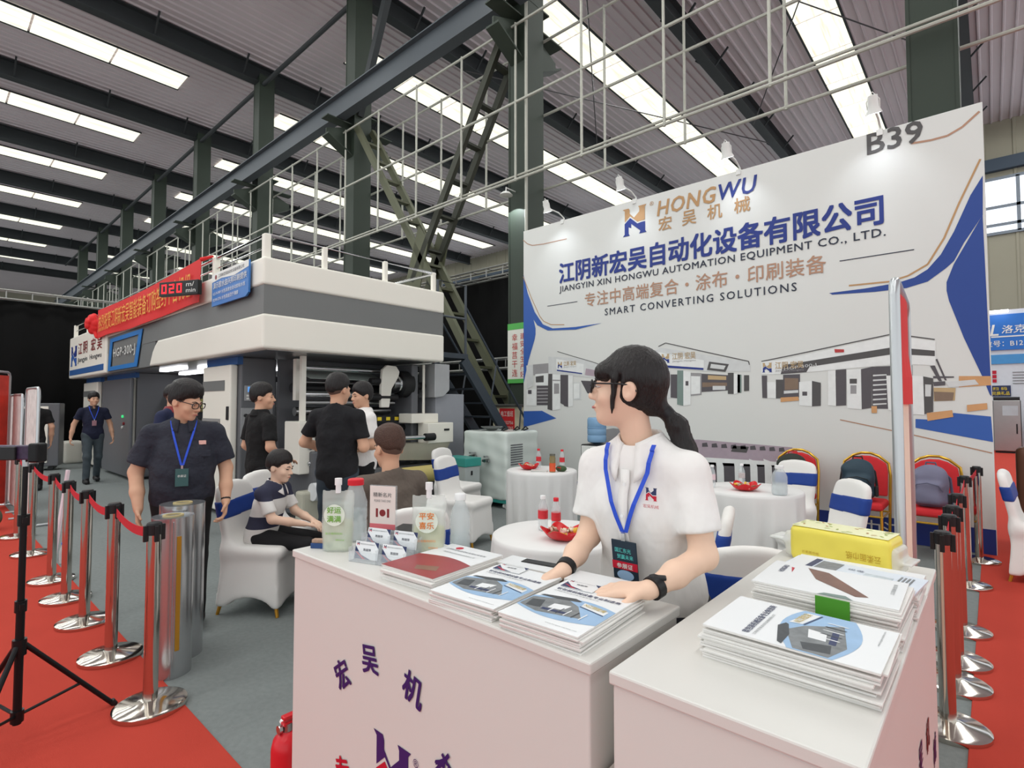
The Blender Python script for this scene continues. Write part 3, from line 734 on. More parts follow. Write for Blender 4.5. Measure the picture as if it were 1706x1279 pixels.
# lights under the canopy
for (x, y) in ((-9.3, 3.2), (-10.6, 3.0), (-11.6, 3.6), (-13.4, 3.2), (-9.6, 4.2), (-14.6, 3.8)):
    MB().bx(x - .55, x + .55, y - .06, y + .06, 2.085, 2.122).build('light_panel', M_tube, cp)
rebase(cp, (-11.65, 3.95, 2.13))

# blue notice board on the canopy edge
sg = thing('notice_sign', 'blue and white notice sign fixed on the canopy edge', 'sign')
poly = [(-7.52, 2.76), (-6.46, 2.76), (-6.38, 2.80), (-6.38, 3.18), (-7.52, 3.18)]
MB().prism(poly, YA - .05, YA - .028).build('sign_board', pm('sign_blue', (56, 118, 190), .4), sg)
MB().prism([(-7.52, 3.07), (-7.2, 3.09), (-6.8, 3.06), (-6.38, 3.10), (-6.38, 3.18), (-7.52, 3.18)], YA - .053, YA - .05).build('white_header', M_white, sg)
text('江阴新宏吴自动化设备有限公司', .06, M_ink, sg, (-7.3, YA - .056, 3.105), width=.8, height=.045)
text('演示胶水由兴邦印刷提供', .1, M_white, sg, (-7.46, YA - .056, 2.975), width=1.04, height=.082, bold=.01)
text('K319-99P 水性高速全自动胶粘水性', .06, M_white, sg, (-7.46, YA - .056, 2.89), width=1.0, height=.05)
text('FD99-5TH 水性高速烫于薄膜', .06, M_white, sg, (-7.46, YA - .056, 2.81), width=.8, height=.05)
MB().lathe([(0, 0), (.03, 0), (.03, .003), (0, .003)], n=12).build('round_mark', M_pred, sg, loc=(-7.38, YA - .053, 3.125), rot=(R(90), 0, 0))
rebase(sg, (-6.95, YA - .04, 2.76))
# LED speed display, turned towards the aisle
ld = thing('speed_display', 'black display with red digits showing 020 metres per minute', 'display', (-7.98, 2.32, 3.03), R(24)); ld.scale = (.80, .80, .86)
MB().bx(-.42, .42, -.04, .04, -.11, .11).build('display_case', pm('display_black', (16, 16, 16), .35, var=0), ld, bevel=.006)
M_led = pm('red_led', (255, 30, 40), .4, var=0, emit=2.2)
SEG = {'0': 'abcdef', '2': 'abged'}
for i, ch in enumerate('020'):
    ox = -.36 + i * .165; w, h, q = .105, .14, .022
    seg = dict(a=(0, w, h - q, h), g=(0, w, h / 2 - q / 2, h / 2 + q / 2), d=(0, w, 0, q), f=(0, q, h / 2, h), b=(w - q, w, h / 2, h), e=(0, q, 0, h / 2), c=(w - q, w, 0, h / 2))
    for s in SEG[ch]:
        a = seg[s]; MB().bx(ox + a[0], ox + a[1], -.045, -.041, -.07 + a[2], -.07 + a[3]).build('digit_segment', M_led, ld)
text('m/', .1, M_white, ld, (.17, -.042, .015), width=.17, height=.07)
text('min', .1, M_white, ld, (.17, -.042, -.075), width=.2, height=.06)
MB().bx(-.03, .03, .04, .34, -.03, .03).build('bracket', M_mg, ld)
# red banner with yellow characters, hanging from the rail
M_banr = pm('banner_red', (214, 40, 40), .7, var=.05, scale=2)
M_bany = pm('banner_yellow', (232, 168, 74), .7, var=.05)
bn = thing('red_banner', 'long red cloth banner with yellow characters hung on the canopy railing', 'banner')
def ban_z(u, v):
    x = -13.95 + u * 6.05
    top = 3.47 - .05 * math.sin(u * math.pi); bot = 2.86 + .02 * math.sin(u * 9)
    return (x, YA - .06 - .02 * math.sin(u * 14) * (1 - v) , bot + (top - bot) * v)
MB().grid(ban_z, 40, 6).build('banner_cloth', M_banr, bn, solid=.004)
text('热烈祝贺江阴新宏吴智能装备订购签约十台机组', .45, M_bany, bn, (-13.7, YA - .095, 2.98), width=5.5, height=.34, bold=.004)
MB().tube([(-7.9, YA - .06, 3.45), (-7.72, YA + .02, 3.475)], [.03, .015], 8).build('tie_end', M_banr, bn)
rebase(bn, (-10.9, YA - .06, 2.86))
def rosette(P):
    d = np.full(len(P), 9.)
    for k in range(9):
        a = k * 2 * math.pi / 9; d = smin(d, ell(P, (.13 * math.cos(a), -.03 * (k % 2), .13 * math.sin(a)), (.10, .07, .10)), .015)
    for k in range(5):
        a = k * 2 * math.pi / 5 + .4; d = smin(d, ell(P, (.06 * math.cos(a), -.10, .06 * math.sin(a)), (.07, .05, .07)), .012)
    d = smin(d, cone(P, (.05, 0, -.1), (.2, .02, -.3), .05, .03), .03)
    return d
fl = sdf_obj('cloth_flower', rosette, (-.3, -.22, -.36), (.32, .12, .3), .012, M_banr); fl.location = (-14.35, YA - .06, 3.22); tag(fl, 'red cloth rosette flower at the left end of the banner', 'flower')

# cabinets of the press
def latch(parent, x, y, z):
    MB().bx(x - .035, x + .035, y - .015, y, z - .09, z + .09).build('latch', pm('latch_black', (30, 30, 32), .4), parent, bevel=.006)
def press_cabinet(label, x0, x1, y0, y1, band=True, window=True, z1=2.125, seam=False):
    t = thing('press_cabinet', label, 'machine cabinet')
    MB().bx(x0, x1, y0 + .10, y1, .05, z1).build('cabinet_body', M_md, t, bevel=.02)
    MB().bx(x0 + .03, x1 - .03, y0 + .14, y1 - .05, 0, .05).build('plinth', M_rub, t)
    w = x1 - x0
    d = MB().bx(x0 + .02, x1 - .10, y0, y0 + .10, .06, z1 - .1).build('door', M_mw, t, bevel=.025, bseg=3)
    MB().bx(x0 + .02, x1, y0 + .05, y0 + .12, z1 - .1, z1).build('blue_top_strip', M_mb, t)
    if band: MB().bx(x0 + .04, x1 - .28, y0 - .006, y0 + .01, 1.68, 1.82).build('grey_stripe', M_mg, d)
    if window:
        MB().bx(x0 + .05, x1 - .42, y0 - .010, y0 + .01, .95, 1.30).build('window_frame', pm('window_rim', (150, 150, 148), .4), d)
        MB().bx(x0 + .10, x1 - .47, y0 - .014, y0 + .0, .99, 1.26).build('window_pane', pm('smoked_glass', (70, 72, 78), .15), d)
    for z in (.42, 1.38): latch(d, x1 - .16, y0, z)
    return t
c1 = press_cabinet('nearest white press cabinet with dark grey end and control panel', -8.5, -7.38, 2.78, 3.35)
# control panel on the grey end face
M_panel = pm('panel_grey', (150, 152, 154), .4, .3)
MB().bx(-7.38, -7.365, 2.92, 3.14, 1.54, 1.75).build('display_unit', M_panel, c1, bevel=.006)
MB().bx(-7.366, -7.362, 2.96, 3.10, 1.66, 1.73).build('blue_screen', pm('screen_blue', (90, 150, 220), .3, emit=.8, var=0), c1)
for r_ in range(2):
    for c_ in range(4): MB().bx(-7.366, -7.358, 2.945 + c_ * .05, 2.975 + c_ * .05, 1.56 + r_ * .04, 1.585 + r_ * .04).build('key', M_white, c1)
MB().bx(-7.38, -7.37, 2.88, 3.30, .95, 1.45).build('switch_plate', M_panel, c1, bevel=.004)
for r_ in range(3):
    for c_ in range(4): MB().lathe([(.022, 0), (.022, .03), (.012, .035)], n=10).build('knob', M_rub, c1, smooth=True, loc=(-7.372, 2.94 + c_ * .10, 1.05 + r_ * .15), rot=(0, R(90), 0))
rebase(c1, (-7.94, 3.05, 0))
c2 = press_cabinet('dark grey press tower with switch panel, left of the man in the navy shirt', -14.9, -12.6, 2.86, 4.2, False, False)
MB().bx(-12.6, -12.585, 2.95, 4.1, .1, 2.0).build('side_panel', M_md, c2)
MB().bx(-13.2, -12.75, 2.845, 2.865, .95, 1.30).build('switch_box', M_md, c2, bevel=.006)
for i, (mm, dz) in enumerate(((pm('lamp_green', (60, 200, 120), .3, emit=1.0), .28), (M_pred, .14), (M_white, .06))): MB().lathe([(.03, 0), (.03, .03), (.0, .04)], n=10).build('button', mm, c2, loc=(-13.1 + .1 * (i % 2), 2.845, .97 + dz), rot=(R(90), 0, 0))
MB().bx(-14.85, -12.62, 2.84, 2.9, .06, 2.02).build('front_plate', M_md, c2, bevel=.02)
rebase(c2, (-13.75, 3.5, 0))
c3 = rebase(press_cabinet('white press cabinet at the far end under the logo panel', -17.1, -15.5, 2.86, 4.2, True, True), (-16.3, 3.5, 0))
# open print unit between the towers
pu = thing('print_unit', 'open print unit with rollers between two press cabinets', 'machine unit')
MB().bx(-12.5, -8.6, 4.6, 4.7, 0.05, 2.12).build('rear_plate', M_md, pu)
MB().bx(-12.5, -8.6, 3.4, 4.6, 0, .35).build('base', M_md, pu)
for i, (y, z, r, m) in enumerate(((3.5, 1.72, .07, M_chrome), (3.6, 1.45, .10, pm('olive_roll', (150, 146, 92), .4)), (3.55, 1.15, .08, M_rub), (3.5, .9, .09, M_steelb), (3.6, .62, .11, M_chrome), (3.9, 1.9, .05, M_chrome))):
    MB().tube([(-12.45, y, z), (-8.65, y, z)], r, 16).build('roller', m, pu, smooth=True)
for x in (-11.2, -9.9): MB().bx(x - .06, x + .06, 3.7, 4.6, .35, 2.1).build('frame_post', M_mg, pu)
MB().bx(-12.4, -8.7, 3.68, 3.70, 1.40, 1.60).build('web_sheet', MATS['olive_roll'], pu)
rebase(pu, (-10.5, 4.0, 0))

# unwind station at the near end
uw = thing('unwind_station', 'open unwind station with steel rollers, swing arm and white control box', 'machine unit')
def roll(y0, y1, x, z, r, m, name='roller'): return MB().tube([(x, y0, z), (x, y1, z)], r, 18).build(name, m, uw, smooth=True)
MB().bx(-7.36, -7.3, 3.35, 5.25, 0.05, 2.12).build('rear_plate', M_md, uw)
MB().bx(-7.3, -6.35, 3.36, 3.44, .05, .9).build('side_frame', M_md, uw, bevel=.02)
MB().bx(-7.3, -6.5, 5.0, 5.12, .05, 2.1).build('side_frame', M_md, uw, bevel=.02)
MB().bx(-6.62, -6.56, 3.30, 3.36, .9, 2.12).build('white_upright', M_mw, uw)
MB().bx(-6.92, -6.84, 3.36, 3.42, 1.55, 2.1).build('white_upright', M_mw, uw)
roll(3.4, 4.75, -6.75, 1.98, .035, M_chrome); roll(3.4, 4.9, -7.05, 1.72, .06, M_rub); roll(3.4, 4.8, -6.7, 1.63, .045, M_chrome)
roll(3.4, 4.85, -6.95, 1.80, .02, M_steelb); roll(3.4, 4.85, -6.75, 1.52, .035, M_steelb); roll(3.4, 4.9, -6.95, 1.40, .06, M_steelb); roll(3.4, 5.0, -6.7, 1.15, .05, M_rub); roll(3.44, 5.0, -6.9, 1.0, .07, M_steelb)
roll(4.35, 4.85, -6.62, 1.83, .045, M_rub, 'core_shaft'); roll(4.3, 4.8, -6.6, 1.60, .045, M_rub, 'core_shaft'); roll(5.04, 5.30, -6.6, 1.78, .06, M_rub, 'core_shaft')
MB().add([(-7.2, 3.5, 1.98), (-7.2, 4.7, 1.98), (-6.72, 4.7, 1.84), (-6.72, 3.5, 1.84)], [(0, 1, 2, 3)]).build('film_web', pm('pale_film', (196, 206, 200), .25), uw, solid=.003)
hz = thing('tmp', None, None)
for k in range(10): MB().bx(-6.66, -6.65, 3.45 + k * .15, 3.52 + k * .15, 1.26, 1.31).build('hazard_stripe', pm('hazard_yellow', (226, 200, 50), .5), uw)
bpy.data.objects.remove(hz)
MB().bx(-6.655, -6.63, 3.42, 4.95, 1.24, 1.33).build('hazard_bar', M_rub, uw, loc=(-.022, 0, 0))
# swing arm, gear disc, motors
arm = [(4.50, 1.45), (4.64, 1.45), (4.68, 1.72), (4.80, 1.90), (4.82, 1.98), (4.76, 2.06), (4.60, 2.07), (4.52, 2.0), (4.50, 1.75)]
MB().prism(arm, -6.62, -6.56, 'x').build('swing_arm', M_mw, uw, bevel=.01)
MB().tube([(-6.66, 4.86, 1.80), (-6.66, 5.04, 1.80)], .20, 28).build('gear_disc', M_rub, uw, smooth=True)
MB().tube([(-6.64, 4.80, 1.80), (-6.64, 4.87, 1.80)], .14, 24).build('hub_ring', M_chrome, uw, smooth=True)
MB().tube([(-6.64, 4.74, 1.80), (-6.64, 4.81, 1.80)], .08, 20).build('hub_cap', M_steelb, uw, smooth=True)
for k in range(8):
    a = k * math.pi / 4; MB().tube([(-6.70 + .165 * math.cos(a), 4.96, 1.8 + .165 * math.sin(a)), (-6.70 + .165 * math.cos(a), 4.985, 1.8 + .165 * math.sin(a))], .016, 8).build('bolt', M_chrome, uw)
MB().tube([(-6.5, 5.22, .95), (-6.5, 5.22, 2.1)], .022, 10).build('white_rod', M_mw, uw, smooth=True)
# left white gearbox plate, chrome drum
MB().bx(-6.85, -6.45, 3.22, 3.44, .62, 1.28).build('white_gearbox', M_mw, uw, bevel=.015)
for z in (.75, .95, 1.15): MB().lathe([(.03, 0), (.03, .03), (.015, .04)], n=10).build('gear_knob', M_chrome, uw, smooth=True, loc=(-6.45, 3.36, z), rot=(0, R(90), 0))
MB().tube([(-6.6, 3.50, .92), (-6.6, 4.6, .92)], .26, 28).build('chrome_drum', M_chrome, uw, smooth=True)
MB().tube([(-6.6, 3.46, .92), (-6.6, 3.5, .92)], .29, 28).build('drum_flange', M_steelb, uw, smooth=True)
# right white control box on tray
MB().bx(-6.43, -6.18, 5.06, 5.55, .92, 1.22).build('control_box', M_mw, uw, bevel=.012)
MB().bx(-6.62, -6.3, 4.85, 5.35, 1.22, 1.36).build('upper_box', M_mw, uw, bevel=.012)
MB().bx(-6.185, -6.17, 5.36, 5.46, 1.10, 1.13).build('box_handle', M_rub, uw)
MB().prism([(4.3, .95), (5.5, .92), (5.35, .66), (4.5, .72)], -6.43, -6.2, 'x').build('tray', pm('tray_beige', (178, 172, 156), .35, .4), uw)
MB().tube([(-6.16, 4.2, 1.02), (-6.16, 5.02, 1.02)], .03, 14).build('tray_rod', M_chrome, uw, smooth=True)
MB().tube([(-6.16, 4.98, 1.02), (-6.16, 5.15, 1.02)], .055, 14).build('rod_motor', M_rub, uw, smooth=True)
MB().bx(-6.9, -6.3, 4.0, 5.3, .06, .62).build('lower_cabinet', M_md, uw, bevel=.01)
MB().tube([(-6.25, 3.3, .42), (-6.25, 4.6, .42)], .11, 20).build('paper_roll', pm('paper_white', (222, 224, 226), .5), uw, smooth=True)
MB().bx(-6.5, -6.3, 3.2, 3.8, .04, .42).build('beige_motor', pm('motor_beige', (186, 184, 168), .5), uw, bevel=.03)
MB().bx(-6.45, -5.9, 4.35, 4.75, .05, .35).build('motor_block', M_rub, uw, bevel=.02)
MB().tube([(-6.1, 4.5, .5), (-6.1, 5.1, .5)], .12, 18).build('yellow_core', pm('kraft_tube', (206, 190, 120), .6), uw, smooth=True)
cab = MB()
random.seed(3)
for k in range(6):
    y = 5.15 + .06 * k; cab.tube([(-6.3, y, .75), (-6.2, y + .05, .45), (-6.2, y + .15, .2), (-6.0, y + .1, .06)], .010, 6)
cab.build('cable', M_rub, uw)
rebase(uw, (-6.8, 4.4, 0))

# grey duct and cabinet beside the stair
dk = thing('air_duct', 'grey sheet metal duct beside the stair at the press end', 'duct')
MB().prism([(5.32, 2.12), (5.62, 2.12), (5.62, 1.72), (5.5, 1.62), (5.32, 1.60)], -6.75, -6.35, 'x').build('duct_body', pm('duct_grey', (176, 178, 180), .4, .3), dk, bevel=.01)
rebase(dk, (-6.55, 5.45, 1.6))
gp = thing('grey_cabinet', 'plain light grey cabinet under the stair platform', 'cabinet')
MB().bx(-7.0, -6.45, 5.42, 6.02, .12, 1.66).build('cabinet_body', pm('cabinet_lightgrey', (150, 153, 160), .4), gp, bevel=.01)
MB().bx(-6.95, -6.5, 5.47, 5.97, 0, .12).build('plinth', M_rub, gp)
rebase(gp, (-6.72, 5.72, 0))
# steel stair
M_stair = pm('stair_blue_steel', (58, 66, 74), .5, var=.08)
st = thing('steel_stair', 'dark steel stair with handrail up to the press canopy', 'stair')
MB().bx(-7.25, -6.42, 5.32, 6.08, 2.24, 2.32).build('platform', M_stair, st)
for x in (-6.45, -7.2):
    MB().bar((x, 6.0, 2.22), (x, 7.80, .05), .07, .17).build('stringer', M_stair, st)
for k in range(1, 9):
    f_ = k / 9; y = 6.0 + 1.8 * f_; z = 2.25 - 2.2 * f_
    MB().bx(-7.17, -6.48, y - .09, y + .09, z - .015, z + .015).build('tread', M_stair, st)
for x in (-6.45, -7.2):
    MB().tube([(x, 5.45, 2.32), (x, 5.45, 3.45), (x, 6.05, 3.45), (x, 6.05, 2.32)], .022, 8).build('guard_rail', M_crane, st, smooth=True)
    MB().tube([(x, 5.45, 2.9), (x, 6.05, 2.9)], .018, 8).build('guard_rail', M_crane, st, smooth=True)
    MB().tube([(x, 6.05, 3.1), (x, 7.75, 1.0)], .02, 8).build('stair_handrail', M_stair, st, smooth=True)
    for f_ in (.35, .75): MB().bar((x, 6.0 + 1.8 * f_, 2.22 - 2.15 * f_), (x, 6.25 + 1.6 * f_, 3.0 - 2.05 * f_), .02, .02).build('baluster', M_crane, st)
MB().bar((-6.45, 5.4, 2.24), (-6.45, 5.4, 1.66), .05, .05).build('leg', M_stair, st)
rebase(st, (-6.8, 6.6, 0))
# ---------------------------------------------------------------- stanchions with red belts
M_inox = pm('polished_steel', (206, 200, 192), .12, 1., var=.02)
M_belt = pm('red_belt', (196, 34, 48), .7, var=.08, scale=30)
M_blackp = pm('black_plastic', (26, 26, 28), .4, var=.05)
def make_post():
    t = thing('stanchion_post', 'polished steel stanchion post', 'stanchion')
    MB().lathe([(.0, .0), (.158, .0), (.160, .012), (.158, .022), (.14, .030), (.07, .036), (.045, .045), (.0, .045)], n=36).build('base', M_inox, t, smooth=True)
    MB().lathe([(.0, .04), (.032, .04), (.0315, .86), (.0, .86)], n=20).build('post', M_inox, t, smooth=True)
    c = MB().lathe([(.0, .845), (.034, .845), (.035, .895), (.030, .905), (.0, .906)], n=20); 
    for k in range(4):
        a = k * math.pi / 2; x, y = .038 * math.cos(a), .038 * math.sin(a); c.bx(x - .009, x + .009, y - .009, y + .009, .815, .893)
    c.build('belt_head', M_blackp, t, bevel=.002)
    return t
post0 = make_post()
def belt(t, dx, dy, L, sag=.03):
    d = Vector((dx, dy, 0)).normalized(); n = 9
    def fn(u, v):
        s = .05 + u * (L - .1); p = d * s
        return (p.x, p.y, .828 + .048 * v - sag * 4 * u * (1 - u))
    MB().grid(fn, n, 2).build('belt', M_belt, t, solid=.002)
LX = [-3.13, -3.92, -4.66, -5.32, -5.97, -7.15, -8.2]
for i, x in enumerate(LX):
    lab = ['nearest steel stanchion post on the left aisle, in front of the film rolls', 'second steel stanchion post from the camera in the left row', 'third steel stanchion post from the camera in the left row', 'fourth steel stanchion post from the camera in the left row', 'fifth steel stanchion post from the camera in the left row', 'sixth steel stanchion post, just behind the tripod pole', 'seventh steel stanchion post of the left row, at the picture edge', 'far steel stanchion post of the left row at the picture edge'][i]
    o = post0 if i == 0 else dup(post0, (0, 0, 0)); o.location = (x, .82, .006); o['label'] = lab; o['group'] = 'stanchions along the left aisle'
    o.rotation_euler = (0, 0, R(8 * i))
posts = [o for o in COL.objects if o.name.startswith('stanchion_post')]
posts.sort(key=lambda o: -o.location.x)
for i, o in enumerate(posts[:-1]):
    L = o.location.x - posts[i + 1].location.x
    a = -o.rotation_euler.z; belt(o, -math.cos(a), -math.sin(a), L, .035)
RY = [3.24, 3.75, 4.10, 4.66, 5.85, 6.82]
rp = []
for i, y in enumerate(RY):
    lab = ['nearest steel stanchion post on the right, close behind the right counter', 'second steel stanchion post from the camera in the right row', 'third steel stanchion post from the camera in the right row', 'fourth steel stanchion post from the camera in the right row', 'fifth steel stanchion post of the right row, second from the backdrop', 'farthest steel stanchion post of the right row, standing before the backdrop'][i]
    c = thing('stanchion_post', lab, 'stanchion', (-.19 if i < 5 else -.13, y, 0), group='stanchions along the right aisle')
    for ch in post0.children:
        if ch.name.startswith('belt.') or ch.name == 'belt': continue
        q = ch.copy(); COL.objects.link(q); q.parent = c
    rp.append(c)
for i, o in enumerate(rp[:-1]):
    d = rp[i + 1].location - o.location; belt(o, d.x, d.y, d.length, .02)

# ---------------------------------------------------------------- counters
M_ctr = pm('counter_white_vinyl', (214, 212, 207), .35, var=.02, scale=2, bump=.04, bscale=14)
M_purple = pm('print_purple_navy', (50, 32, 100), .4, var=0)
M_cred = pm('print_crimson', (190, 24, 50), .4, var=0)
def counter(label, x0, x1, y0, y1):
    t = thing('reception_counter', label, 'counter', ((x0 + x1) / 2, (y0 + y1) / 2, 0)); cx, cy = t.location.x, t.location.y
    MB().bx(x0 - cx + .006, x1 - cx - .006, y0 - cy + .006, y1 - cy - .006, 0, .975).build('counter_body', M_ctr, t, bevel=.004)
    MB().bx(x0 - cx, x1 - cx, y0 - cy, y1 - cy, .975, 1.0).build('counter_top', M_ctr, t, bevel=.004)
    return t
ct1 = counter('long white counter with purple arc of characters on its front', -1.81, -.59, .885, 1.285)
ct2 = counter('white counter at the right corner holding brochures and the tissue pack', -.55, -.14, .885, 2.085)
def onfront(s, x, z, h, m, ang=0., t=ct1, yy=.885): return text(s, h, m, t, (x - t.location.x, yy + .006 - t.location.y - .0015, z), rot=(R(90), R(-ang) * -1, 0), bold=.028, name='lettering')
for ch, x, z, a in (('宏', -1.50, .635, -35), ('吴', -1.375, .735, -10), ('机', -1.19, .735, 12), ('械', -1.06, .605, 40)): onfront(ch, x, z, .085, M_purple, a)
onfront('专', -1.50, .36, .085, M_cred, -20)
logo(ct1, (-1.32 - ct1.location.x, .8895 - ct1.location.y, .40), (.17, 0, 0), (0, 0, .19), M_purple, M_cred, (0, 0, 0))
text('®', .03, M_purple, ct1, (-1.14 - ct1.location.x, .889 - ct1.location.y, .565))
for k, (y, z, ch, m) in enumerate(((1.72, .62, '机', M_pred), (1.90, .50, '械', M_purple), (1.55, .64, '吴', M_purple), (1.40, .52, '宏', M_purple))):
    text(ch, .085, m, ct2, (-.1455 + .35 - .005 - .0, y - ct2.location.y, z), rot=(R(90), 0, R(90)), bold=.012)

# ---------------------------------------------------------------- covered banquet chairs
M_cover = pm('white_spandex', (232, 230, 226), .6, var=.03, scale=3, bump=.12, bscale=9)
M_sash = pm('blue_sash', (24, 60, 140), .55, var=.12, scale=12)
M_goldleg = pm('gold_paint', (200, 146, 52), .3, .6, var=.05)
def chair_back(P, g=0.):
    # leaning slab with an arched, rounded top
    zz = P[:, 2]; y = P[:, 1] - (.20 + .10 * np.clip((zz - .45) / .5, 0, 1) ** 1.1)
    w = .205 - .045 * np.clip((zz - .78) / .16, 0, 1) ** 2 - .02 * np.clip((.62 - zz) / .2, 0, 1)
    top = .93 - .55 * np.clip(np.abs(P[:, 0]) - .02, 0, 1) ** 1.6
    q = np.stack([np.abs(P[:, 0]) - w + .03, np.abs(y) - .032 + .03, np.maximum(zz - top, .30 - zz) + .03], 1)
    return np.sqrt((np.maximum(q, 0) ** 2).sum(1)) + np.minimum(q.max(1), 0) - .03 - g
def chair_cover(P):
    d = chair_back(P)
    d = smin(d, rbox(P, (0, 0, .44), (.22, .23, .045), .04), .10)
    # stretched skirt with arched sides
    zz = P[:, 2]; fl = .205 + .035 * np.clip((.45 - zz) / .45, 0, 1)
    q = np.maximum(np.maximum(np.abs(P[:, 0]) - fl, np.abs(P[:, 1] - .015) - fl - .005), np.maximum(zz - .45, .06 - zz))
    d = smin(d, q, .03)
    for ax in (0, 1):
        o = 1 - ax
        arch = np.sqrt((P[:, o] / .20) ** 2 + ((zz - .0) / (.13 if ax == 0 else .10)) ** 2) - 1
        d = smax(d, -arch * .12, .02)
    return d
def make_covered_chair():
    t = thing('covered_chair', 'white covered chair', 'chair')
    sdf_obj('chair_cover', chair_cover, (-.32, -.34, .0), (.32, .40, 1.0), .014, M_cover, t, 2)
    sdf_obj('sash', lambda P: smax(chair_back(P, .007), np.abs(P[:, 2] - .74 - .008 * np.sin(P[:, 0] * 9)) - .062, .008), (-.28, .1, .6), (.28, .42, .9), .011, M_sash, t, 1)
    for sx in (-1, 1):
        for sy in (-.20, .24): MB().tube([(sx * .19, sy * .9, .14), (sx * .205, sy * 1.04, 0)], [.016, .012], 8).build('leg', M_goldleg, t, smooth=True)
    return t
ch0 = make_covered_chair()
def face(dx, dy): return math.atan2(dx, -dy)          # rotation that turns local -Y to (dx, dy)
CH = [((-4.07, 1.80), (.80, .55), 'white covered chair with blue sash on which the boy sits'),
 ((-4.49, 2.14), (.93, .36), 'white covered chair just behind the boy, beside the man in black polo'),
 ((-2.66, 2.02), (-.8, .45), 'white covered chair under the seated man in the brown shirt'),
 ((-4.30, 4.05), (.95, .25), 'white covered chair with blue sash in front, left of the plastic-wrapped machine'),
 ((-5.15, 4.72), (.95, .2), 'white covered chair with blue sash farther back by the plastic-wrapped machine'),
 ((-3.55, 5.95), (.1, -1), 'white covered chair holding the black shoulder bag beside the water dispenser'),
 ((-1.585, 5.80), (-.25, -.95), 'white covered chair with wide blue sash standing before the first red chair'),
 ((-1.02, 4.62), (-.72, -.65), 'white covered chair leaning sideways in view, with a sash bow at its side'),
 ((-.86, 2.54), (-.45, .9), 'large white covered chair close behind the woman, by the right counter'),
 ((-1.38, 2.95), (-.9, -.3), 'white covered chair half hidden behind the woman'),
 ((.34, 6.40), (1, -.1), 'white covered chair with sash knot at the right edge, beside the far table')]
for i, ((x, y), d, lab) in enumerate(CH):
    o = ch0 if i == 0 else dup(ch0, (0, 0, 0)); o.location = (x, y, 0); o.rotation_euler = (0, 0, face(*d)); o['label'] = lab; o['group'] = 'white covered chairs of the stand'
# sash ring at the sideways chair
# ---------------------------------------------------------------- red banquet chairs
M_rvel = pm('red_upholstery', (206, 44, 50), .75, var=.1, scale=20, bump=.1, bscale=200)
M_goldf = pm('gold_frame', (214, 168, 62), .25, .7, var=.05)
def make_red_chair():
    t = thing('banquet_chair', 'red banquet chair', 'chair')
    s = MB().bx(-.21, .21, -.22, .20, .42, .50).build('seat', M_rvel, t, bevel=.03, bseg=3)
    def arch(w, z0, z1, y0, y1):
        pts = [(-w, y0, z0), (-w * 1.02, y0 + (y1 - y0) * .6, z0 + (z1 - z0) * .6), (-w * .95, y0 + (y1 - y0) * .82, z0 + (z1 - z0) * .82), (-w * .55, y0 + (y1 - y0) * .94, z0 + (z1 - z0) * .95), (-w * .2, y1, z1), (w * .2, y1, z1)]
        pts += [(-p[0], p[1], p[2]) for p in pts[-3::-1]]
        return pts
    MB().tube(arch(.215, .40, .965, .21, .29), .014, 8).build('back_frame', M_goldf, t, smooth=True)
    a = arch(.195, .52, .935, .225, .285); n = len(a)
    b = MB().add([(p[0], p[1] - .02, p[2]) for p in a] + [(p[0], p[1] + .02, p[2]) for p in a], [tuple(range(n)), tuple(range(2 * n - 1, n - 1, -1))] + [(i, (i + 1) % n, (i + 1) % n + n, i + n) for i in range(n)])
    b.build('backrest', M_rvel, t, bevel=.012)
    for sx in (-1, 1):
        MB().tube([(sx * .19, -.19, .43), (sx * .195, -.21, 0)], .014, 8).build('leg', M_goldf, t, smooth=True)
        MB().tube([(sx * .215, .21, .42), (sx * .20, .25, 0)], .014, 8).build('leg', M_goldf, t, smooth=True)
    MB().tube([(-.2, -.2, .36), (.2, -.2, .36), (.21, .21, .36), (-.21, .21, .36)], .010, 8, closed=True).build('stretcher', M_goldf, t, smooth=True)
    return t
rc0 = make_red_chair()
for i, (x, y, lab) in enumerate(((-1.72, 6.68, 'red and gold banquet chair behind the wide-sashed covered chair'), (-1.05, 6.72, 'red and gold banquet chair carrying the dark teal backpack'), (-.46, 6.72, 'red and gold banquet chair carrying the lavender grey backpack'))):
    o = rc0 if i == 0 else dup(rc0, (0, 0, 0)); o.location = (x, y, 0); o['label'] = lab; o['group'] = 'red banquet chairs along the backdrop'
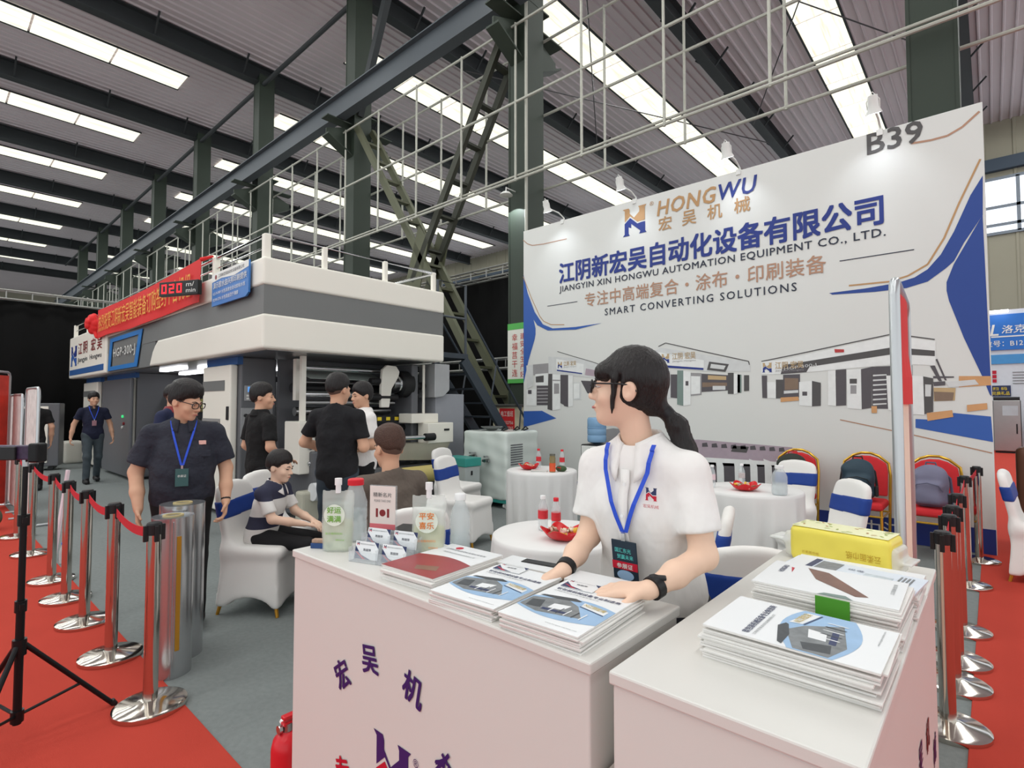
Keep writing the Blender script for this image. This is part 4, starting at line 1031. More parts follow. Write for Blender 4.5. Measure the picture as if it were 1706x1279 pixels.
# backpacks
def backpack(label, loc, rz, m, m2, sc=1., slump=0.):
    t = thing('backpack', label, 'backpack', loc, rz)
    def body(P):
        P = P.copy() / sc; P[:, 1] -= slump * np.clip(P[:, 2], 0, .5)
        d = rbox(P, (0, 0, .20), (.155 , .09, .20), .085)
        d = smin(d, rbox(P, (0, -.09, .15), (.12, .045, .12), .05), .03)
        d = smin(d, ell(P, (0, 0, .36), (.12, .08, .08)), .04)
        return (d + .004 * np.sin(P[:, 2] * 38 + P[:, 0] * 12)) * sc
    b = sdf_obj('bag_body', body, (-.24 * sc, -.26 * sc, -.03), (.24 * sc, .26 * sc, .5 * sc), .012 * sc, m, t)
    MB().tube([(-.05 * sc, .05 * sc, .41 * sc), (-.04 * sc, .05 * sc, .46 * sc), (.04 * sc, .05 * sc, .46 * sc), (.05 * sc, .05 * sc, .41 * sc)], .009 * sc, 8).build('carry_handle', m2, t, smooth=True)
    for sx in (-1, 1): MB().tube([(sx * .07 * sc, .06 * sc, .40 * sc), (sx * .15 * sc, .10 * sc, .30 * sc), (sx * .17 * sc, .06 * sc, .15 * sc), (sx * .15 * sc, .03 * sc, .05 * sc)], .014 * sc, 6).build('shoulder_strap', m2, t, smooth=True)
    MB().tube([(-.125 * sc, -.125 * sc, .18 * sc), (-.09 * sc, -.145 * sc, .24 * sc), (0, -.15 * sc, .262 * sc), (.09 * sc, -.145 * sc, .24 * sc), (.125 * sc, -.125 * sc, .18 * sc)], .005 * sc, 6).build('zip', m2, t)
    MB().bx(.152 * sc, .185 * sc, -.05 * sc, .05 * sc, .05 * sc, .16 * sc).build('side_pocket', m2, t, bevel=.01)
    return t
M_bagk = pm('black_nylon', (34, 35, 36), .6, var=.12, bump=.2, bscale=40)
backpack('black and red backpack leaning on the first red chair', (-1.70, 6.62, .505), R(180) * 0, pm('bag_charcoal', (48, 52, 46), .7, var=.15), pm('bag_red', (196, 48, 46), .6), 1.0)
backpack('dark teal backpack slumped on the middle red chair', (-1.07, 6.62, .505), R(6), pm('bag_teal', (46, 66, 78), .6, var=.12, bump=.2, bscale=30), M_bagk, .96)
backpack('lavender grey backpack standing on the right red chair', (-.47, 6.62, .505), R(-6), pm('bag_lavender', (118, 118, 140), .7, var=.1, bump=.2, bscale=30), pm('bag_greyviolet', (90, 90, 112), .7), .92)
sb = thing('shoulder_bag', 'black shoulder bag lying on a white covered chair by the dispenser', 'bag', (-3.55, 5.88, .49), R(25))
sdf_obj('bag_body', lambda P: smin(ell(P, (0, 0, .11), (.22, .13, .11)), rbox(P, (.05, .03, .2), (.12, .08, .12), .06), .08) + .004 * np.sin(P[:, 0] * 40), (-.3, -.2, -.02), (.3, .2, .36), .013, M_bagk, sb)
MB().tube([(-.2, 0, .14), (-.27, -.02, .1), (-.28, -.03, .04), (-.24, -.05, .02)], .016, 8).build('strap', M_bagk, sb, smooth=True)
MB().tube([(.1, .02, .3), (.02, -.08, .26), (-.1, -.11, .18), (-.18, -.08, .12)], .014, 8).build('strap', M_bagk, sb, smooth=True)

# ---------------------------------------------------------------- round tables under white cloth
M_cloth = pm('white_tablecloth', (228, 227, 225), .65, var=.03, scale=4)
def round_table(label, x, y, r, seed, hem=.03):
    t = thing('round_table', label, 'table', (x, y, 0)); rnd = random.Random(seed); ph = [rnd.uniform(0, 6.28) for _ in range(4)]
    mb = MB(); N = 96
    prof = [(0., .75), (.5, .75), (.97, .75), (1.0, .742), (1.01, .72)]
    rings = []
    for f_, z in prof: rings.append([(r * f_, z)] * N)
    for j in range(1, 9):
        v = j / 8; ring = []
        for k in range(N):
            a = 2 * math.pi * k / N
            fold = math.sin(a * 15 + ph[0]) * .6 + math.sin(a * 23 + ph[1]) * .4
            ring.append((r * (1.01 - .04 * v) + fold * .040 * v ** .6, .72 - (.72 - hem) * v))
        rings.append(ring)
    vs = []
    for ring in rings:
        for k in range(N):
            a = 2 * math.pi * k / N; rr, z = ring[k]; vs.append((rr * math.cos(a), rr * math.sin(a), z))
    mb.add(vs, [(i * N + k, i * N + (k + 1) % N, (i + 1) * N + (k + 1) % N, (i + 1) * N + k) for i in range(len(rings) - 1) for k in range(N)])
    mb.build('tablecloth', M_cloth, t, smooth='all')
    MB().lathe([(.0, .715), (r * .97, .715), (r * .97, .74), (.0, .74)], n=32).build('table_top', M_md, t)
    MB().lathe([(.0, .0), (.22, .0), (.22, .02), (.04, .05), (.035, .715), (.0, .715)], n=20).build('pedestal', M_md, t, smooth=True)
    return t
round_table('round table with white pleated cloth in front of the plastic-wrapped machine', -3.87, 4.83, .40, 1)
round_table('round white clothed table behind the long counter, left of the woman', -1.90, 2.52, .38, 2)
round_table('round table with white pleated cloth to the right of the woman', -1.62, 5.0, .42, 3)
round_table('round white clothed table between the boy and the seated man', -3.45, 2.52, .38, 4)
round_table('white clothed table at the right picture edge before the far booth', .86, 6.45, .42, 5)

# ---------------------------------------------------------------- bottles, bowls, small table things
def clear_mat(name, rgb, alpha, rough=.06):
    m = pm(name, rgb, rough, var=0, spec=.6); b = m.node_tree.nodes['Principled BSDF']; b.inputs['Alpha'].default_value = alpha; return m
M_pet = clear_mat('clear_pet', (222, 230, 232), .34)
M_acr = clear_mat('clear_acrylic', (226, 232, 236), .22)
M_water = clear_mat('water', (215, 226, 228), .35)
M_cap = pm('white_cap', (236, 236, 236), .4, var=0)
M_capr = pm('red_cap', (214, 30, 46), .4, var=0)
M_lblr = pm('red_label', (206, 52, 60), .5, var=.2, scale=40)
def make_bottle(label, loc, H=.23, r=.032, cap=None, lab=None, body=None, fill=.0, wide=False, shoulder=.62):
    t = thing('drink_bottle', label, 'bottle', loc); nk = .5 if not wide else .62
    b = MB().lathe([(.0, .0), (r * .85, .0), (r, .01 * H / .2), (r, H * .30), (r * .93, H * .34), (r, H * .38), (r, H * shoulder), (r * .8, H * (shoulder + .13)), (r * nk, H * .86), (r * nk, H * .92)], n=24)
    b.build('bottle_body', body or M_pet, t, smooth='all')
    if fill: MB().lathe([(.0, .006), (r * .93, .006), (r * .93, H * fill), (.0, H * fill)], n=20).build('water', M_water if body is None else body, t, smooth=True)
    MB().lathe([(.0, H * .90), (r * nk * 1.12, H * .90), (r * nk * 1.12, H * .985), (r * nk, H), (.0, H)], n=18).build('cap', cap or M_cap, t, smooth=True)
    if lab: MB().lathe([(r * 1.012, H * .34), (r * 1.012, H * .58)], n=24).build('label', lab, t, smooth=True)
    return t
Zc = 1.0
make_bottle('empty clear bottle with white cap on the back edge of the long counter', (-1.34, 1.235, Zc), .20, .034, fill=.36)
make_bottle('large clear bottle with red cap on the long counter, behind the left pouch', (-1.76, 1.10, Zc), .225, .042, cap=M_capr, wide=True, fill=.5)
make_bottle('yellow green tea bottle with white cap on the table beside the boy', (-3.28, 2.36, .752), .22, .030, lab=pm('tea_label', (226, 206, 80), .5, var=.3, scale=60), body=clear_mat('tea_liquid', (196, 190, 70), .8))
make_bottle('clear water bottle on the table before the seated man', (-3.22, 2.50, .752), .21, .031, lab=pm('silver_label', (190, 180, 180), .4, var=.3, scale=60))
make_bottle('small red-capped bottle on the table before the seated man', (-3.30, 2.62, .752), .23, .030, cap=M_capr)
make_bottle('clear bottle with red label on the near round table, right of two', (-1.92, 2.53, .752), .20, .028, cap=M_capr, lab=M_lblr, fill=.3)
make_bottle('clear bottle with white cap and red label on the near round table, left of two', (-2.01, 2.52, .752), .205, .030, lab=M_lblr)
make_bottle('red-capped clear bottle at the left of the pleated table near the machine', (-4.02, 4.96, .752), .22, .030, cap=M_capr, lab=M_lblr)
make_bottle('red-capped clear bottle at the right of the pleated table near the machine', (-3.75, 5.06, .752), .22, .030, cap=M_capr, lab=M_lblr)
make_bottle('small clear bottle with white cap near the woman shoulder on the right table', (-1.90, 4.83, .752), .20, .028, lab=pm('pink_label', (226, 200, 206), .5))
make_bottle('small clear bottle with white cap beside the snack bowl on the right table', (-1.74, 5.12, .752), .20, .028, lab=MATS['silver_label'])
make_bottle('large round clear jar with white cap at the right side of the right table', (-1.33, 4.80, .752), .24, .062, wide=False, fill=.4, lab=None)
# snack bowls: red lotus trays with wrapped sweets
M_bowl = pm('red_plastic_tray', (206, 28, 34), .25, var=.05)
SWEET = [pm('sweet_yellow', (232, 196, 70), .4), pm('sweet_brown', (150, 110, 84), .4), pm('sweet_pink', (214, 170, 160), .4), pm('sweet_cream', (232, 222, 196), .4)]
def snack_bowl(label, loc, r=.11, seed=1):
    t = thing('snack_tray', label, 'tray', loc); N = 60
    mb = MB(); rings = []
    for f_, z in ((0, .006), (.55, .006), (.8, .022), (1., .05), (1.03, .055)):
        rings.append([(r * f_ * (1 + (.10 * f_ ** 3) * math.cos(5 * 2 * math.pi * k / N)), z + (.012 * f_ ** 4) * math.cos(5 * 2 * math.pi * k / N)) for k in range(N)])
    vs = [(rg[k][0] * math.cos(2 * math.pi * k / N), rg[k][0] * math.sin(2 * math.pi * k / N), rg[k][1]) for rg in rings for k in range(N)]
    mb.add(vs, [(i * N + k, i * N + (k + 1) % N, (i + 1) * N + (k + 1) % N, (i + 1) * N + k) for i in range(len(rings) - 1) for k in range(N)])
    mb.build('tray_shell', M_bowl, t, smooth='all', solid=.004)
    rnd = random.Random(seed)
    for k in range(16):
        a = rnd.uniform(0, 6.28); q = r * .68 * math.sqrt(rnd.random()); z = .035 + rnd.uniform(0, .02)
        s = thing('x', None, None); bpy.data.objects.remove(s)
        w = MB().lathe([(.0, -.024), (.009, -.022), (.003, -.014), (.011, -.008), (.012, .006), (.003, .014), (.009, .022), (.0, .024)], n=8)
        o = w.build('wrapped_sweet', SWEET[k % 4], None, smooth=True)
        o.location = (loc[0] + q * math.cos(a), loc[1] + q * math.sin(a), loc[2] + z); o.rotation_euler = (R(90) + rnd.uniform(-.4, .4), rnd.uniform(-.3, .3), rnd.uniform(0, 3.1))
        tag(o, 'small wrapped sweets piled in the ' + label[label.index('on the'):].replace('on the', 'red tray on the'), 'sweet', 'sweets in the tray ' + label[label.index('on the'):])
    return t
snack_bowl('red lotus tray of sweets on the near round table', (-1.79, 2.43, .752), .115, 1)
snack_bowl('red lotus tray of sweets on the table near the machine', (-3.98, 4.74, .752), .11, 2)
snack_bowl('red lotus tray of sweets on the right table', (-1.62, 4.85, .752), .115, 3)
# tin, jar and leaflets on the table near the machine
jr = thing('pickle_jar', 'tall glass jar with orange label on the table near the machine', 'jar', (-3.63, 4.72, .752))
MB().lathe([(.0, .0), (.034, .0), (.034, .15), (.03, .17), (.03, .18), (.0, .18)], n=20).build('jar_body', clear_mat('amber_glass', (150, 130, 80), .7), jr, smooth=True)
MB().lathe([(.035, .01), (.035, .10)], n=20).build('jar_label', pm('orange_label', (222, 92, 54), .5), jr, smooth=True)
MB().lathe([(.0, .18), (.032, .18), (.032, .2), (.0, .2)], n=20).build('jar_lid', pm('jar_lid_grey', (120, 120, 110), .3, .6), jr, smooth=True)
dsh = thing('green_dish', 'small dark green pouch lying on the table near the machine', 'pouch', (-3.60, 4.84, .752))
sdf_obj('pouch_body', lambda P: ell(P, (0, 0, .03), (.07, .05, .035)), (-.1, -.1, -.01), (.1, .1, .1), .01, pm('pouch_green', (60, 84, 52), .5, var=.3, scale=50), dsh)
MB().bx(-.02, .025, -.045, -.03, .02, .05).build('red_patch', M_capr, dsh)
lf = thing('paper_sheaf', 'thin sheaf of white leaflets on the table near the machine', 'leaflets', (-3.80, 4.70, .752), R(30))
for k in range(3): MB().bx(-.09, .09, -.07, .07, k * .004, k * .004 + .003).build('leaflet', M_white, lf, rot=(0, 0, R(4 * k)))
# ---------------------------------------------------------------- goods on the long counter
M_paper = pm('paper_edges', (226, 224, 220), .7, var=.10, scale=3, stretch=(1, 1, 120))
M_cover2 = pm('gloss_cover', (232, 234, 235), .22, var=.02)
M_pgrey = pm('print_machine_grey', (120, 124, 126), .4, var=.5, scale=60)
M_pdark = pm('print_machine_dark', (64, 68, 72), .4, var=.4, scale=70)
M_pblue = pm('print_sky_blue', (150, 182, 214), .4, var=.15, scale=20)
M_pgold = pm('print_pale_gold', (206, 186, 120), .4, var=.2, scale=40)
M_pnav = pm('print_dark_navy', (44, 54, 92), .4, var=.1)
M_predc = pm('print_wine', (150, 52, 56), .35, var=.25, scale=9)
def mag_stack(label, low, loc, rz, W, D, n, seed, cover, th=.0045, jit=.004, name='magazine', group=None):
    """a pile of catalogues: every copy is a thing of its own; returns the top one"""
    rnd = random.Random(seed); top = None; me = None
    for k in range(n):
        lab = label if k == n - 1 else None
        o = MB() if me is None else None
        dx, dy, dr = rnd.uniform(-jit, jit), rnd.uniform(-jit, jit), rnd.uniform(-.02, .02)
        if me is None:
            b = MB(); b.bx(-W / 2, W / 2, -D / 2, D / 2, 0, th * .92); ob = b.build(name, [M_paper], None, bevel=.001); me = ob
        else:
            ob = me.copy(); COL.objects.link(ob)
        ob.location = (loc[0] + dx, loc[1] + dy, loc[2] + k * th); ob.rotation_euler = (0, 0, rz + dr)
        tag(ob, label if k == n - 1 else 'lower copies ' + low, 'magazine', group)
        top = ob
    t = th
    cover(top, W, D, t)
    return top
def flat(parent, pts, m, z, name='cover_print'): return MB().add([(x, y, z) for x, y in pts], [tuple(range(len(pts)))]).build(name, m, parent)
def cover_catalog(o, W, D, th):
    z = th
    flat(o, [(-W / 2, -D / 2), (W / 2, -D / 2), (W / 2, D / 2), (-W / 2, D / 2)], M_cover2, z - .0002, 'cover')
    z += .0002
    text('软包装机械设备专业制造商', .02, M_pnav, o, (-W * .42, D * .22, z), rot=(0, 0, 0), width=W * .84, height=.014, bold=.01)
    text('江阴新宏吴自动化设备有限公司', .01, M_pgrey, o, (-W * .42, D * .18, z), rot=(0, 0, 0), width=W * .6, height=.006)
    # arc-shaped picture of a press
    arc = [(-W / 2, -D * .08)] + [(-W / 2 + W * k / 10, -D * .02 + D * .14 * math.sin(k / 10 * 2.6)) for k in range(11)] + [(W / 2, -D * .26)] + [(W / 2 - W * k / 10, -D * .26 - D * .09 * math.sin(k / 10 * 3.1)) for k in range(1, 11)]
    flat(o, arc, M_pblue, z)
    flat(o, [(-W * .48, -D * .05), (-W * .1, D * .06), (W * .1, -D * .02), (W * .3, -D * .22), (-W * .2, -D * .30), (-W * .48, -D * .24)], M_pgrey, z + .0002)
    flat(o, [(-W * .45, D * .02), (-W * .42, D * .05), (-W * .05, D * .12), (W * .06, D * .09), (W * .04, D * .07), (-W * .2, D * .02)], M_pdark, z + .0003)
    flat(o, [(-W * .44, -D * .10), (-W * .30, -D * .06), (-W * .22, -D * .22), (-W * .4, -D * .24)], M_pdark, z + .0004)
    flat(o, [(-W * .16, -D * .08), (W * .04, -D * .05), (W * .02, -D * .16), (-W * .16, -D * .18)], M_cover2, z + .0004)
    flat(o, [(-W * .2, -D * .2), (W * .12, -D * .18), (W * .10, -D * .22), (-W * .2, -D * .24)], M_pnav, z + .0005)
    flat(o, [(W * .10, D * .08), (W * .44, D * .02), (W * .44, -D * .06), (W * .12, -D * .0)], M_cover2, z + .0005)
    text('N江阴宏吴', .02, M_pgold, o, (W * .13, D * .015, z + .0007), rot=(0, 0, R(-9)), width=W * .28, height=.016, bold=.01)
    flat(o, [(W * .11, -D * .005), (W * .44, -D * .065), (W * .44, -D * .075), (W * .11, -D * .015)], M_pnav, z + .0006)
    for k in range(5): flat(o, [(-W * .1 + k * .02, -D * .24), (-W * .09 + k * .02, -D * .12), (-W * .075 + k * .02, -D * .13), (-W * .085 + k * .02, -D * .25)], M_pdark if k % 2 else M_cover2, z + .0006 + k * .0001)
    text('www.hongwu-machine.com', .008, M_pgrey, o, (W * .05, -D * .44, z), rot=(0, 0, 0), width=W * .38, height=.005)
def biz_card(label, loc, rz, tilt=0., nm='陈丽萍'):
    t = thing('business_card', label, 'card', loc, rot=(tilt, 0, rz))
    MB().bx(-.045, .045, -.027, .027, 0, .0012).build('card_sheet', M_cover2, t)
    flat(t, [(-.045, -.027), (.02, -.027), (-.02, -.014), (-.045, .012)], M_pnav, .0014); flat(t, [(-.045, -.005), (-.035, -.008), (.0, -.027), (-.012, -.027)], M_cred, .0016); flat(t, [(.045, .027), (.028, .027), (.045, .008)], M_pnav, .0014)
    text(nm, .01, M_ink, t, (-.012, -.002, .0016), rot=(0, 0, 0), height=.008, bold=.01); text('江阴新宏吴自动化设备有限公司', .006, M_pgrey, t, (-.03, .017, .0016), rot=(0, 0, 0), width=.06, height=.004)
    logo(t, (-.041, .014, 0), (.011, 0, 0), (0, .01, 0), M_pnav, M_cred, (0, 0, .0016))
    return t
g1 = 'catalogues piled on the long counter'
PLAINC = lambda o, W, D, th: flat(o, [(-W / 2, -D / 2), (W / 2, -D / 2), (W / 2, D / 2), (-W / 2, D / 2)], M_cover2, th)
mag_stack('folded leaflet behind the corner pile, under the woman hand', 'of leaflets behind the corner catalogue pile', (-.775, 1.232, Zc), R(4), .20, .085, 6, 1, PLAINC, .0055, group=g1)
mag_stack('machine catalogue on top of the pile at the counter corner', 'in the catalogue pile at the counter corner', (-.735, 1.034, Zc), R(3), .21, .285, 8, 2, cover_catalog, group=g1)
mag_stack('folded leaflet behind the second catalogue pile', 'of leaflets behind the second catalogue pile', (-1.03, 1.235, Zc), R(6), .20, .085, 5, 3, PLAINC, .0055, group=g1)
mag_stack('machine catalogue on top of the second pile, left of the corner pile', 'in the second catalogue pile beside the wine red magazine', (-.978, 1.036, Zc), R(4), .21, .285, 7, 4, cover_catalog, group=g1)
biz_card('business card lying on the corner catalogue pile', (-.79, 1.145, Zc + .0372), R(6)); biz_card('business card lying on the second catalogue pile, below the woman arm', (-1.03, 1.145, Zc + .033), R(8))
def cover_red(o, W, D, th):
    flat(o, [(-W / 2, -D / 2), (W / 2, -D / 2), (W / 2, D / 2), (-W / 2, D / 2)], M_cover2, th - .0002, 'cover')
    flat(o, [(-W / 2, -D / 2)] + [(-W / 2 + W * k / 8, -D * .0 + D * .08 * math.sin(k / 8 * 3.14)) for k in range(9)] + [(W / 2, -D / 2)], M_predc, th + .0002)
    text('江阴新宏吴自动化有限公司专刊', .02, M_ink, o, (-W * .38, D * .30, th + .0002), rot=(0, 0, 0), width=W * .76, height=.012)
    text('高端软包装设备科技创新公司', .02, M_pgrey, o, (-W * .30, D * .20, th + .0002), rot=(0, 0, 0), width=W * .6, height=.010)
    MB().lathe([(0, 0), (.013, 0), (.013, .0005), (0, .0005)], n=16).build('round_mark', M_cred, o, loc=(-W * .22, D * .40, th))
    flat(o, [(-W * .1, -D * .3), (W * .2, -D * .2), (W * .3, -D * .32), (0, -D * .4)], pm('print_bronze_dark', (130, 92, 76), .35, var=.3, scale=30), th + .0004)
mag_stack('magazine with a wine red cover picture on the long counter', 'under the wine red magazine on the long counter', (-1.22, 1.06, Zc), R(4), .215, .29, 8, 5, cover_red, .005, .006, group=g1)
# notebooks
nb = thing('notebook', 'black hardcover notebook with cream pages on the long counter', 'notebook', (-1.53, 1.17, Zc + .020), R(20))
MB().bx(-.075, .075, -.105, .105, .003, .020).build('pages', pm('cream_pages', (214, 200, 168), .7, var=.1, stretch=(1, 1, 100)), nb)
MB().bx(-.08, .08, -.11, .11, .020, .024).build('front_cover', M_blackp, nb, bevel=.001); MB().bx(-.08, .08, -.11, .11, 0, .003).build('back_cover', pm('tan_cover', (180, 160, 128), .5), nb)
nb2 = thing('notebook', 'closed black notebook lying on the cream-paged notebook', 'notebook', (-1.54, 1.18, Zc + .045), R(28))
MB().bx(-.07, .07, -.09, .09, 0, .012).build('notebook_body', M_blackp, nb2, bevel=.002)
mag_stack('plain brochure under the notebooks on the long counter', 'of plain brochures under the notebooks', (-1.50, 1.15, Zc), R(-20), .30, .21, 4, 6, lambda o, W, D, th: flat(o, [(-W / 2, -D / 2), (W / 2, -D / 2), (W / 2, D / 2), (-W / 2, D / 2)], M_cover2, th), .0048, group=g1)
# acrylic price stand + card holder
sgn = thing('table_sign', 'small pink and white table sign in a clear stand on the long counter', 'sign', (-1.60, 1.11, Zc), R(25))
MB().bx(-.052, .052, -.004, .004, .06, .215).build('acrylic_plate', M_acr, sgn); MB().bx(-.052, .052, -.05, .05, 0, .004).build('acrylic_foot', M_acr, sgn); MB().bx(-.052, .052, -.004, .004, .004, .06).build('acrylic_stem', M_acr, sgn)
MB().bx(-.050, .050, -.0055, -.0045, .064, .213).build('sign_card', pm('sign_pinkwhite', (232, 218, 212), .4), sgn)
MB().bx(-.050, .050, -.0065, -.0055, .064, .082).build('pink_band', pm('sign_pink', (216, 110, 118), .4), sgn)
text('精新名片', .02, M_pdark, sgn, (-.036, -.0067, .175), width=.072, height=.016); text('PLEASE TAKE ONE', .01, M_pgrey, sgn, (-.032, -.0067, .158), width=.064, height=.008)
for sx in (-1, 1): MB().bx(sx * .022 - .004, sx * .022 + .004, -.0065, -.0055, .105, .135).build('picture_bar', M_pred, sgn)
MB().lathe([(0.006, 0), (.012, 0), (.012, .0006), (.006, .0006)], n=14).build('picture_ring', M_pred, sgn, loc=(0, -.0056, .12), rot=(R(90), 0, 0))
chd = thing('card_holder', 'clear acrylic business card holder on the long counter', 'card holder', (-1.45, 1.0, Zc), R(18))
for k, (y, z) in enumerate(((0, 0), (.06, .03))):
    mb = MB(); mb.bx(-.105, .105, y - .03, y - .027, 0, .035 + z); mb.bx(-.105, .105, y + .024, y + .027, 0, .05 + z); mb.bx(-.105, .105, y - .03, y + .027, z, z + .003)
    for x in (-.105, 0, .102): mb.bx(x, x + .003, y - .03, y + .027, 0, .045 + z)
    mb.build('acrylic_tray', M_acr, chd)
for k, (dx, dy, dz, pos) in enumerate(((-.053, -.005, .030, 'front left'), (.052, -.005, .030, 'front right'), (-.053, .055, .060, 'rear left'), (.052, .055, .060, 'rear right'))):
    a = R(18); biz_card('upright business card in the %s slot of the clear holder' % pos, (-1.45 + dx * math.cos(a) - dy * math.sin(a), 1.0 + dx * math.sin(a) + dy * math.cos(a), Zc + dz + .003), a, R(78))
# drink pouches with spouts
def pouch(label, loc, rz, lines, ink, liquid):
    t = thing('drink_pouch', label, 'drink pouch', loc, rz)
    M_film = clear_mat('pouch_film', (226, 232, 226), .34, .12)
    def body(P):
        z = P[:, 2]; th = .030 * np.clip(1 - (z / .20) ** 2, .06, 1) ; w = .052 + .006 * np.clip(z / .2, 0, 1)
        q = np.sqrt((np.abs(P[:, 0]) / w) ** 4 + (P[:, 1] / th) ** 2) - 1
        return np.maximum(q * .02, np.maximum(z - .205, -z)) + .0008 * np.sin(P[:, 0] * 120 + z * 60)
    sdf_obj('pouch_film', body, (-.075, -.05, -.01), (.075, .05, .22), .0055, M_film, t)
    sdf_obj('liquid', lambda P: np.maximum(body(P) + .003, P[:, 2] - .105), (-.075, -.05, -.01), (.075, .05, .13), .006, clear_mat(liquid[0], liquid[1], .55), t)
    MB().lathe([(.0, .195), (.009, .195), (.009, .222), (.012, .222), (.012, .245), (.0, .246)], n=14).build('spout_cap', M_cap, t, smooth=True)
    MB().lathe([(0, 0), (.036, 0), (.036, .001), (0, .001)], n=28).build('label_disc', pm('label_mint', (226, 236, 222), .5), t, loc=(0, -.0325, .125), rot=(R(90), 0, 0))
    for i, s in enumerate(lines): text(s, .03, ink, t, (-.024, -.036, .132 - i * .03), width=.048, height=.022, bold=.015)
    text('复合植物饮料', .01, ink, t, (-.03, -.034, .06), width=.06, height=.008); text('450ml', .008, ink, t, (.005, -.034, .04), width=.03, height=.006)
    return t
pouch('clear spout pouch with green characters at the left end of the counter', (-1.685, .985, Zc), R(38), ('好运', '满满'), pm('ink_green', (116, 176, 58), .5), ('liquid_pale', (214, 222, 190)))
pouch('clear spout pouch with orange characters beside the notebooks', (-1.375, 1.13, Zc), R(38), ('平安', '喜乐'), pm('ink_orange', (226, 128, 44), .5), ('liquid_yellow', (216, 218, 160)))
tin = thing('small_box', 'small dark blue patterned box at the left end of the counter', 'box', (-1.755, .965, Zc), R(35))
MB().bx(-.035, .035, -.015, .015, 0, .018).build('box_body', pm('box_navy', (40, 70, 120), .4, var=.3, scale=40), tin, bevel=.002); MB().bx(-.032, .032, -.012, .012, .018, .03).build('box_lid', pm('box_lid_brown', (170, 140, 120), .4, var=.4, scale=60), tin, bevel=.002)
tkl = thing('wallet', 'black wallet lying behind the catalogues by the woman wrist', 'wallet', (-1.0, 1.26, Zc), R(10))
MB().bx(-.075, .05, -.022, .022, 0, .03).build('wallet_body', M_blackp, tkl, bevel=.008)

# ---------------------------------------------------------------- goods on the right counter
g2 = 'catalogues piled on the right counter'
mag_stack('machine catalogue on top of the near pile on the right counter', 'in the near catalogue pile on the right counter', (-.295, 1.165, Zc), R(90), .21, .295, 14, 11, cover_catalog, .0046, .009, group=g2)
def cover_green(o, W, D, th):
    flat(o, [(-W / 2, -D / 2), (W / 2, -D / 2), (W / 2, D / 2), (-W / 2, D / 2)], M_cover2, th - .0002, 'cover')
    flat(o, [(-W * .30, -D * .30), (W * .34, D * .05), (W * .40, D * .22), (W * .0, D * .10), (-W * .36, -D * .22)], pm('print_valley', (120, 84, 70), .3, var=.5, scale=18), th + .0002)
    flat(o, [(-W / 2, -D * .22), (-W / 2, D * .02), (-W * .42, -D * .02), (-W * .40, -D * .16)], pm('print_green', (84, 160, 44), .4, var=.1), th + .0003)
    text('江阴新宏吴', .02, M_pgrey, o, (-W * .05, -D * .44, th + .0002), rot=(0, 0, 0), width=W * .4, height=.008); text('HONGWU', .02, M_pnav, o, (W * .05, D * .36, th + .0002), rot=(0, 0, 0), width=W * .3, height=.012, bold=.02)
    flat(o, [(W * .1, D * .30), (W * .32, D * .34), (W * .3, D * .31)], M_cred, th + .0003)
s5t = mag_stack('catalogue with a brown landscape picture on the tall rear pile', 'in the tall rear pile on the right counter', (-.290, 1.445, Zc), R(90), .215, .285, 16, 12, cover_green, .0052, .006, group=g2)
gb = thing('paper_wrapper', 'bright green band showing on the front of the tall rear pile', 'paper band', (-.27, 1.332, Zc))
MB().bx(-.03, .035, -.0035, .0, .005, .035).build('green_sheet', pm('leaf_green', (70, 140, 38), .5, var=.1), gb); MB().bx(-.03, .035, -.0035, .0, .042, .082).build('green_sheet', MATS['leaf_green'], gb)
br = thing('folded_brochure', 'pale blue product brochure with a machine photo behind the tall pile', 'brochure', (-.285, 1.625, Zc + .062), R(-6))
MB().bx(-.15, .15, -.075, .075, 0, .004).build('brochure_sheet', pm('brochure_pale', (214, 222, 232), .35), br, bevel=.001)
MB().bx(-.145, -.10, -.07, .07, .004, .0046).build('text_panel', M_cover2, br); MB().bx(-.10, -.085, -.07, .07, .0045, .0052).build('blue_bar', M_pnav, br)
MB().bx(-.08, -.03, -.05, .06, .0045, .0052).build('photo_panel', M_pgrey, br); MB().bx(.03, .09, -.05, .02, .0045, .0052).build('photo_panel', pm('photo_pale', (190, 200, 206), .4, var=.4, scale=70), br)
for k in range(4): MB().bx(.10 + .008 * k, .104 + .008 * k, -.03, .05, .0045, .005).build('text_line', M_pgrey, br)
text('设备', .02, M_pnav, br, (-.012, .02, .0052), rot=(0, 0, 0), height=.014)
mag_stack('plain white catalogue right under the pale blue brochure', 'of white catalogues below the pale blue brochure', (-.285, 1.655, Zc), R(90), .20, .29, 12, 13, lambda o, W, D, th: flat(o, [(-W / 2, -D / 2), (W / 2, -D / 2), (W / 2, D / 2), (-W / 2, D / 2)], M_cover2, th), .005, .004, group=g2)
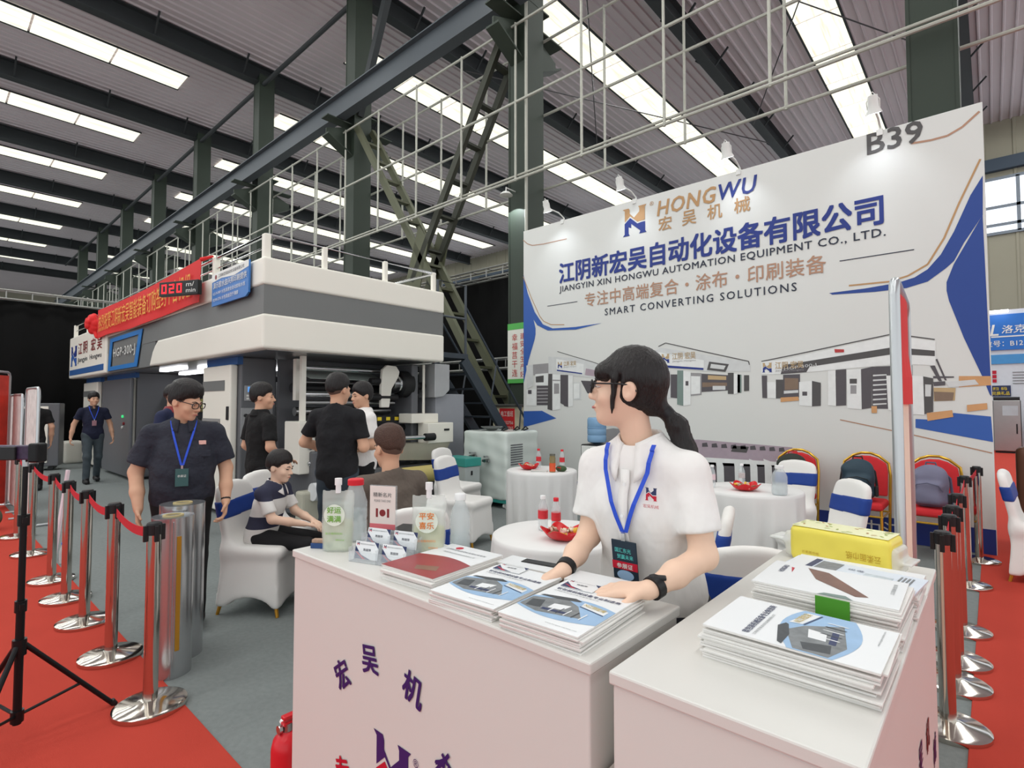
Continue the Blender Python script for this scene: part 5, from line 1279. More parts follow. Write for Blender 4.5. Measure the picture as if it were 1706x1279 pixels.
# wrapped tissue pack
tp = thing('tissue_pack', 'yellow plastic-wrapped tissue pack at the far end of the right counter', 'tissue pack', (-.355, 1.95, Zc), R(-8))
sdf_obj('wrapper', lambda P: rbox(P, (0, 0, .055), (.14, .064, .055), .016) + .0012 * np.sin(P[:, 0] * 70) * np.sin(P[:, 2] * 90), (-.165, -.09, -.01), (.165, .09, .13), .0065, pm('tissue_yellow', (238, 222, 96), .3, var=.06, scale=8), tp)
MB().bx(-.132, .132, -.058, .058, .1095, .1112).build('top_print', pm('tissue_cream', (236, 236, 190), .35, var=.08), tp, bevel=.0008)
rnd = random.Random(5)
for k in range(26):
    x, y, a = rnd.uniform(-.125, .12), rnd.uniform(-.05, .05), rnd.uniform(0, 3.1)
    o = flat(tp, [(-.009, 0), (-.004, .004), (.006, .003), (.010, 0), (.004, -.003), (-.005, -.003)], pm('leaf_print', (150, 168, 70), .5) if k % 3 else M_goldleg, .0, 'leaf_print'); o.location = (x, y, .1116); o.rotation_euler = (0, 0, a)
text('云柔面巾纸', .03, pm('tissue_ink', (196, 160, 50), .4), tp, (.115, -.066, .06), rot=(R(90), R(180), 0), width=.09, height=.022)
text('云柔面巾纸', .012, MATS['tissue_ink'], tp, (-.10, -.066, .03), width=.05, height=.008)
sdf_obj('end_seal', lambda P: smin(rbox(P, (.142, 0, .045), (.012, .055, .04), .01), rbox(P, (.165, 0, .045), (.02, .05, .004), .003), .01) , (.11, -.08, 0), (.2, .08, .1), .006, clear_mat('clear_wrap', (236, 238, 236), .6, .15), tp)
sdf_obj('end_seal', lambda P: smin(rbox(P, (-.145, 0, .048), (.014, .055, .04), .01), rbox(P, (-.18, 0, .055 + 0), (.035, .045, .006), .005), .02) , (-.24, -.08, 0), (-.12, .08, .11), .006, MATS['clear_wrap'], tp)

# patterned paper bag between the counters
pb = thing('paper_bag', 'floral patterned paper bag standing between the two counters', 'paper bag', (-.572, 1.02, .0), 0)
MB().bx(-.014, .014, -.10, .12, 0, .78).build('bag_body', pm('floral_paper', (226, 214, 208), .6, var=.25, scale=40), pb, bevel=.003)
# ---------------------------------------------------------------- rolls of film, tripod, extinguisher
M_filmr = pm('silver_film', (188, 190, 192), .22, .85, var=.06, scale=2)
M_core = pm('paper_core', (176, 160, 116), .7, var=.1)
def film_roll(label, loc, r, h):
    t = thing('film_roll', label, 'film roll', loc)
    MB().lathe([(.05, .0), (r, .0), (r, h), (.05, h)], n=48).build('film_winding', M_filmr, t, smooth=True)
    MB().lathe([(.038, -.0), (.052, -.0), (.052, h + .006), (.038, h + .006), (.038, 0)], n=24).build('core', M_core, t, smooth=True)
    MB().bx(r - .002, r + .004, -.01, .012, .15, h - .1).build('tape_strip', M_goldleg, t)
    MB().bx(r - .015, r + .010, -.03, -.026, .01, h - .02).build('film_tail', M_filmr, t)
    return t
film_roll('upright silver film roll in front, beside the nearest stanchion', (-3.47, 1.0, 0), .105, .87)
film_roll('upright silver film roll standing just behind the front roll', (-3.68, 1.11, 0), .12, .90)
M_tri = pm('tripod_black', (22, 22, 24), .35, .3, var=.1)
tr = thing('light_tripod', 'black tripod stand on the red carpet at the left edge', 'tripod', (-3.25, .345, .006))
MB().tube([(0, 0, .08), (0, 0, .62)], .016, 12).build('column', M_tri, tr, smooth=True); MB().tube([(0, 0, .60), (0, 0, 1.0)], .013, 12).build('column', M_tri, tr, smooth=True); MB().tube([(0, 0, .98), (0, 0, 1.24)], .010, 12).build('column', M_tri, tr, smooth=True)
for z in (.60, .98): 
    k = MB().tube([(0, 0, z - .03), (0, 0, z + .02)], .022, 12); k.bx(.015, .05, -.008, .008, z - .012, z + .012); k.build('clamp', M_tri, tr)
for i, a in enumerate((R(97), R(205), R(-35))):
    d = Vector((math.cos(a), math.sin(a), 0))
    MB().tube([d * .02 + Vector((0, 0, .42)), d * .36 + Vector((0, 0, .01))], .011, 10).build('leg', M_tri, tr, smooth=True)
    MB().tube([d * .02 + Vector((0, 0, .12)), d * .235 + Vector((0, 0, .165))], .007, 8).build('brace', M_tri, tr, smooth=True)
    MB().tube([d * .355 + Vector((0, 0, .025)), d * .37 + Vector((0, 0, .0))], .014, 10).build('foot', M_rub, tr, smooth=True)
MB().tube([(0, 0, .38), (0, 0, .45)], .026, 12).build('collar', M_tri, tr, smooth=True); MB().tube([(0, 0, .09), (0, 0, .14)], .024, 12).build('collar', M_tri, tr, smooth=True)
ph = thing('phone_mount', 'purple black patterned clamp holding a phone on top of the tripod', 'phone mount', (-3.25, .345, 1.25), R(42))
MB().bx(-.30, .05, -.02, .02, .0, .065).build('mount_body', pm('mount_purple', (58, 44, 70), .4, var=.7, scale=50), ph, bevel=.006)
MB().bx(.03, .075, -.028, .028, -.012, .075).build('clamp_end', M_tri, ph, bevel=.008); MB().bx(-.32, -.02, -.034, -.022, .0, .06).build('phone', M_blackp, ph, bevel=.004)
MB().tube([(0, 0, -.03), (0, 0, .0)], .012, 10).build('mount_screw', M_chrome, ph)
fe = thing('fire_extinguisher', 'small red fire extinguisher on the floor left of the long counter', 'fire extinguisher', (-2.03, .985, 0))
M_fer = pm('extinguisher_red', (206, 34, 44), .3, var=.04)
MB().lathe([(.0, .0), (.055, .0), (.058, .01), (.058, .20), (.05, .235), (.022, .26), (.0, .262)], n=24).build('cylinder', M_fer, fe, smooth=True)
MB().lathe([(.0, .26), (.018, .26), (.018, .29), (.0, .29)], n=14).build('valve', M_steelb, fe, smooth=True)
MB().bx(-.014, .014, -.02, .075, .305, .318).build('lever', M_fer, fe, bevel=.003); MB().bx(-.014, .014, -.02, .07, .283, .295).build('handle', M_fer, fe, bevel=.003)
MB().tube([(-.02, 0, .275), (-.05, 0, .275)], .009, 8).build('gauge', M_white, fe); MB().lathe([(0, 0), (.016, 0), (.016, .012), (0, .012)], n=14).build('gauge_dial', M_chrome, fe, loc=(-.005, -.022, .272), rot=(R(90), 0, 0))
MB().bx(-.012, .012, .05, .075, .05, .36).build('hose', pm('brown_hose', (120, 84, 52), .5), fe)
# fallen drink bottle near the left posts
make_bottle('clear bottle with blue cap standing by the far left stanchion', (-6.55, .98, 0), .2, .03, cap=pm('blue_cap', (40, 110, 190), .4))

# ---------------------------------------------------------------- frame banners seen edge on
M_tubeg = pm('frame_tube', (186, 190, 192), .3, .7, var=.03)
def frame_banner(label, a, b, H, parts):
    t = thing('frame_banner', label, 'banner stand'); a = Vector((a[0], a[1], 0)); b = Vector((b[0], b[1], 0)); d = (b - a); z = Vector((0, 0, 1))
    rr = .06; pts = [a + z * .02, a + z * (H - rr), a + d.normalized() * .02 + z * (H - .015), a + d.normalized() * rr + z * H, b - d.normalized() * rr + z * H, b - d.normalized() * .02 + z * (H - .015), b + z * (H - rr), b + z * .02]
    MB().tube(pts, .018, 12).build('tube_frame', M_tubeg, t, smooth=True)
    for p in (a, b):
        n = Vector((-d.y, d.x, 0)).normalized(); MB().tube([p - n * .14 + z * .015, p + n * .14 + z * .015], .016, 8).build('foot', M_tubeg, t, smooth=True)
    n = Vector((-d.y, d.x, 0)).normalized()
    for (z0, z1, m, bow) in parts:
        def fn(u, v, z0=z0, z1=z1, bow=bow): 
            p = a + d * (.04 + .92 * u) + n * (bow * math.sin(u * 3.14) * (1 if v < .5 else .6)); return (p.x, p.y, z0 + (z1 - z0) * v)
        MB().grid(fn, 10, 5).build('printed_cloth', m, t, solid=.003)
    return rebase(t, ((a.x + b.x) / 2, (a.y + b.y) / 2, 0))
frame_banner('tall tube-framed banner with red and cream cloth behind the right counter', (-.262, 2.42), (-.295, 3.12), 1.965, [(1.50, 1.93, M_banr, -.03), (.06, 1.50, pm('cloth_cream', (240, 222, 200), .6, var=.05), -.02)])
M_pstand = pm('banner_white_print', (222, 220, 216), .5, var=.35, scale=9)
frame_banner('white printed frame banner by the left aisle, first behind the tripod', (-8.75, 1.03), (-9.5, 1.0), 1.70, [(.05, 1.69, M_pstand, .02)])
frame_banner('white printed frame banner by the left aisle, second behind the tripod', (-10.1, 1.02), (-11.2, 1.0), 1.63, [(.05, 1.65, M_pstand, .02)])
frame_banner('red festive frame banner at the far left picture edge', (-10.4, .66), (-10.9, .95), 1.97, [(.05, 1.92, pm('banner_red_gold', (206, 60, 44), .5, var=.4, scale=6), .02)])
rb = thing('poster_board', 'narrow pale poster board leaning beside the left stanchions', 'board', (-6.75, .94, 0), R(6))
MB().bx(-.03, .03, -.01, .01, .02, .86).build('board_sheet', pm('board_pinkwhite', (226, 214, 222), .5), rb, rot=(R(-6), 0, 0)); MB().bx(-.03, .03, -.013, -.01, .02, .25).build('board_print', pm('board_violet', (104, 96, 160), .5, var=.3), rb, rot=(R(-6), 0, 0))

# ---------------------------------------------------------------- plastic-wrapped chiller, dispenser, teal unit
cl = thing('wrapped_chiller', 'white machine cabinet wrapped in clear plastic, on castors', 'machine', (-5.62, 6.02, 0), R(4))
M_wrap = pm('plastic_wrap_white', (214, 222, 216), .18, var=.06, scale=3, bump=.5, bscale=5, stretch=(1, 1, .25))
sdf_obj('wrapped_body', lambda P: rbox(P, (0, 0, .61), (.42, .40, .49), .03) + .004 * np.sin(P[:, 0] * 22 + P[:, 2] * 7) * np.sin(P[:, 1] * 19) + .003 * np.sin(P[:, 2] * 31 + P[:, 0] * 9), (-.48, -.46, .08), (.48, .46, 1.15), .02, M_wrap, cl)
MB().bx(-.40, .40, -.38, .38, .08, .14).build('base_frame', pm('teal_paint', (56, 150, 140), .4), cl)
for x in (-.34, .34):
    for y in (-.32, .32):
        MB().tube([(x - .018, y, .04), (x + .018, y, .04)], .04, 16).build('castor', M_white, cl, smooth=True)
MB().lathe([(.0, 0), (.05, 0), (.16, .05), (.17, .06), (.0, .065)], n=28).build('top_dome', M_steelb, cl, smooth=True, loc=(-.1, -.1, 1.10))
for k, (x, y) in enumerate(((.12, -.15), (.2, .05), (.28, .15))): MB().tube([(x, y, 1.1), (x + .05, y + .04, 1.16), (x + .12, y, 1.13), (x + .1, y - .08, 1.11)], .012, 6).build('loose_cable', M_rub, cl, smooth=True)
for (x, z, r_) in ((-.16, .72, .05), (.10, .68, .035)):
    v = MB(); v.tube([(x, -.41, z), (x, -.50, z)], r_ * .7, 14); v.tube([(x - .06, -.47, z), (x + .06, -.47, z)], r_ * .6, 14); v.lathe([(.0, 0), (r_, 0), (r_, .02), (.0, .02)], (x, -.47, z + .05), 14); v.build('valve', M_steelb, cl, smooth=True)
for k in range(9): MB().bx(.425, .432, -.30, -.02, .62 + k * .035, .635 + k * .035).build('vent_slat', M_md, cl)
wd = thing('water_dispenser', 'black and white water dispenser before the backdrop', 'water dispenser', (-4.32, 6.68, 0))
MB().bx(-.17, .17, -.17, .17, 0, .92).build('dispenser_body', M_blackp, wd, bevel=.02)
MB().bx(-.15, .10, -.178, -.165, .74, .90).build('white_panel', M_white, wd, bevel=.004); MB().bx(-.13, .13, -.176, -.16, .45, .70).build('tap_recess', pm('recess_black', (10, 10, 12), .3), wd)
for x in (-.05, .05): MB().tube([(x, -.17, .68), (x, -.205, .66), (x, -.205, .63)], .012, 8).build('tap', M_chrome, wd, smooth=True)
for k in range(3): MB().bx(-.015, .015, -.181, -.177, .78 + k * .035, .80 + k * .035).build('button', M_rub, wd)
wb = thing('water_barrel', 'blue translucent water barrel upside down on the dispenser', 'water bottle', (-4.32, 6.68, .92))
MB().lathe([(.0, .0), (.05, .0), (.13, .03), (.138, .05), (.138, .12), (.132, .13), (.138, .14), (.138, .22), (.132, .23), (.138, .24), (.138, .36), (.12, .385), (.0, .39)], n=36).build('barrel_body', pm('barrel_blue', (132, 172, 208), .15, var=.06, alpha=.88), wb, smooth=True)
MB().lathe([(.130, .225), (.142, .23), (.142, .242), (.130, .247)], n=36).build('barrel_rib', MATS['barrel_blue'], wb, smooth=True)
tu = thing('teal_machine', 'low teal and grey machine box behind the covered chairs', 'machine', (-5.75, 5.28, 0))
MB().bx(-.22, .26, -.12, .16, .05, .62).build('box_body', pm('box_grey', (176, 184, 182), .4), tu, bevel=.01); MB().bx(-.235, .275, -.135, .175, .62, .74).build('teal_lid', MATS['teal_paint'], tu, bevel=.01); MB().bx(-.2, .24, -.1, .14, 0, .05).build('foot', M_rub, tu)
MB().bx(.262, .268, -.02, .01, .50, .56).build('switch', M_rub, tu)

# ---------------------------------------------------------------- white boards at the far left
wbx = thing('white_cabinet', 'white panelled cabinet with grey frame before the left black curtain', 'cabinet', (-16.3, 1.6, 0), R(72))
MB().bx(-.75, .75, -.25, .25, .10, 1.52).build('cabinet_frame', M_md, wbx, bevel=.02); MB().bx(-.70, .55, -.265, -.24, .18, 1.45).build('white_door', M_mw, wbx, bevel=.01); MB().bx(.38, .40, -.275, -.262, 1.25, 1.4).build('door_handle', M_blackp, wbx)
for x in (-.6, .6): MB().tube([(x, -.2, .06), (x, .2, .06)], .05, 12).build('castor', M_rub, wbx)
pcs = thing('white_bin', 'small white plastic bin on the floor by the far press cabinet', 'bin', (-17.6, 2.75, 0))
sdf_obj('bin_body', lambda P: rbox(P, (0, 0, .28), (.28, .2, .28), .06), (-.34, -.26, -.02), (.34, .26, .62), .03, M_mw, pcs)

# ---------------------------------------------------------------- neighbouring booth on the right, far behind
bo = thing('far_booth', 'distant booth wall with blue sign reading B12 beyond the backdrop', 'booth')
YB2 = 23.5
MB().bx(-2.2, 5, YB2, YB2 + .12, 0, 4.55).build('booth_wall', pm('booth_white', (214, 218, 226), .5), bo)
MB().bx(-2.2, 5, YB2 - .06, YB2, 3.25, 4.40).build('blue_fascia', pm('booth_blue', (44, 112, 196), .4, var=.05, scale=.5), bo)
MB().bx(-2.2, 5, YB2 - .04, YB2, 2.80, 3.10).build('blue_band', pm('booth_blue_light', (74, 146, 206), .4), bo)
text('洛克尔', .4, M_white, bo, (.28, YB2 - .07, 3.78), width=.85, height=.26, bold=.01, shear=.15); text('SL', .5, M_white, bo, (-.22, YB2 - .07, 3.72), width=.42, height=.36, bold=.02, shear=.2)
MB().bx(.02, 1.1, YB2 - .068, YB2 - .062, 3.66, 3.70).build('white_swoosh', M_white, bo)
text('展位号：B12', .3, M_white, bo, (-.35, YB2 - .07, 3.36), width=1.12, height=.2, bold=.008)
for k, x in enumerate((.2, 1.6)): MB().bx(x - .2, x + .25, YB2 - .45, YB2 - .35, 4.42, 4.50).build('booth_light', M_lamp, bo)
MB().bx(-.05, .45, YB2 - .02, YB2 - .01, 1.75, 2.1).build('blue_notice', M_pnav, bo); text('扫 码', .2, pm('notice_yellow', (236, 206, 60), .5), bo, (.02, YB2 - .03, 1.95), width=.34, height=.10, bold=.01); text('兑换礼品', .2, MATS['notice_yellow'], bo, (.0, YB2 - .03, 1.79), width=.42, height=.12, bold=.01)
for k in range(3): MB().bx(.02, .12, YB2 - .02, YB2 - .01, 2.2 + k * .14, 2.31 + k * .14).build('red_tag', M_cred, bo)
for k in range(5): MB().bx(.5, 1.4, YB2 - .02, YB2 - .01, 2.15 + k * .09, 2.17 + k * .09).build('wire_shelf', M_mg, bo)
rebase(bo, (1.4, YB2, 0))
bc = thing('steel_cabinet', 'stainless steel control cabinet in front of the far booth', 'machine', (.32, 22.6, 0))
MB().bx(-.32, .32, -.3, .3, .06, 1.62).build('cabinet_body', M_steelb, bc, bevel=.02); MB().bx(-.28, .28, -.25, .25, 0, .06).build('plinth', M_rub, bc); MB().bx(-.1, .25, -.32, -.3, 1.15, 1.45).build('control_screen', pm('screen_grey', (190, 200, 206), .3), bc); MB().bx(.2, .23, -.34, -.3, .6, .9).build('door_handle', M_rub, bc)
MB().tube([(-.3, -.2, 1.66), (.3, -.2, 1.66)], .06, 12).build('top_roller', M_rub, bc)
bm2 = thing('far_machine', 'grey bag machine beside the steel cabinet in the far booth', 'machine', (1.3, 22.4, 0))
MB().bx(-.5, .6, -.4, .4, .1, 1.0).build('machine_body', M_mg, bm2, bevel=.02); MB().bx(-.5, -.4, -.4, .4, .5, 1.9).build('side_plate', M_md, bm2); MB().tube([(-.4, -.42, .9), (.6, -.42, .9)], .12, 14).build('roller', M_pnav, bm2); MB().bx(-.45, .55, -.35, .35, 0, .1).build('plinth', M_rub, bm2)
bw = thing('brown_backrest', 'dark brown padded armchair back behind the white chair at the right edge', 'armchair', (.32, 7.55, 0), R(10))
sdf_obj('padded_back', lambda P: rbox(P, (0, 0, .55), (.16, .07, .52), .06), (-.25, -.15, -.02), (.25, .15, 1.15), .02, pm('brown_leather', (92, 58, 42), .4, var=.15), bw)
MB().tube([(-.12, -.09, .4), (-.2, -.12, .2), (-.05, -.1, .05)], .02, 8).build('orange_strap', pm('strap_orange', (226, 160, 40), .6), bw, smooth=True)
bx3 = thing('tissue_box', 'pale blue box on the table at the right picture edge', 'box', (.62, 6.42, .752)); MB().bx(-.09, .09, -.05, .05, 0, .09).build('box_body', pm('box_paleblue', (150, 186, 206), .3), bx3, bevel=.004); MB().bx(-.07, .07, -.052, -.05, .02, .05).build('box_print', M_white, bx3)
lap = thing('picture_frame', 'black framed white board standing on the table at the right edge', 'frame', (.82, 6.62, .752), R(12)); MB().bx(-.16, .16, -.01, .01, 0, .3).build('board', M_white, lap); 
for x in (-.16, .16): MB().bx(x - .012, x + .012, -.014, .014, 0, .31).build('frame_side', M_blackp, lap)

gt = thing('round_tin', 'round dark green tin with gold rim at the far left edge of the red carpet', 'tin', (-8.9, .62, .006), R(60))
MB().lathe([(0, -.04), (.13, -.04), (.13, .04), (0, .04)], n=32).build('tin_face', pm('tin_green', (52, 62, 36), .4, var=.2), gt, smooth=True, loc=(0, 0, .145), rot=(R(90), 0, 0))
MB().tube([(.132 * math.cos(k * math.pi / 16), -.04, .145 + .132 * math.sin(k * math.pi / 16)) for k in range(32)], .012, 8, closed=True).build('tin_rim', M_goldf, gt, smooth=True)
# ---------------------------------------------------------------- people
V3 = lambda *a: np.array(a, float)
def unit(v): v = np.array(v, float); return v / max(np.linalg.norm(v), 1e-9)
M_skin = pm('skin', (232, 196, 172), .5, var=.05, scale=12, spec=.3)
M_skin2 = pm('skin_tan', (212, 166, 138), .5, var=.05, scale=12, spec=.3)
M_hair = pm('black_hair', (30, 26, 26), .42, var=.4, scale=90, stretch=(1, 1, .12), bump=.7, bscale=160)
M_hairb = pm('brown_hair', (74, 50, 40), .5, var=.35, scale=90, bump=.7, bscale=150)
M_eye = pm('eye_white', (206, 196, 188), .3, var=0); M_iris = pm('iris_dark', (40, 28, 22), .2, var=0); M_lip = pm('lips', (186, 112, 104), .4, var=0)
M_frame = pm('spectacle_frame', (22, 20, 22), .3, var=0)
M_shoe = pm('dark_shoe', (30, 30, 32), .45, var=.1); M_lany = pm('lanyard_blue', (40, 78, 200), .5, var=.05)

def hand_segs(W, d, n, curl, side, s=1., spread=.14):
    """capsules of a hand: wrist W, finger direction d, palm normal n (towards palm), side = +1/-1 where the thumb lies (d x n)"""
    d = unit(d); n = unit(n - d * np.dot(n, d)); t = unit(np.cross(d, n)) * side
    segs = []; palm = []
    for i, (off, L, ln) in enumerate(((.027, .088, (.040, .026, .020)), (.009, .092, (.044, .029, .021)), (-.009, .088, (.041, .027, .020)), (-.026, .080, (.032, .021, .018)))):
        k = W + (d * L + t * off) * s
        palm.append((W + (d * .012 + t * off * .55) * s, k, .0135 * s, .0105 * s))
        a = curl * .55; p = k; dirn = unit(d + t * off * spread / .03 * .5)
        for j, l in enumerate(ln):
            q = unit(dirn * math.cos(a) + n * math.sin(a)); e = p + q * l * s
            segs.append((p, e, (.0090, .0080, .0072)[j] * s, (.0082, .0072, .0062)[j] * s)); p = e; a += curl * (.9 if j == 0 else .6)
    b = W + (d * .028 + t * .024) * s; m = b + unit(d * .75 + t * .75 + n * .35) * .042 * s; e = m + unit(d * .95 + t * .15 + n * .4) * .032 * s
    segs += [(W + d * .015 * s, b, .014 * s, .0135 * s), (b, m, .0125 * s, .0100 * s), (m, e, .0098 * s, .0075 * s)]
    return palm, segs

class Human:
    def __init__(s, label, loc, rz, h=1.70, pose=None, fat=1., wide=1., head=(0, 0, 0), res=.008, skin=None, seated=False, female=False):
        s.t = thing('person', label, 'person', loc, rz, group=None); k = h / 1.70; s.k = k; s.fat = fat; s.res = res; s.skin = skin or M_skin
        J = dict(pelvis=(0, 0, .93), neck=(0, .02, 1.425), head=(0, -.012, 1.575), shL=(.168 * wide, .01, 1.355), elL=(.225 * wide, .03, 1.09), wrL=(.235 * wide, -.06, .86),
                 hipL=(.085, 0, .89), knL=(.095, -.02, .48), anL=(.10, .02, .09))
        for a in ('sh', 'el', 'wr', 'hip', 'kn', 'an'): x, y, z = J[a + 'L']; J[a + 'R'] = (-x, y, z)
        J.update({kk: vv for kk, vv in (pose or {}).items()})
        s.J = {a: V3(*b) * k for a, b in J.items()}
        s.hd = head
        # torso frame
        up = unit(s.J['neck'] - s.J['pelvis']); x = unit((s.J['shL'] - s.J['shR']) - up * np.dot(s.J['shL'] - s.J['shR'], up)); y = np.cross(up, x)
        s.T = np.stack([x, y, up], 1); s.TL = np.linalg.norm(s.J['neck'] - s.J['pelvis'])
        e = Euler((R(head[0]), R(head[1]), R(head[2])), 'XYZ'); s.H = np.array(e.to_matrix()); s.hs = head[3] if len(head) > 3 else 1.
        s.hands = []
        s.female = female
    def hp(s, p): return s.J['head'] + s.H @ (V3(*p) * s.k * s.hs)          # head coords -> local
    def tp(s, p): return s.J['pelvis'] + s.T @ (V3(*p) * s.k)
    def bbox(s, names, pad): 
        A = np.array([s.J[n] for n in names]); return A.min(0) - pad, A.max(0) + pad
    def add_hand(s, L, d, n, curl=.5):
        s.hands.append((L, hand_segs(s.J['wr' + L], d, n, curl, 1 if True else -1, s.k * (.94 if s.female else 1.0)) if False else None))
    def headf(s, P):
        Q = (P - s.J['head']) @ s.H / (s.k * s.hs)
        d = ell(Q, (0, .016, .026), (.074, .094, .095))
        d = smin(d, ell(Q, (0, -.028, -.042), (.058, .064, .072)), .03)
        d = smin(d, ell(Q, (0, -.062, -.094), (.026, .024, .020)), .025)
        d = smin(d, ell(Q, (0, -.074, .016), (.050, .020, .012)), .015)
        d = smin(d, cone(Q, (0, -.086, .004), (0, -.106, -.028), .008, .012), .012)
        for sx in (-1, 1):
            d = smin(d, ell(Q, (sx * .013, -.097, -.032), (.008, .010, .008)), .008)
            d = smin(d, ell(Q, (sx * .040, -.060, -.030), (.022, .022, .022)), .02)
            d = smax(d, -ell(Q, (sx * .031, -.099, .002), (.019, .016, .010)), .010)
            d = smin(d, ell(Q, (sx * .031, -.078, .0085), (.015, .0135, .0060)), .004); d = smin(d, ell(Q, (sx * .031, -.078, -.0075), (.014, .0125, .0050)), .004)
            ear = smax(ell(Q, (sx * .078, .014, -.008), (.011, .021, .031)), -ell(Q, (sx * .088, .008, -.006), (.007, .011, .018)), .006)
            d = smin(d, ear, .006)
        d = smin(d, ell(Q, (0, -.089, -.058), (.022, .010, .006)), .006); d = smin(d, ell(Q, (0, -.087, -.069), (.020, .010, .006)), .006)
        return d * s.k * s.hs
    def skinf(s, arms=True):
        J, k = s.J, s.k
        def fn(P):
            d = cone(P, J['neck'] - V3(0, 0, .06) * k, s.hp((0, .015, -.05)), .056 * k * (1 if not s.female else .86), .050 * k * (1 if not s.female else .88))
            near = np.linalg.norm(P - J['head'], axis=1) < .26 * k
            if near.any(): d[near] = smin(d[near], s.headf(P[near]), .02 * k)
            d = smin(d, cone(P, J['shL'], J['shR'], .045 * k), .04 * k)
            f = s.fat ** .4 * (.84 if s.female else 1)
            for L in 'LR':
                d = smin(d, cone(P, J['sh' + L], J['el' + L], .048 * k * f, .040 * k * f), .03 * k)
                d = smin(d, cone(P, J['el' + L], J['el' + L] * .45 + J['wr' + L] * .55, .040 * k * f, .037 * k * f), .02 * k)
                d = smin(d, cone(P, J['el' + L] * .45 + J['wr' + L] * .55, J['wr' + L], .037 * k * f, .026 * k * f), .02 * k)
            for W, palm, segs in s.hnd:
                nr = np.linalg.norm(P - W, axis=1) < .24 * k
                if not nr.any(): continue
                Q = P[nr]; h = cone(Q, *palm[0])
                for c in palm[1:]: h = smin(h, cone(Q, *c), .014 * k)
                for c in segs: h = smin(h, cone(Q, *c), .005 * k)
                d[nr] = smin(d[nr], h, .014 * k)
            return d
        return fn
    def build_skin(s, hands):
        """hands: {L: (finger dir, palm normal, curl, thumb side)}"""
        s.hnd = []
        for L, (d, n, curl, ts) in hands.items():
            palm, segs = hand_segs(s.J['wr' + L], V3(*d), V3(*n), curl, ts, s.k * (.92 if s.female else 1.02)); s.hnd.append((s.J['wr' + L], palm, segs))
        lo, hi = s.bbox(('shL', 'shR', 'elL', 'elR', 'wrL', 'wrR', 'head', 'neck'), .24)
        return sdf_obj('body', s.skinf(), lo, hi, s.res, s.skin, s.t, 1)
    def torso(s, P, g=0., bust=0.):
        Q = (P - s.J['pelvis']) @ s.T / s.k; L = s.TL / s.k; f = s.fat
        d = ell(Q, (0, .0, L * .62), (.150, .098 * (.6 + .4 * f), .19)); d = smin(d, ell(Q, (0, -.02 * (f - 1) * 4, .16), (.134 * f, .098 * f, .20)), .06)
        d = smin(d, ell(Q, (0, 0, -.01), (.156 * (.5 + .5 * f), .110 * (.5 + .5 * f), .15)), .06)
        if bust:
            for sx in (-1, 1): d = smin(d, ell(Q, (sx * .060, -.060, L * .58), (.055, .045, .06)), .06)
        d = d * s.k; c = s.J['neck'] - V3(0, 0, .035) * s.k
        for A in ('shL', 'shR'): d = smin(d, cone(P, c, s.J[A] - V3(0, 0, .006) * s.k, .046 * s.k, .046 * s.k), .04 * s.k)
        d = smin(d, cone(P, c - V3(0, 0, .03) * s.k, c + V3(0, .004, .020) * s.k, .062 * s.k, .056 * s.k), .03 * s.k)
        return d - g
    def shirt(s, m, hem=-.13, sleeve=.72, neckr=.062, loose=.012, name='shirt', wr=.006, bust=0., slr=1.):
        J, k = s.J, s.k
        def fn(P):
            d = s.torso(P, loose, bust); f = s.fat ** .6 * slr
            for L in 'LR':
                a, b = J['sh' + L], J['el' + L]; e = a + (b - a) * sleeve
                sl = cone(P, a, b, .056 * k * f, .063 * k * f); sl = smax(sl, half(P, e, b - a), .006)
                d = smin(d, sl, .022 * k)
            Q = (P - J['pelvis']) @ s.T / k
            d = smax(d, (hem - Q[:, 2]) * k, .008)
            d = smax(d, -cone(P, J['neck'] - V3(0, 0, .005) * k + V3(0, -.012, 0) * k, J['neck'] + V3(0, -.03, .12) * k, neckr * k, .085 * k), .008)
            return d + wr * (np.sin(Q[:, 2] * 34 + Q[:, 0] * 26) * np.sin(Q[:, 0] * 19 - Q[:, 2] * 11 + Q[:, 1] * 23)) * .5
        lo, hi = s.bbox(('shL', 'shR', 'elL', 'elR', 'neck', 'pelvis'), .2); lo[2] = min(lo[2], s.tp((0, 0, hem))[2] - .05)
        return sdf_obj(name, fn, lo, hi, s.res * 1.25, m, s.t, 1)
    def trousers(s, m, name='trousers', r=1., cuff=True):
        J, k = s.J, s.k
        def fn(P):
            Q = (P - J['pelvis']) @ s.T / k; f = .5 + .5 * s.fat
            d = ell(Q, (0, 0, -.02), (.155 * f, .110 * f, .14)) * k
            for L in 'LR':
                d = smin(d, cone(P, J['hip' + L], J['kn' + L], .088 * k * r * f, .066 * k * r), .05 * k); d = smin(d, cone(P, J['kn' + L], J['an' + L], .066 * k * r, .055 * k * r), .03 * k)
                d = smax(d, half(P, J['an' + L] + V3(0, 0, -.03) * k, V3(0, 0, -1)), .005) if cuff else d
            return d + .004 * np.sin(P[:, 2] * 40 + P[:, 0] * 30) * np.sin(P[:, 1] * 25)
        lo, hi = s.bbox(('pelvis', 'hipL', 'hipR', 'knL', 'knR', 'anL', 'anR'), .2)
        o = sdf_obj(name, fn, lo, hi, s.res * 1.4, m, s.t, 1)
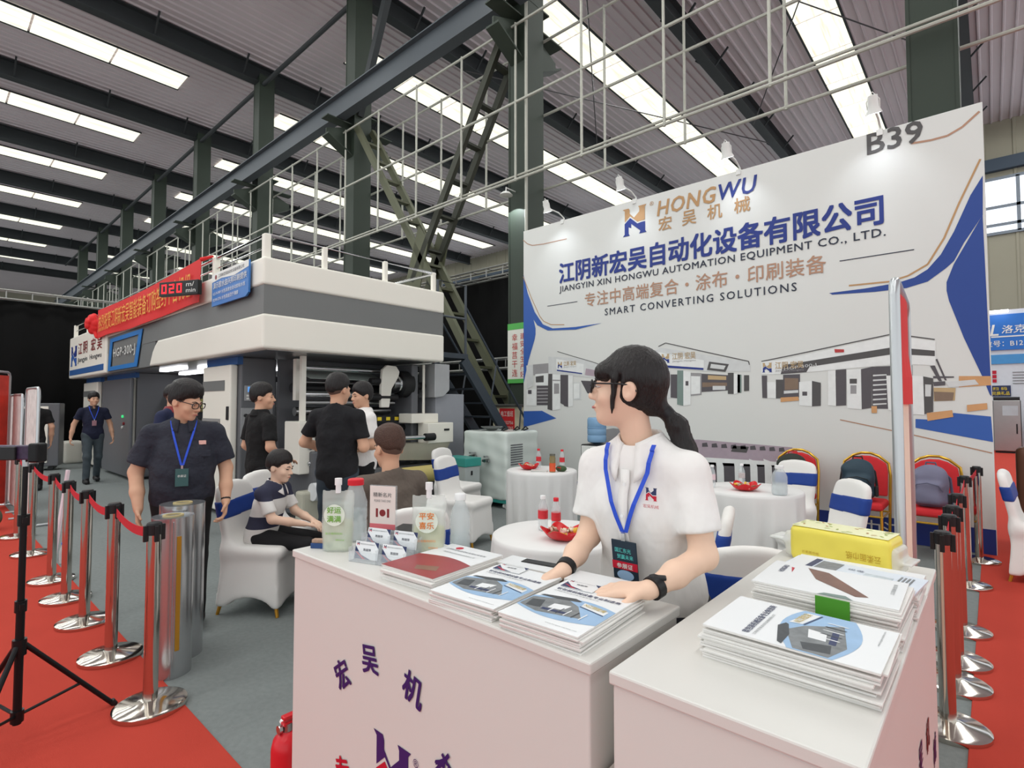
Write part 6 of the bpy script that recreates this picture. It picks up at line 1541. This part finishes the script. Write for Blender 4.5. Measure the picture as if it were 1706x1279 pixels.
        for L in 'LR':
            kn, an = J['kn' + L], J['an' + L]; fd = unit(V3(0, -1, 0)); fd = s.foot.get(L, fd) if hasattr(s, 'foot') else fd
            a = an + V3(0, 0, -.045) * k; b = a + fd * .16 * k - V3(0, 0, .012) * k
            sdf_obj('shoe', lambda P, a=a, b=b: np.maximum(smin(cone(P, a - fd * .05 * k, b, .046 * k, .042 * k), cone(P, an, a, .05 * k, .05 * k), .03 * k), a[2] - .045 * k - P[:, 2]), np.minimum(a, b) - .13, np.maximum(a, b) + .13, .012, M_shoe, s.t)
        return o
    def hair(s, m, style='short', front=.050, slope=.80, th=.011, top=.014):
        def fn(P):
            Q = (P - s.J['head']) @ s.H / (s.k * s.hs)
            d = ell(Q, (0, .016, .026), (.074, .094, .095))
            tex = .0016 * np.sin(Q[:, 0] * 210 + Q[:, 1] * 90) * np.sin(Q[:, 1] * 150 + Q[:, 2] * 70)
            line = front - slope * (Q[:, 1] + .085) - .22 * np.clip(np.abs(Q[:, 0]) - .045, 0, 1) + .006 * np.sin(Q[:, 0] * 90)
            up_ = np.clip((Q[:, 2] - line) / .055, -1, 1)
            t_ = np.where(up_ > 0, .002 + th * np.minimum(up_ * 2.2, 1) + top * np.clip((Q[:, 2] - .02) / .10, 0, 1) ** 1.4, up_ * .02)
            ear = ell(Q, (0, .012, -.020), (.2, .024, .030))
            d = smax(d - t_ + tex, -ear, .010)
            return d * s.k * s.hs
        c = s.J['head']; r = .2 * s.k
        def fade(P):
            Q = (P - s.J['head']) @ s.H / (s.k * s.hs); d = ell(Q, (0, .016, .026), (.074, .094, .095))
            line = front - .035 - slope * 1.15 * (Q[:, 1] + .06); up_ = np.clip((Q[:, 2] - line) / .03, -1, 1)
            fr = np.clip((-.035 - Q[:, 1]) / .03, 0, 1)
            return smax(d - np.where(up_ > 0, .0032 * up_, up_ * .02) + fr * .02, -ell(Q, (0, .012, -.020), (.2, .022, .030)), .006) * s.k * s.hs
        sdf_obj('hair_fade', fade, c - r, c + r, min(s.res, .0075), pm('shaved_hair', (96, 74, 64), .7, var=.1), s.t, 1)
        return sdf_obj('hair', fn, c - r, c + r, min(s.res, .0075), m, s.t, 1)
    def face(s, lips=True):
        for sx in (-1, 1):
            o = MB().lathe([(0, -.0125), (.006, -.011), (.0108, -.0065), (.0125, 0), (.0108, .0065), (.006, .011), (0, .0125)], n=14).build('eye', M_eye if s.res < .0063 else M_iris, s.t, smooth='all'); o.location = s.hp((sx * .031, -.0785, .001)); o.scale = (s.k * s.hs,) * 3; e = Matrix(s.H.tolist()).to_euler(); o.rotation_euler = e; o.scale = (s.k * s.hs * 1.0, s.k * s.hs * .96, s.k * s.hs * .38)
            i = MB().lathe([(0, 0), (.0062, -.0004), (.0062, .002), (0, .002)], n=12).build('iris', M_iris, o); i.location = (0, -.0130, 0); i.rotation_euler = (R(-90), 0, 0)
            pts = [s.hp((sx * x, y, z)) for x, y, z in ((.014, -.0945, .020), (.030, -.0925, .026), (.047, -.080, .021))]
            MB().tube(pts, [.003 * s.k, .0035 * s.k, .002 * s.k], 6).build('eyebrow', M_hair, s.t, smooth=True)
        if lips:
            pts = [s.hp(p) for p in ((-.021, -.0895, -.063), (-.009, -.0985, -.0615), (0, -.0995, -.063), (.009, -.0985, -.0615), (.021, -.0895, -.063))]
            MB().tube(pts, [.001 * s.k, .004 * s.k, .0042 * s.k, .004 * s.k, .001 * s.k], 8).build('lips', M_lip, s.t, smooth=True)
    def glasses(s, m=None):
        g = MB()
        for sx in (-1, 1):
            c = (sx * .034, -.106, .001); ring = []
            for k in range(16):
                a = 2 * math.pi * k / 16; x = .025 * math.copysign(abs(math.cos(a)) ** .7, math.cos(a)); z = .019 * math.copysign(abs(math.sin(a)) ** .7, math.sin(a)); ring.append(s.hp((c[0] + x, c[1] + .35 * abs(c[0] + x) * abs(c[0] + x) * 6, c[2] + z)))
            g.tube(ring, .0030 * s.k, 6, closed=True)
            g.tube([s.hp((sx * .058, -.098, .010)), s.hp((sx * .080, -.02, .012)), s.hp((sx * .082, .02, .010)), s.hp((sx * .080, .035, -.008))], .0028 * s.k, 6)
        g.tube([s.hp((-.010, -.110, .004)), s.hp((.010, -.110, .004))], .0025 * s.k, 6)
        return g.build('glasses', m or M_frame, s.t, smooth=True)
    def collar(s, m, r=.066, h=.05, open_=.30):
        """folded shirt collar round the neck, standing up then turned down, open in front with two points"""
        c = s.J['neck']; k = s.k; N = 30
        prof = [(.94, .020), (.98, .040), (1.06, .046), (1.20, .030), (1.38, .002), (1.50, -.016)]
        def fn(u, v):
            a = -math.pi / 2 + open_ + u * (2 * math.pi - 2 * open_); i = v * (len(prof) - 1); j = min(int(i), len(prof) - 2); f = i - j
            rr = r * (prof[j][0] * (1 - f) + prof[j + 1][0] * f); z = prof[j][1] * (1 - f) + prof[j + 1][1] * f
            fr = max(0, -math.sin(a)) ** 3; z -= fr * (.022 + h * .9 * max(0, v - .45)); rr *= 1 + .10 * fr
            p = c + (s.T @ V3(rr * math.cos(a), rr * math.sin(a) - .008, 0) + V3(0, 0, z - .012)) * k
            return tuple(p)
        return MB().grid(fn, N, 9).build('collar', m, s.t, smooth='all', solid=.004)
    def onto(s, p, lift=.006):
        """push a point out of the clothed chest along the chest's forward direction"""
        out = unit(s.T @ V3(0, -1, 0)); p = np.array(p, float)
        for _ in range(40):
            d = s.torso(p[None], .016, 1 if s.female else 0)[0]
            if d > lift: break
            p = p + out * .006
        return p
    def lanyard(s, zb, card=(.08, .115), cm=None, y=-.13, xb=0., lines=(), spread=.05):
        k = s.k; out = unit(s.T @ V3(0, -1, 0)); L = s.TL / k; side = unit(s.T @ V3(1, 0, 0))
        bot = s.onto(s.tp((xb, -.05, zb + .06)), .008)
        for sx in (-1, 1):
            key = [V3(sx * .074, .015, L + .012), V3(sx * .072, -.05, L - .005), V3(sx * (spread + .012), -.09, L - .06), V3(xb + sx * .005, -.09, zb + .06)]
            pts = []
            for i in range(3):
                for f in np.linspace(0, 1, 5)[:(5 if i == 2 else 4)]: pts.append(s.onto(s.tp(key[i] * (1 - f) + key[i + 1] * f), .007))
            mb = MB(); vs = []
            for p in pts: vs += [tuple(p - side * .0065 * k), tuple(p + side * .0065 * k)]
            mb.add(vs, [(i * 2, i * 2 + 1, i * 2 + 3, i * 2 + 2) for i in range(len(pts) - 1)]); mb.build('lanyard_strap', M_lany, s.t, solid=.0015)
        w, h = card; e = Matrix(s.T.tolist()).to_euler()
        lowp = s.onto(s.tp((xb, -.05, zb - .04)), .006); mid = max(np.dot(bot, out), np.dot(lowp, out)); base = bot + out * (mid - np.dot(bot, out) + .004)
        b = MB().bx(-w / 2, w / 2, -.002, .002, -h, 0).build('badge', cm, s.t, bevel=.002); b.location = base - s.T @ V3(0, 0, .022) * k; b.rotation_euler = e
        MB().bx(-.006, .006, -.003, .003, 0, .022).build('badge_clip', M_chrome, b)
        return b
    def watch(s, L, m=None, r=.031):
        a = s.J['wr' + L]; d = unit(s.J['el' + L] - a); c = a + d * .018 * s.k
        w = MB(); w.tube([c - d * .011, c + d * .011], r * s.k, 18, caps=True); o = w.build('watch_strap', m or M_blackp, s.t, smooth=True)
        return o

# --- the woman behind the counter
M_wshirt = pm('white_shirt', (234, 231, 228), .7, var=.02, scale=4, bump=.75, bscale=9, stretch=(1, 1, .6), bdist=.035)
wo = Human('young woman in white short-sleeved shirt with ponytail and glasses behind the counter', (-.775, 1.45, 0), 0, 1.68,
           dict(pelvis=(.0, .05, .95), neck=(0, -.012, 1.40), head=(-.028, -.045, 1.563), shL=(.146, -.02, 1.328), shR=(-.144, -.02, 1.328), elL=(.205, -.06, 1.115), elR=(-.165, -.045, 1.11), wrL=(.155, -.265, 1.068), wrR=(-.125, -.235, 1.05),
                hipL=(.08, .06, .90), hipR=(-.08, .06, .90), knL=(.085, .05, .48), knR=(-.085, .05, .48), anL=(.09, .08, .09), anR=(-.09, .08, .09)), 1.02, head=(-4, 0, -66, .98), res=.0048, female=True)
wo.build_skin({'L': ((-.9, -.30, -.10), (0, .15, -1), .28, 1), 'R': ((-.35, -.9, -.25), (.3, 0, -1), .5, -1)})
wo.shirt(M_wshirt, hem=-.22, sleeve=.74, neckr=.052, loose=.012, wr=.007, bust=1, slr=1.0)
wo.trousers(pm('dark_trousers', (40, 42, 50), .8)); wo.collar(M_wshirt, .060, .10, .30); wo.face(); wo.glasses()
def woman_hair(P):
    Q = (P - wo.J['head']) @ wo.H / (wo.k * wo.hs)
    d = ell(Q, (0, .020, .030), (.086, .104, .106))
    strand = .0016 * np.sin(np.arctan2(Q[:, 0], Q[:, 1] + .02) * 60 + Q[:, 2] * 18)
    # face opening: keep above the fringe line, behind the temples
    face = np.maximum(Q[:, 1] + .012 + .10 * np.clip(-Q[:, 2] - .0, 0, 1), Q[:, 2] - .022 - .22 * np.abs(Q[:, 0]) ** 1.0)
    d = smax(d + strand, -np.maximum(face, -9), .008)
    d = smax(d, -.085 - Q[:, 2] - .35 * (Q[:, 1] - .05), .02)
    fr = ell(Q, (0, -.060, .045), (.072, .042, .040)); fr = smax(fr + strand, -.002 - Q[:, 2] + .0 * Q[:, 0], .006)      # fringe
    d = smin(d, fr, .012)
    ear = ell(Q, (-.085, .016, -.014), (.03, .024, .034)); d = smax(d, -ear, .008); ear = ell(Q, (.085, .016, -.014), (.03, .024, .034)); d = smax(d, -ear, .008)
    for sx in (-1, 1):                                                                    # side locks before the ears
        d = smin(d, cone(Q, (sx * .070, -.030, .03), (sx * .066, -.034, -.075), .012, .005) + strand, .010)
    # low ponytail
    d = smin(d, cone(Q, (0, .085, -.045), (0, .118, -.062), .034, .020), .03)
    pt = [(0, .118, -.062), (0, .152, -.100), (.004, .180, -.17), (.008, .205, -.25), (.012, .232, -.35)]; rr = [.018, .030, .031, .024, .006]
    for i in range(4): d = smin(d, cone(Q, pt[i], pt[i + 1], rr[i], rr[i + 1]) + strand * 1.5, .012)
    return d * wo.k * wo.hs
c = wo.J['head']; sdf_obj('hair', woman_hair, c + V3(-.36, -.2, -.42), c + V3(.36, .36, .2), .0052, M_hair, wo.t, 1)
MB().tube([wo.hp((0, .114, -.058)), wo.hp((0, .128, -.072))], .022, 14).build('hair_tie', M_blackp, wo.t, smooth=True)
M_badge = pm('badge_navy', (28, 44, 58), .35, var=.1)
bdg = wo.lanyard(.17, (.078, .112), M_badge, y=-.155, xb=.004, spread=.055)
text('国汇东光', .02, pm('badge_teal', (90, 196, 190), .4), bdg, (-.028, -.0025, -.034), width=.05, height=.013, bold=.01); text('贸赢未来', .02, MATS['badge_teal'], bdg, (-.022, -.0025, -.052), width=.05, height=.013, bold=.01)
MB().bx(-.039, .039, -.0032, -.002, -.082, -.060).build('red_band', M_cred, bdg); text('参展证', .02, M_white, bdg, (-.024, -.0045, -.078), width=.05, height=.014, bold=.01)
MB().lathe([(0, 0), (.026, 0), (.026, .0008), (0, .0008)], n=24, sy=.55).build('globe_print', M_pblue, bdg, loc=(0, -.0028, -.098), rot=(R(90), 0, 0))
e = Matrix(wo.T.tolist()).to_euler()
em = MB().bx(-.001, .001, 0, .001, 0, .001).build('chest_emblem', M_wshirt, wo.t); em.location = wo.onto(wo.tp((.085, -.08, .325)), .003); em.rotation_euler = e
logo(em, (-.018, -.004, 0), (.036, 0, .0), (0, .006, .034), M_pnav, M_cred, (0, 0, 0)); text('宏吴机械', .012, M_cred, em, (-.024, -.005, -.020), width=.046, height=.010)
wo.watch('L', M_blackp, .029); wa = MB().bx(-.009, .009, -.02, .02, -.004, .004).build('watch_case', M_blackp, wo.t, bevel=.003); wa.location = wo.J['wrL'] + V3(.012, .018, .028); wa.rotation_euler = (0, R(8), R(-60))
wo.watch('R', M_blackp, .028)
for k in range(4): MB().lathe([(0, 0), (.005, 0), (.005, .0015), (0, .0015)], n=10).build('button', M_cap, wo.t, loc=tuple(wo.onto(wo.tp((0, -.05, .36 - k * .085)), .002)), rot=(R(90), 0, 0))

# --- man in the navy work shirt, looking down to the right
M_navyshirt = pm('navy_work_shirt', (42, 44, 55), .8, var=.12, scale=6, bump=.9, bscale=10, bdist=.035)
M_blacktr = pm('black_trousers', (26, 26, 28), .85, var=.1)
na = Human('stout man in dark navy short-sleeved work shirt with blue lanyard, looking down', (-4.12, 1.24, 0), face(.88, -.30), 1.655,
           dict(head=(.01, -.045, 1.555), neck=(0, .0, 1.415), shL=(.185, .01, 1.335), shR=(-.185, .01, 1.335), elL=(.265, .02, 1.08), elR=(-.275, .02, 1.08), wrL=(.265, -.10, .86), wrR=(-.245, -.10, .85)), 1.32, 1.1, head=(16, 0, 52, 1.04), res=.0062, skin=M_skin2)
na.build_skin({'L': ((-.05, -.35, -.9), (-1, -.1, 0), .8, -1), 'R': ((.05, -.35, -.9), (1, -.1, 0), .7, 1)})
na.shirt(M_navyshirt, hem=-.17, sleeve=.80, loose=.02, wr=.009, slr=1.12); na.trousers(M_blacktr); na.collar(M_navyshirt, .070, .05, .3); na.hair(M_hair, front=.058, slope=.62, top=.026); na.face(); na.glasses(); na.watch('L')
b = na.lanyard(.14, (.075, .115), pm('badge_teal_dark', (58, 92, 92), .4, var=.15), y=-.175, spread=.05); text('参展证', .02, M_white, b, (-.025, -.0025, -.055), width=.05, height=.016); 
em = MB().bx(-.022, .022, -.002, .002, -.014, .014).build('chest_emblem', pm('patch_pink', (222, 170, 160), .5, var=.4, scale=90), na.t, bevel=.006); em.location = na.onto(na.tp((.115, -.05, .345)), .004); em.rotation_euler = (R(-12), 0, R(12))
MB().bx(-.06, .06, -.006, .006, -.022, .022).build('pocket_flap', M_navyshirt, na.t, loc=tuple(na.onto(na.tp((.105, -.05, .27)), .002)), rot=(R(-5), 0, R(10)), bevel=.004)

# --- man walking past the dark press tower
M_navypolo = pm('navy_polo', (30, 34, 56), .85, var=.1, bump=.8, bscale=10, bdist=.035); M_jeans = pm('grey_jeans', (70, 80, 86), .85, var=.25, scale=14)
wk = Human('man in navy polo and grey jeans walking beside the dark press tower', (-12.9, 2.32, .0), face(.95, -.05), 1.72,
           dict(elL=(.27, .06, 1.10), wrL=(.31, .02, .86), elR=(-.28, .05, 1.10), wrR=(-.33, -.03, .86), knL=(.09, .02, .49), anL=(.09, .16, .11), knR=(-.09, -.12, .49), anR=(-.10, -.12, .09)), 1.06, 1.05, head=(0, 0, 10, 1.04), res=.010, skin=M_skin2)
wk.build_skin({'L': ((.1, -.2, -.95), (-1, 0, 0), .8, -1), 'R': ((-.1, -.3, -.95), (1, 0, 0), .8, 1)})
wk.shirt(M_navypolo, hem=-.12, sleeve=.62); wk.trousers(M_jeans); wk.collar(M_navypolo); wk.hair(M_hair); wk.face(); b = wk.lanyard(.2, (.07, .10), pm('badge_pinkish', (150, 110, 120), .4, var=.3), y=-.125)

# --- man in black polo seen from behind
M_blackpolo = pm('black_polo', (24, 24, 25), .9, var=.12, bump=.9, bscale=9, bdist=.035)
bp = Human('man in black polo shirt seen from behind, looking right towards the press', (-5.29, 2.26, 0), face(-.05, .98), 1.69, dict(elL=(.245, .03, 1.10), wrL=(.21, -.12, .95), elR=(-.245, .03, 1.10), wrR=(-.21, -.12, .95)), 1.12, 1.05, head=(0, 0, -38, 1.02), res=.0085, skin=M_skin2)
bp.build_skin({'L': ((-.2, -.9, .1), (0, -.1, -1), .6, -1), 'R': ((.2, -.9, .1), (0, -.1, -1), .6, 1)})
bp.shirt(M_blackpolo, hem=-.16, sleeve=.78); bp.trousers(M_blacktr); bp.collar(M_blackpolo, .066, .04, .3); bp.hair(M_hair, front=.062, slope=.70, top=.02); bp.face()
# --- man in black T-shirt seen from behind
tm = Human('man in black T-shirt and jeans seen from behind with bent elbow', (-4.13, 2.40, 0), face(-.50, .86), 1.75, dict(elL=(.30, .0, 1.14), wrL=(.16, -.18, 1.06), elR=(-.235, .0, 1.11), wrR=(-.12, -.2, 1.08)), 1.08, 1.08, head=(4, 0, -14, 1.02), res=.008, skin=M_skin2)
tm.build_skin({'L': ((-.8, -.5, .1), (0, -.2, -1), .7, -1), 'R': ((.8, -.5, .1), (0, -.2, -1), .7, 1)})
tm.shirt(pm('black_tee', (28, 28, 31), .9, var=.12, bump=.9, bscale=8, bdist=.035), hem=-.16, sleeve=.72, neckr=.066, loose=.02, wr=.010); tm.trousers(pm('dark_jeans', (52, 62, 72), .85, var=.25, scale=14)); tm.hair(M_hair, front=.06, slope=.52, th=.009, top=.014)
# --- man in white shirt holding papers
ws = Human('man in white shirt holding papers, half hidden behind the man in black T-shirt', (-4.66, 2.98, 0), face(-.25, -.95), 1.71, dict(elL=(.24, .02, 1.10), wrL=(.12, -.2, 1.06), elR=(-.24, .02, 1.10), wrR=(-.12, -.2, 1.06)), 1.1, 1.05, head=(6, 0, 10), res=.009, skin=M_skin2)
ws.build_skin({'L': ((-.7, -.6, 0), (0, -.2, -1), .7, -1), 'R': ((.7, -.6, 0), (0, -.2, -1), .7, 1)})
ws.shirt(M_wshirt, hem=-.14, sleeve=.78, loose=.018); ws.trousers(M_blacktr); ws.collar(M_wshirt); ws.hair(M_hair); ws.face()
pa = thing('paper_sheets', 'white printed sheets held by the man in the white shirt', 'papers', (-4.66, 2.98, 0), face(-.25, -.95)); MB().bx(-.15, .15, -.004, .004, -.2, .02).build('sheet', M_white, pa, loc=(.05, -.28, 1.04), rot=(R(-15), 0, 0)); MB().bx(-.12, .12, -.006, -.004, -.15, -.02).build('print_block', M_pgrey, pa, loc=(.05, -.28, 1.04), rot=(R(-15), 0, 0))
# --- man with glasses behind the navy man
gm = Human('man in navy polo with glasses in profile, behind the stout man', (-6.95, 1.98, 0), face(.80, .60), 1.72, dict(wrL=(.22, -.14, .95), wrR=(-.22, -.14, .95)), 1.0, 1.0, head=(8, 0, 6), res=.009, skin=M_skin2)
gm.build_skin({'L': ((0, -.8, -.5), (-1, 0, 0), .6, -1), 'R': ((0, -.8, -.5), (1, 0, 0), .6, 1)})
gm.shirt(pm('navy_polo_red_trim', (38, 44, 72), .85, var=.1), hem=-.14, sleeve=.7); gm.trousers(M_blacktr); gm.collar(M_pred, .066, .04, .3); gm.hair(M_hair, front=.085, slope=.72, top=.006); gm.face(); gm.glasses()
# --- person in black at the far left
fl_ = Human('person in black T-shirt seen from behind at the far left', (-12.45, 1.40, 0), face(-.9, .1), 1.70, dict(elL=(.30, .0, 1.15), wrL=(.22, -.2, 1.20), elR=(-.25, .02, 1.1)), 1.05, 1.05, head=(0, 0, 25), res=.012, skin=M_skin2)
fl_.build_skin({'L': ((-.5, -.6, .6), (0, -.5, -.5), .6, -1), 'R': ((0, -.2, -.95), (1, 0, 0), .6, 1)})
fl_.shirt(M_blackpolo, hem=-.16, sleeve=.75); fl_.trousers(M_blacktr); fl_.hair(M_hair, front=.05, slope=.9, th=.018)
# --- seated man in the brown T-shirt
SEAT = dict(pelvis=(0, .06, .56), hipL=(.085, .04, .54), hipR=(-.085, .04, .54), knL=(.12, -.40, .50), knR=(-.12, -.40, .50), anL=(.12, -.36, .09), anR=(-.12, -.36, .09))
sm = Human('seated man in a taupe brown T-shirt with faded hair, seen from behind in profile', (-2.80, 1.98, 0), face(-.93, .12), 1.72,
           dict(SEAT, neck=(0, .03, 1.055), head=(0, -.005, 1.21), shL=(.185, .02, 1.0), shR=(-.185, .02, 1.0), elL=(.26, -.10, .76), elR=(-.26, -.10, .76), wrL=(.12, -.32, .80), wrR=(-.12, -.32, .80)), 1.12, 1.08, head=(6, 0, 4, 1.02), res=.0065, skin=M_skin2)
sm.build_skin({'L': ((-.6, -.7, .1), (0, 0, -1), .5, -1), 'R': ((.6, -.7, .1), (0, 0, -1), .5, 1)})
sm.shirt(pm('taupe_tee', (98, 88, 80), .9, var=.08, bump=.9, bscale=8, bdist=.035), hem=-.10, sleeve=.72, neckr=.068, loose=.02, wr=.010); sm.trousers(pm('charcoal_trousers', (46, 46, 48), .85)); sm.hair(M_hairb, front=.062, slope=.42, th=.010, top=.022); sm.face()
# --- the boy
def stripe_mat():
    m = pm('boy_polo', (60, 62, 80), .85, var=0); nt = m.node_tree; b = nt.nodes['Principled BSDF']; tc = nt.nodes.new('ShaderNodeTexCoord'); sp = nt.nodes.new('ShaderNodeSeparateXYZ'); r = nt.nodes.new('ShaderNodeValToRGB')
    nt.links.new(tc.outputs['Object'], sp.inputs[0]); nt.links.new(sp.outputs[2], r.inputs[0]); nt.links.new(r.outputs[0], b.inputs['Base Color'])
    nv = (lin(52), lin(54), lin(74), 1); wh = (lin(222), lin(220), lin(216), 1); cr = r.color_ramp; cr.interpolation = 'CONSTANT'
    cr.elements[0].position = 0; cr.elements[0].color = wh; cr.elements[1].position = .585; cr.elements[1].color = nv
    for p, c in ((.675, wh), (.80, nv)): e = cr.elements.new(p); e.color = c
    return m
by = Human('boy in navy and white striped polo shirt sitting in profile', (-4.05, 1.82, 0), face(.80, .56), 1.36,
           dict(SEAT, pelvis=(0, .10, .67), hipL=(.09, .06, .64), hipR=(-.09, .06, .64), knL=(.12, -.42, .60), knR=(-.12, -.42, .60), anL=(.12, -.40, .10), anR=(-.12, -.40, .10), neck=(0, -.03, 1.13), head=(0, -.075, 1.285), shL=(.17, -.01, 1.07), shR=(-.17, -.01, 1.07), elL=(.20, -.12, .84), elR=(-.20, -.12, .84), wrL=(.08, -.36, .78), wrR=(-.08, -.36, .78)), 1.0, 1.0, head=(12, 0, 0, 1.16), res=.0065, skin=M_skin)
by.build_skin({'L': ((-.4, -.8, -.2), (0, 0, -1), .5, -1), 'R': ((.4, -.8, -.2), (0, 0, -1), .5, 1)})
by.shirt(stripe_mat(), hem=-.10, sleeve=.80, loose=.02, wr=.006); by.trousers(M_blacktr); by.collar(M_wshirt, .068, .05, .3); by.hair(M_hair, front=.058, slope=.58, top=.012); by.face()

# shirt placket of the woman: a proud strip down the front
pts = [wo.onto(wo.tp((0, -.05, z)), .0015) for z in np.linspace(.40, -.05, 14)]; sd = unit(wo.T @ V3(1, 0, 0))
vs = []
for p in pts: vs += [tuple(p - sd * .014), tuple(p + sd * .014)]
MB().add(vs, [(i * 2, i * 2 + 1, i * 2 + 3, i * 2 + 2) for i in range(13)]).build('placket', M_wshirt, wo.t, smooth='all', solid=.003)
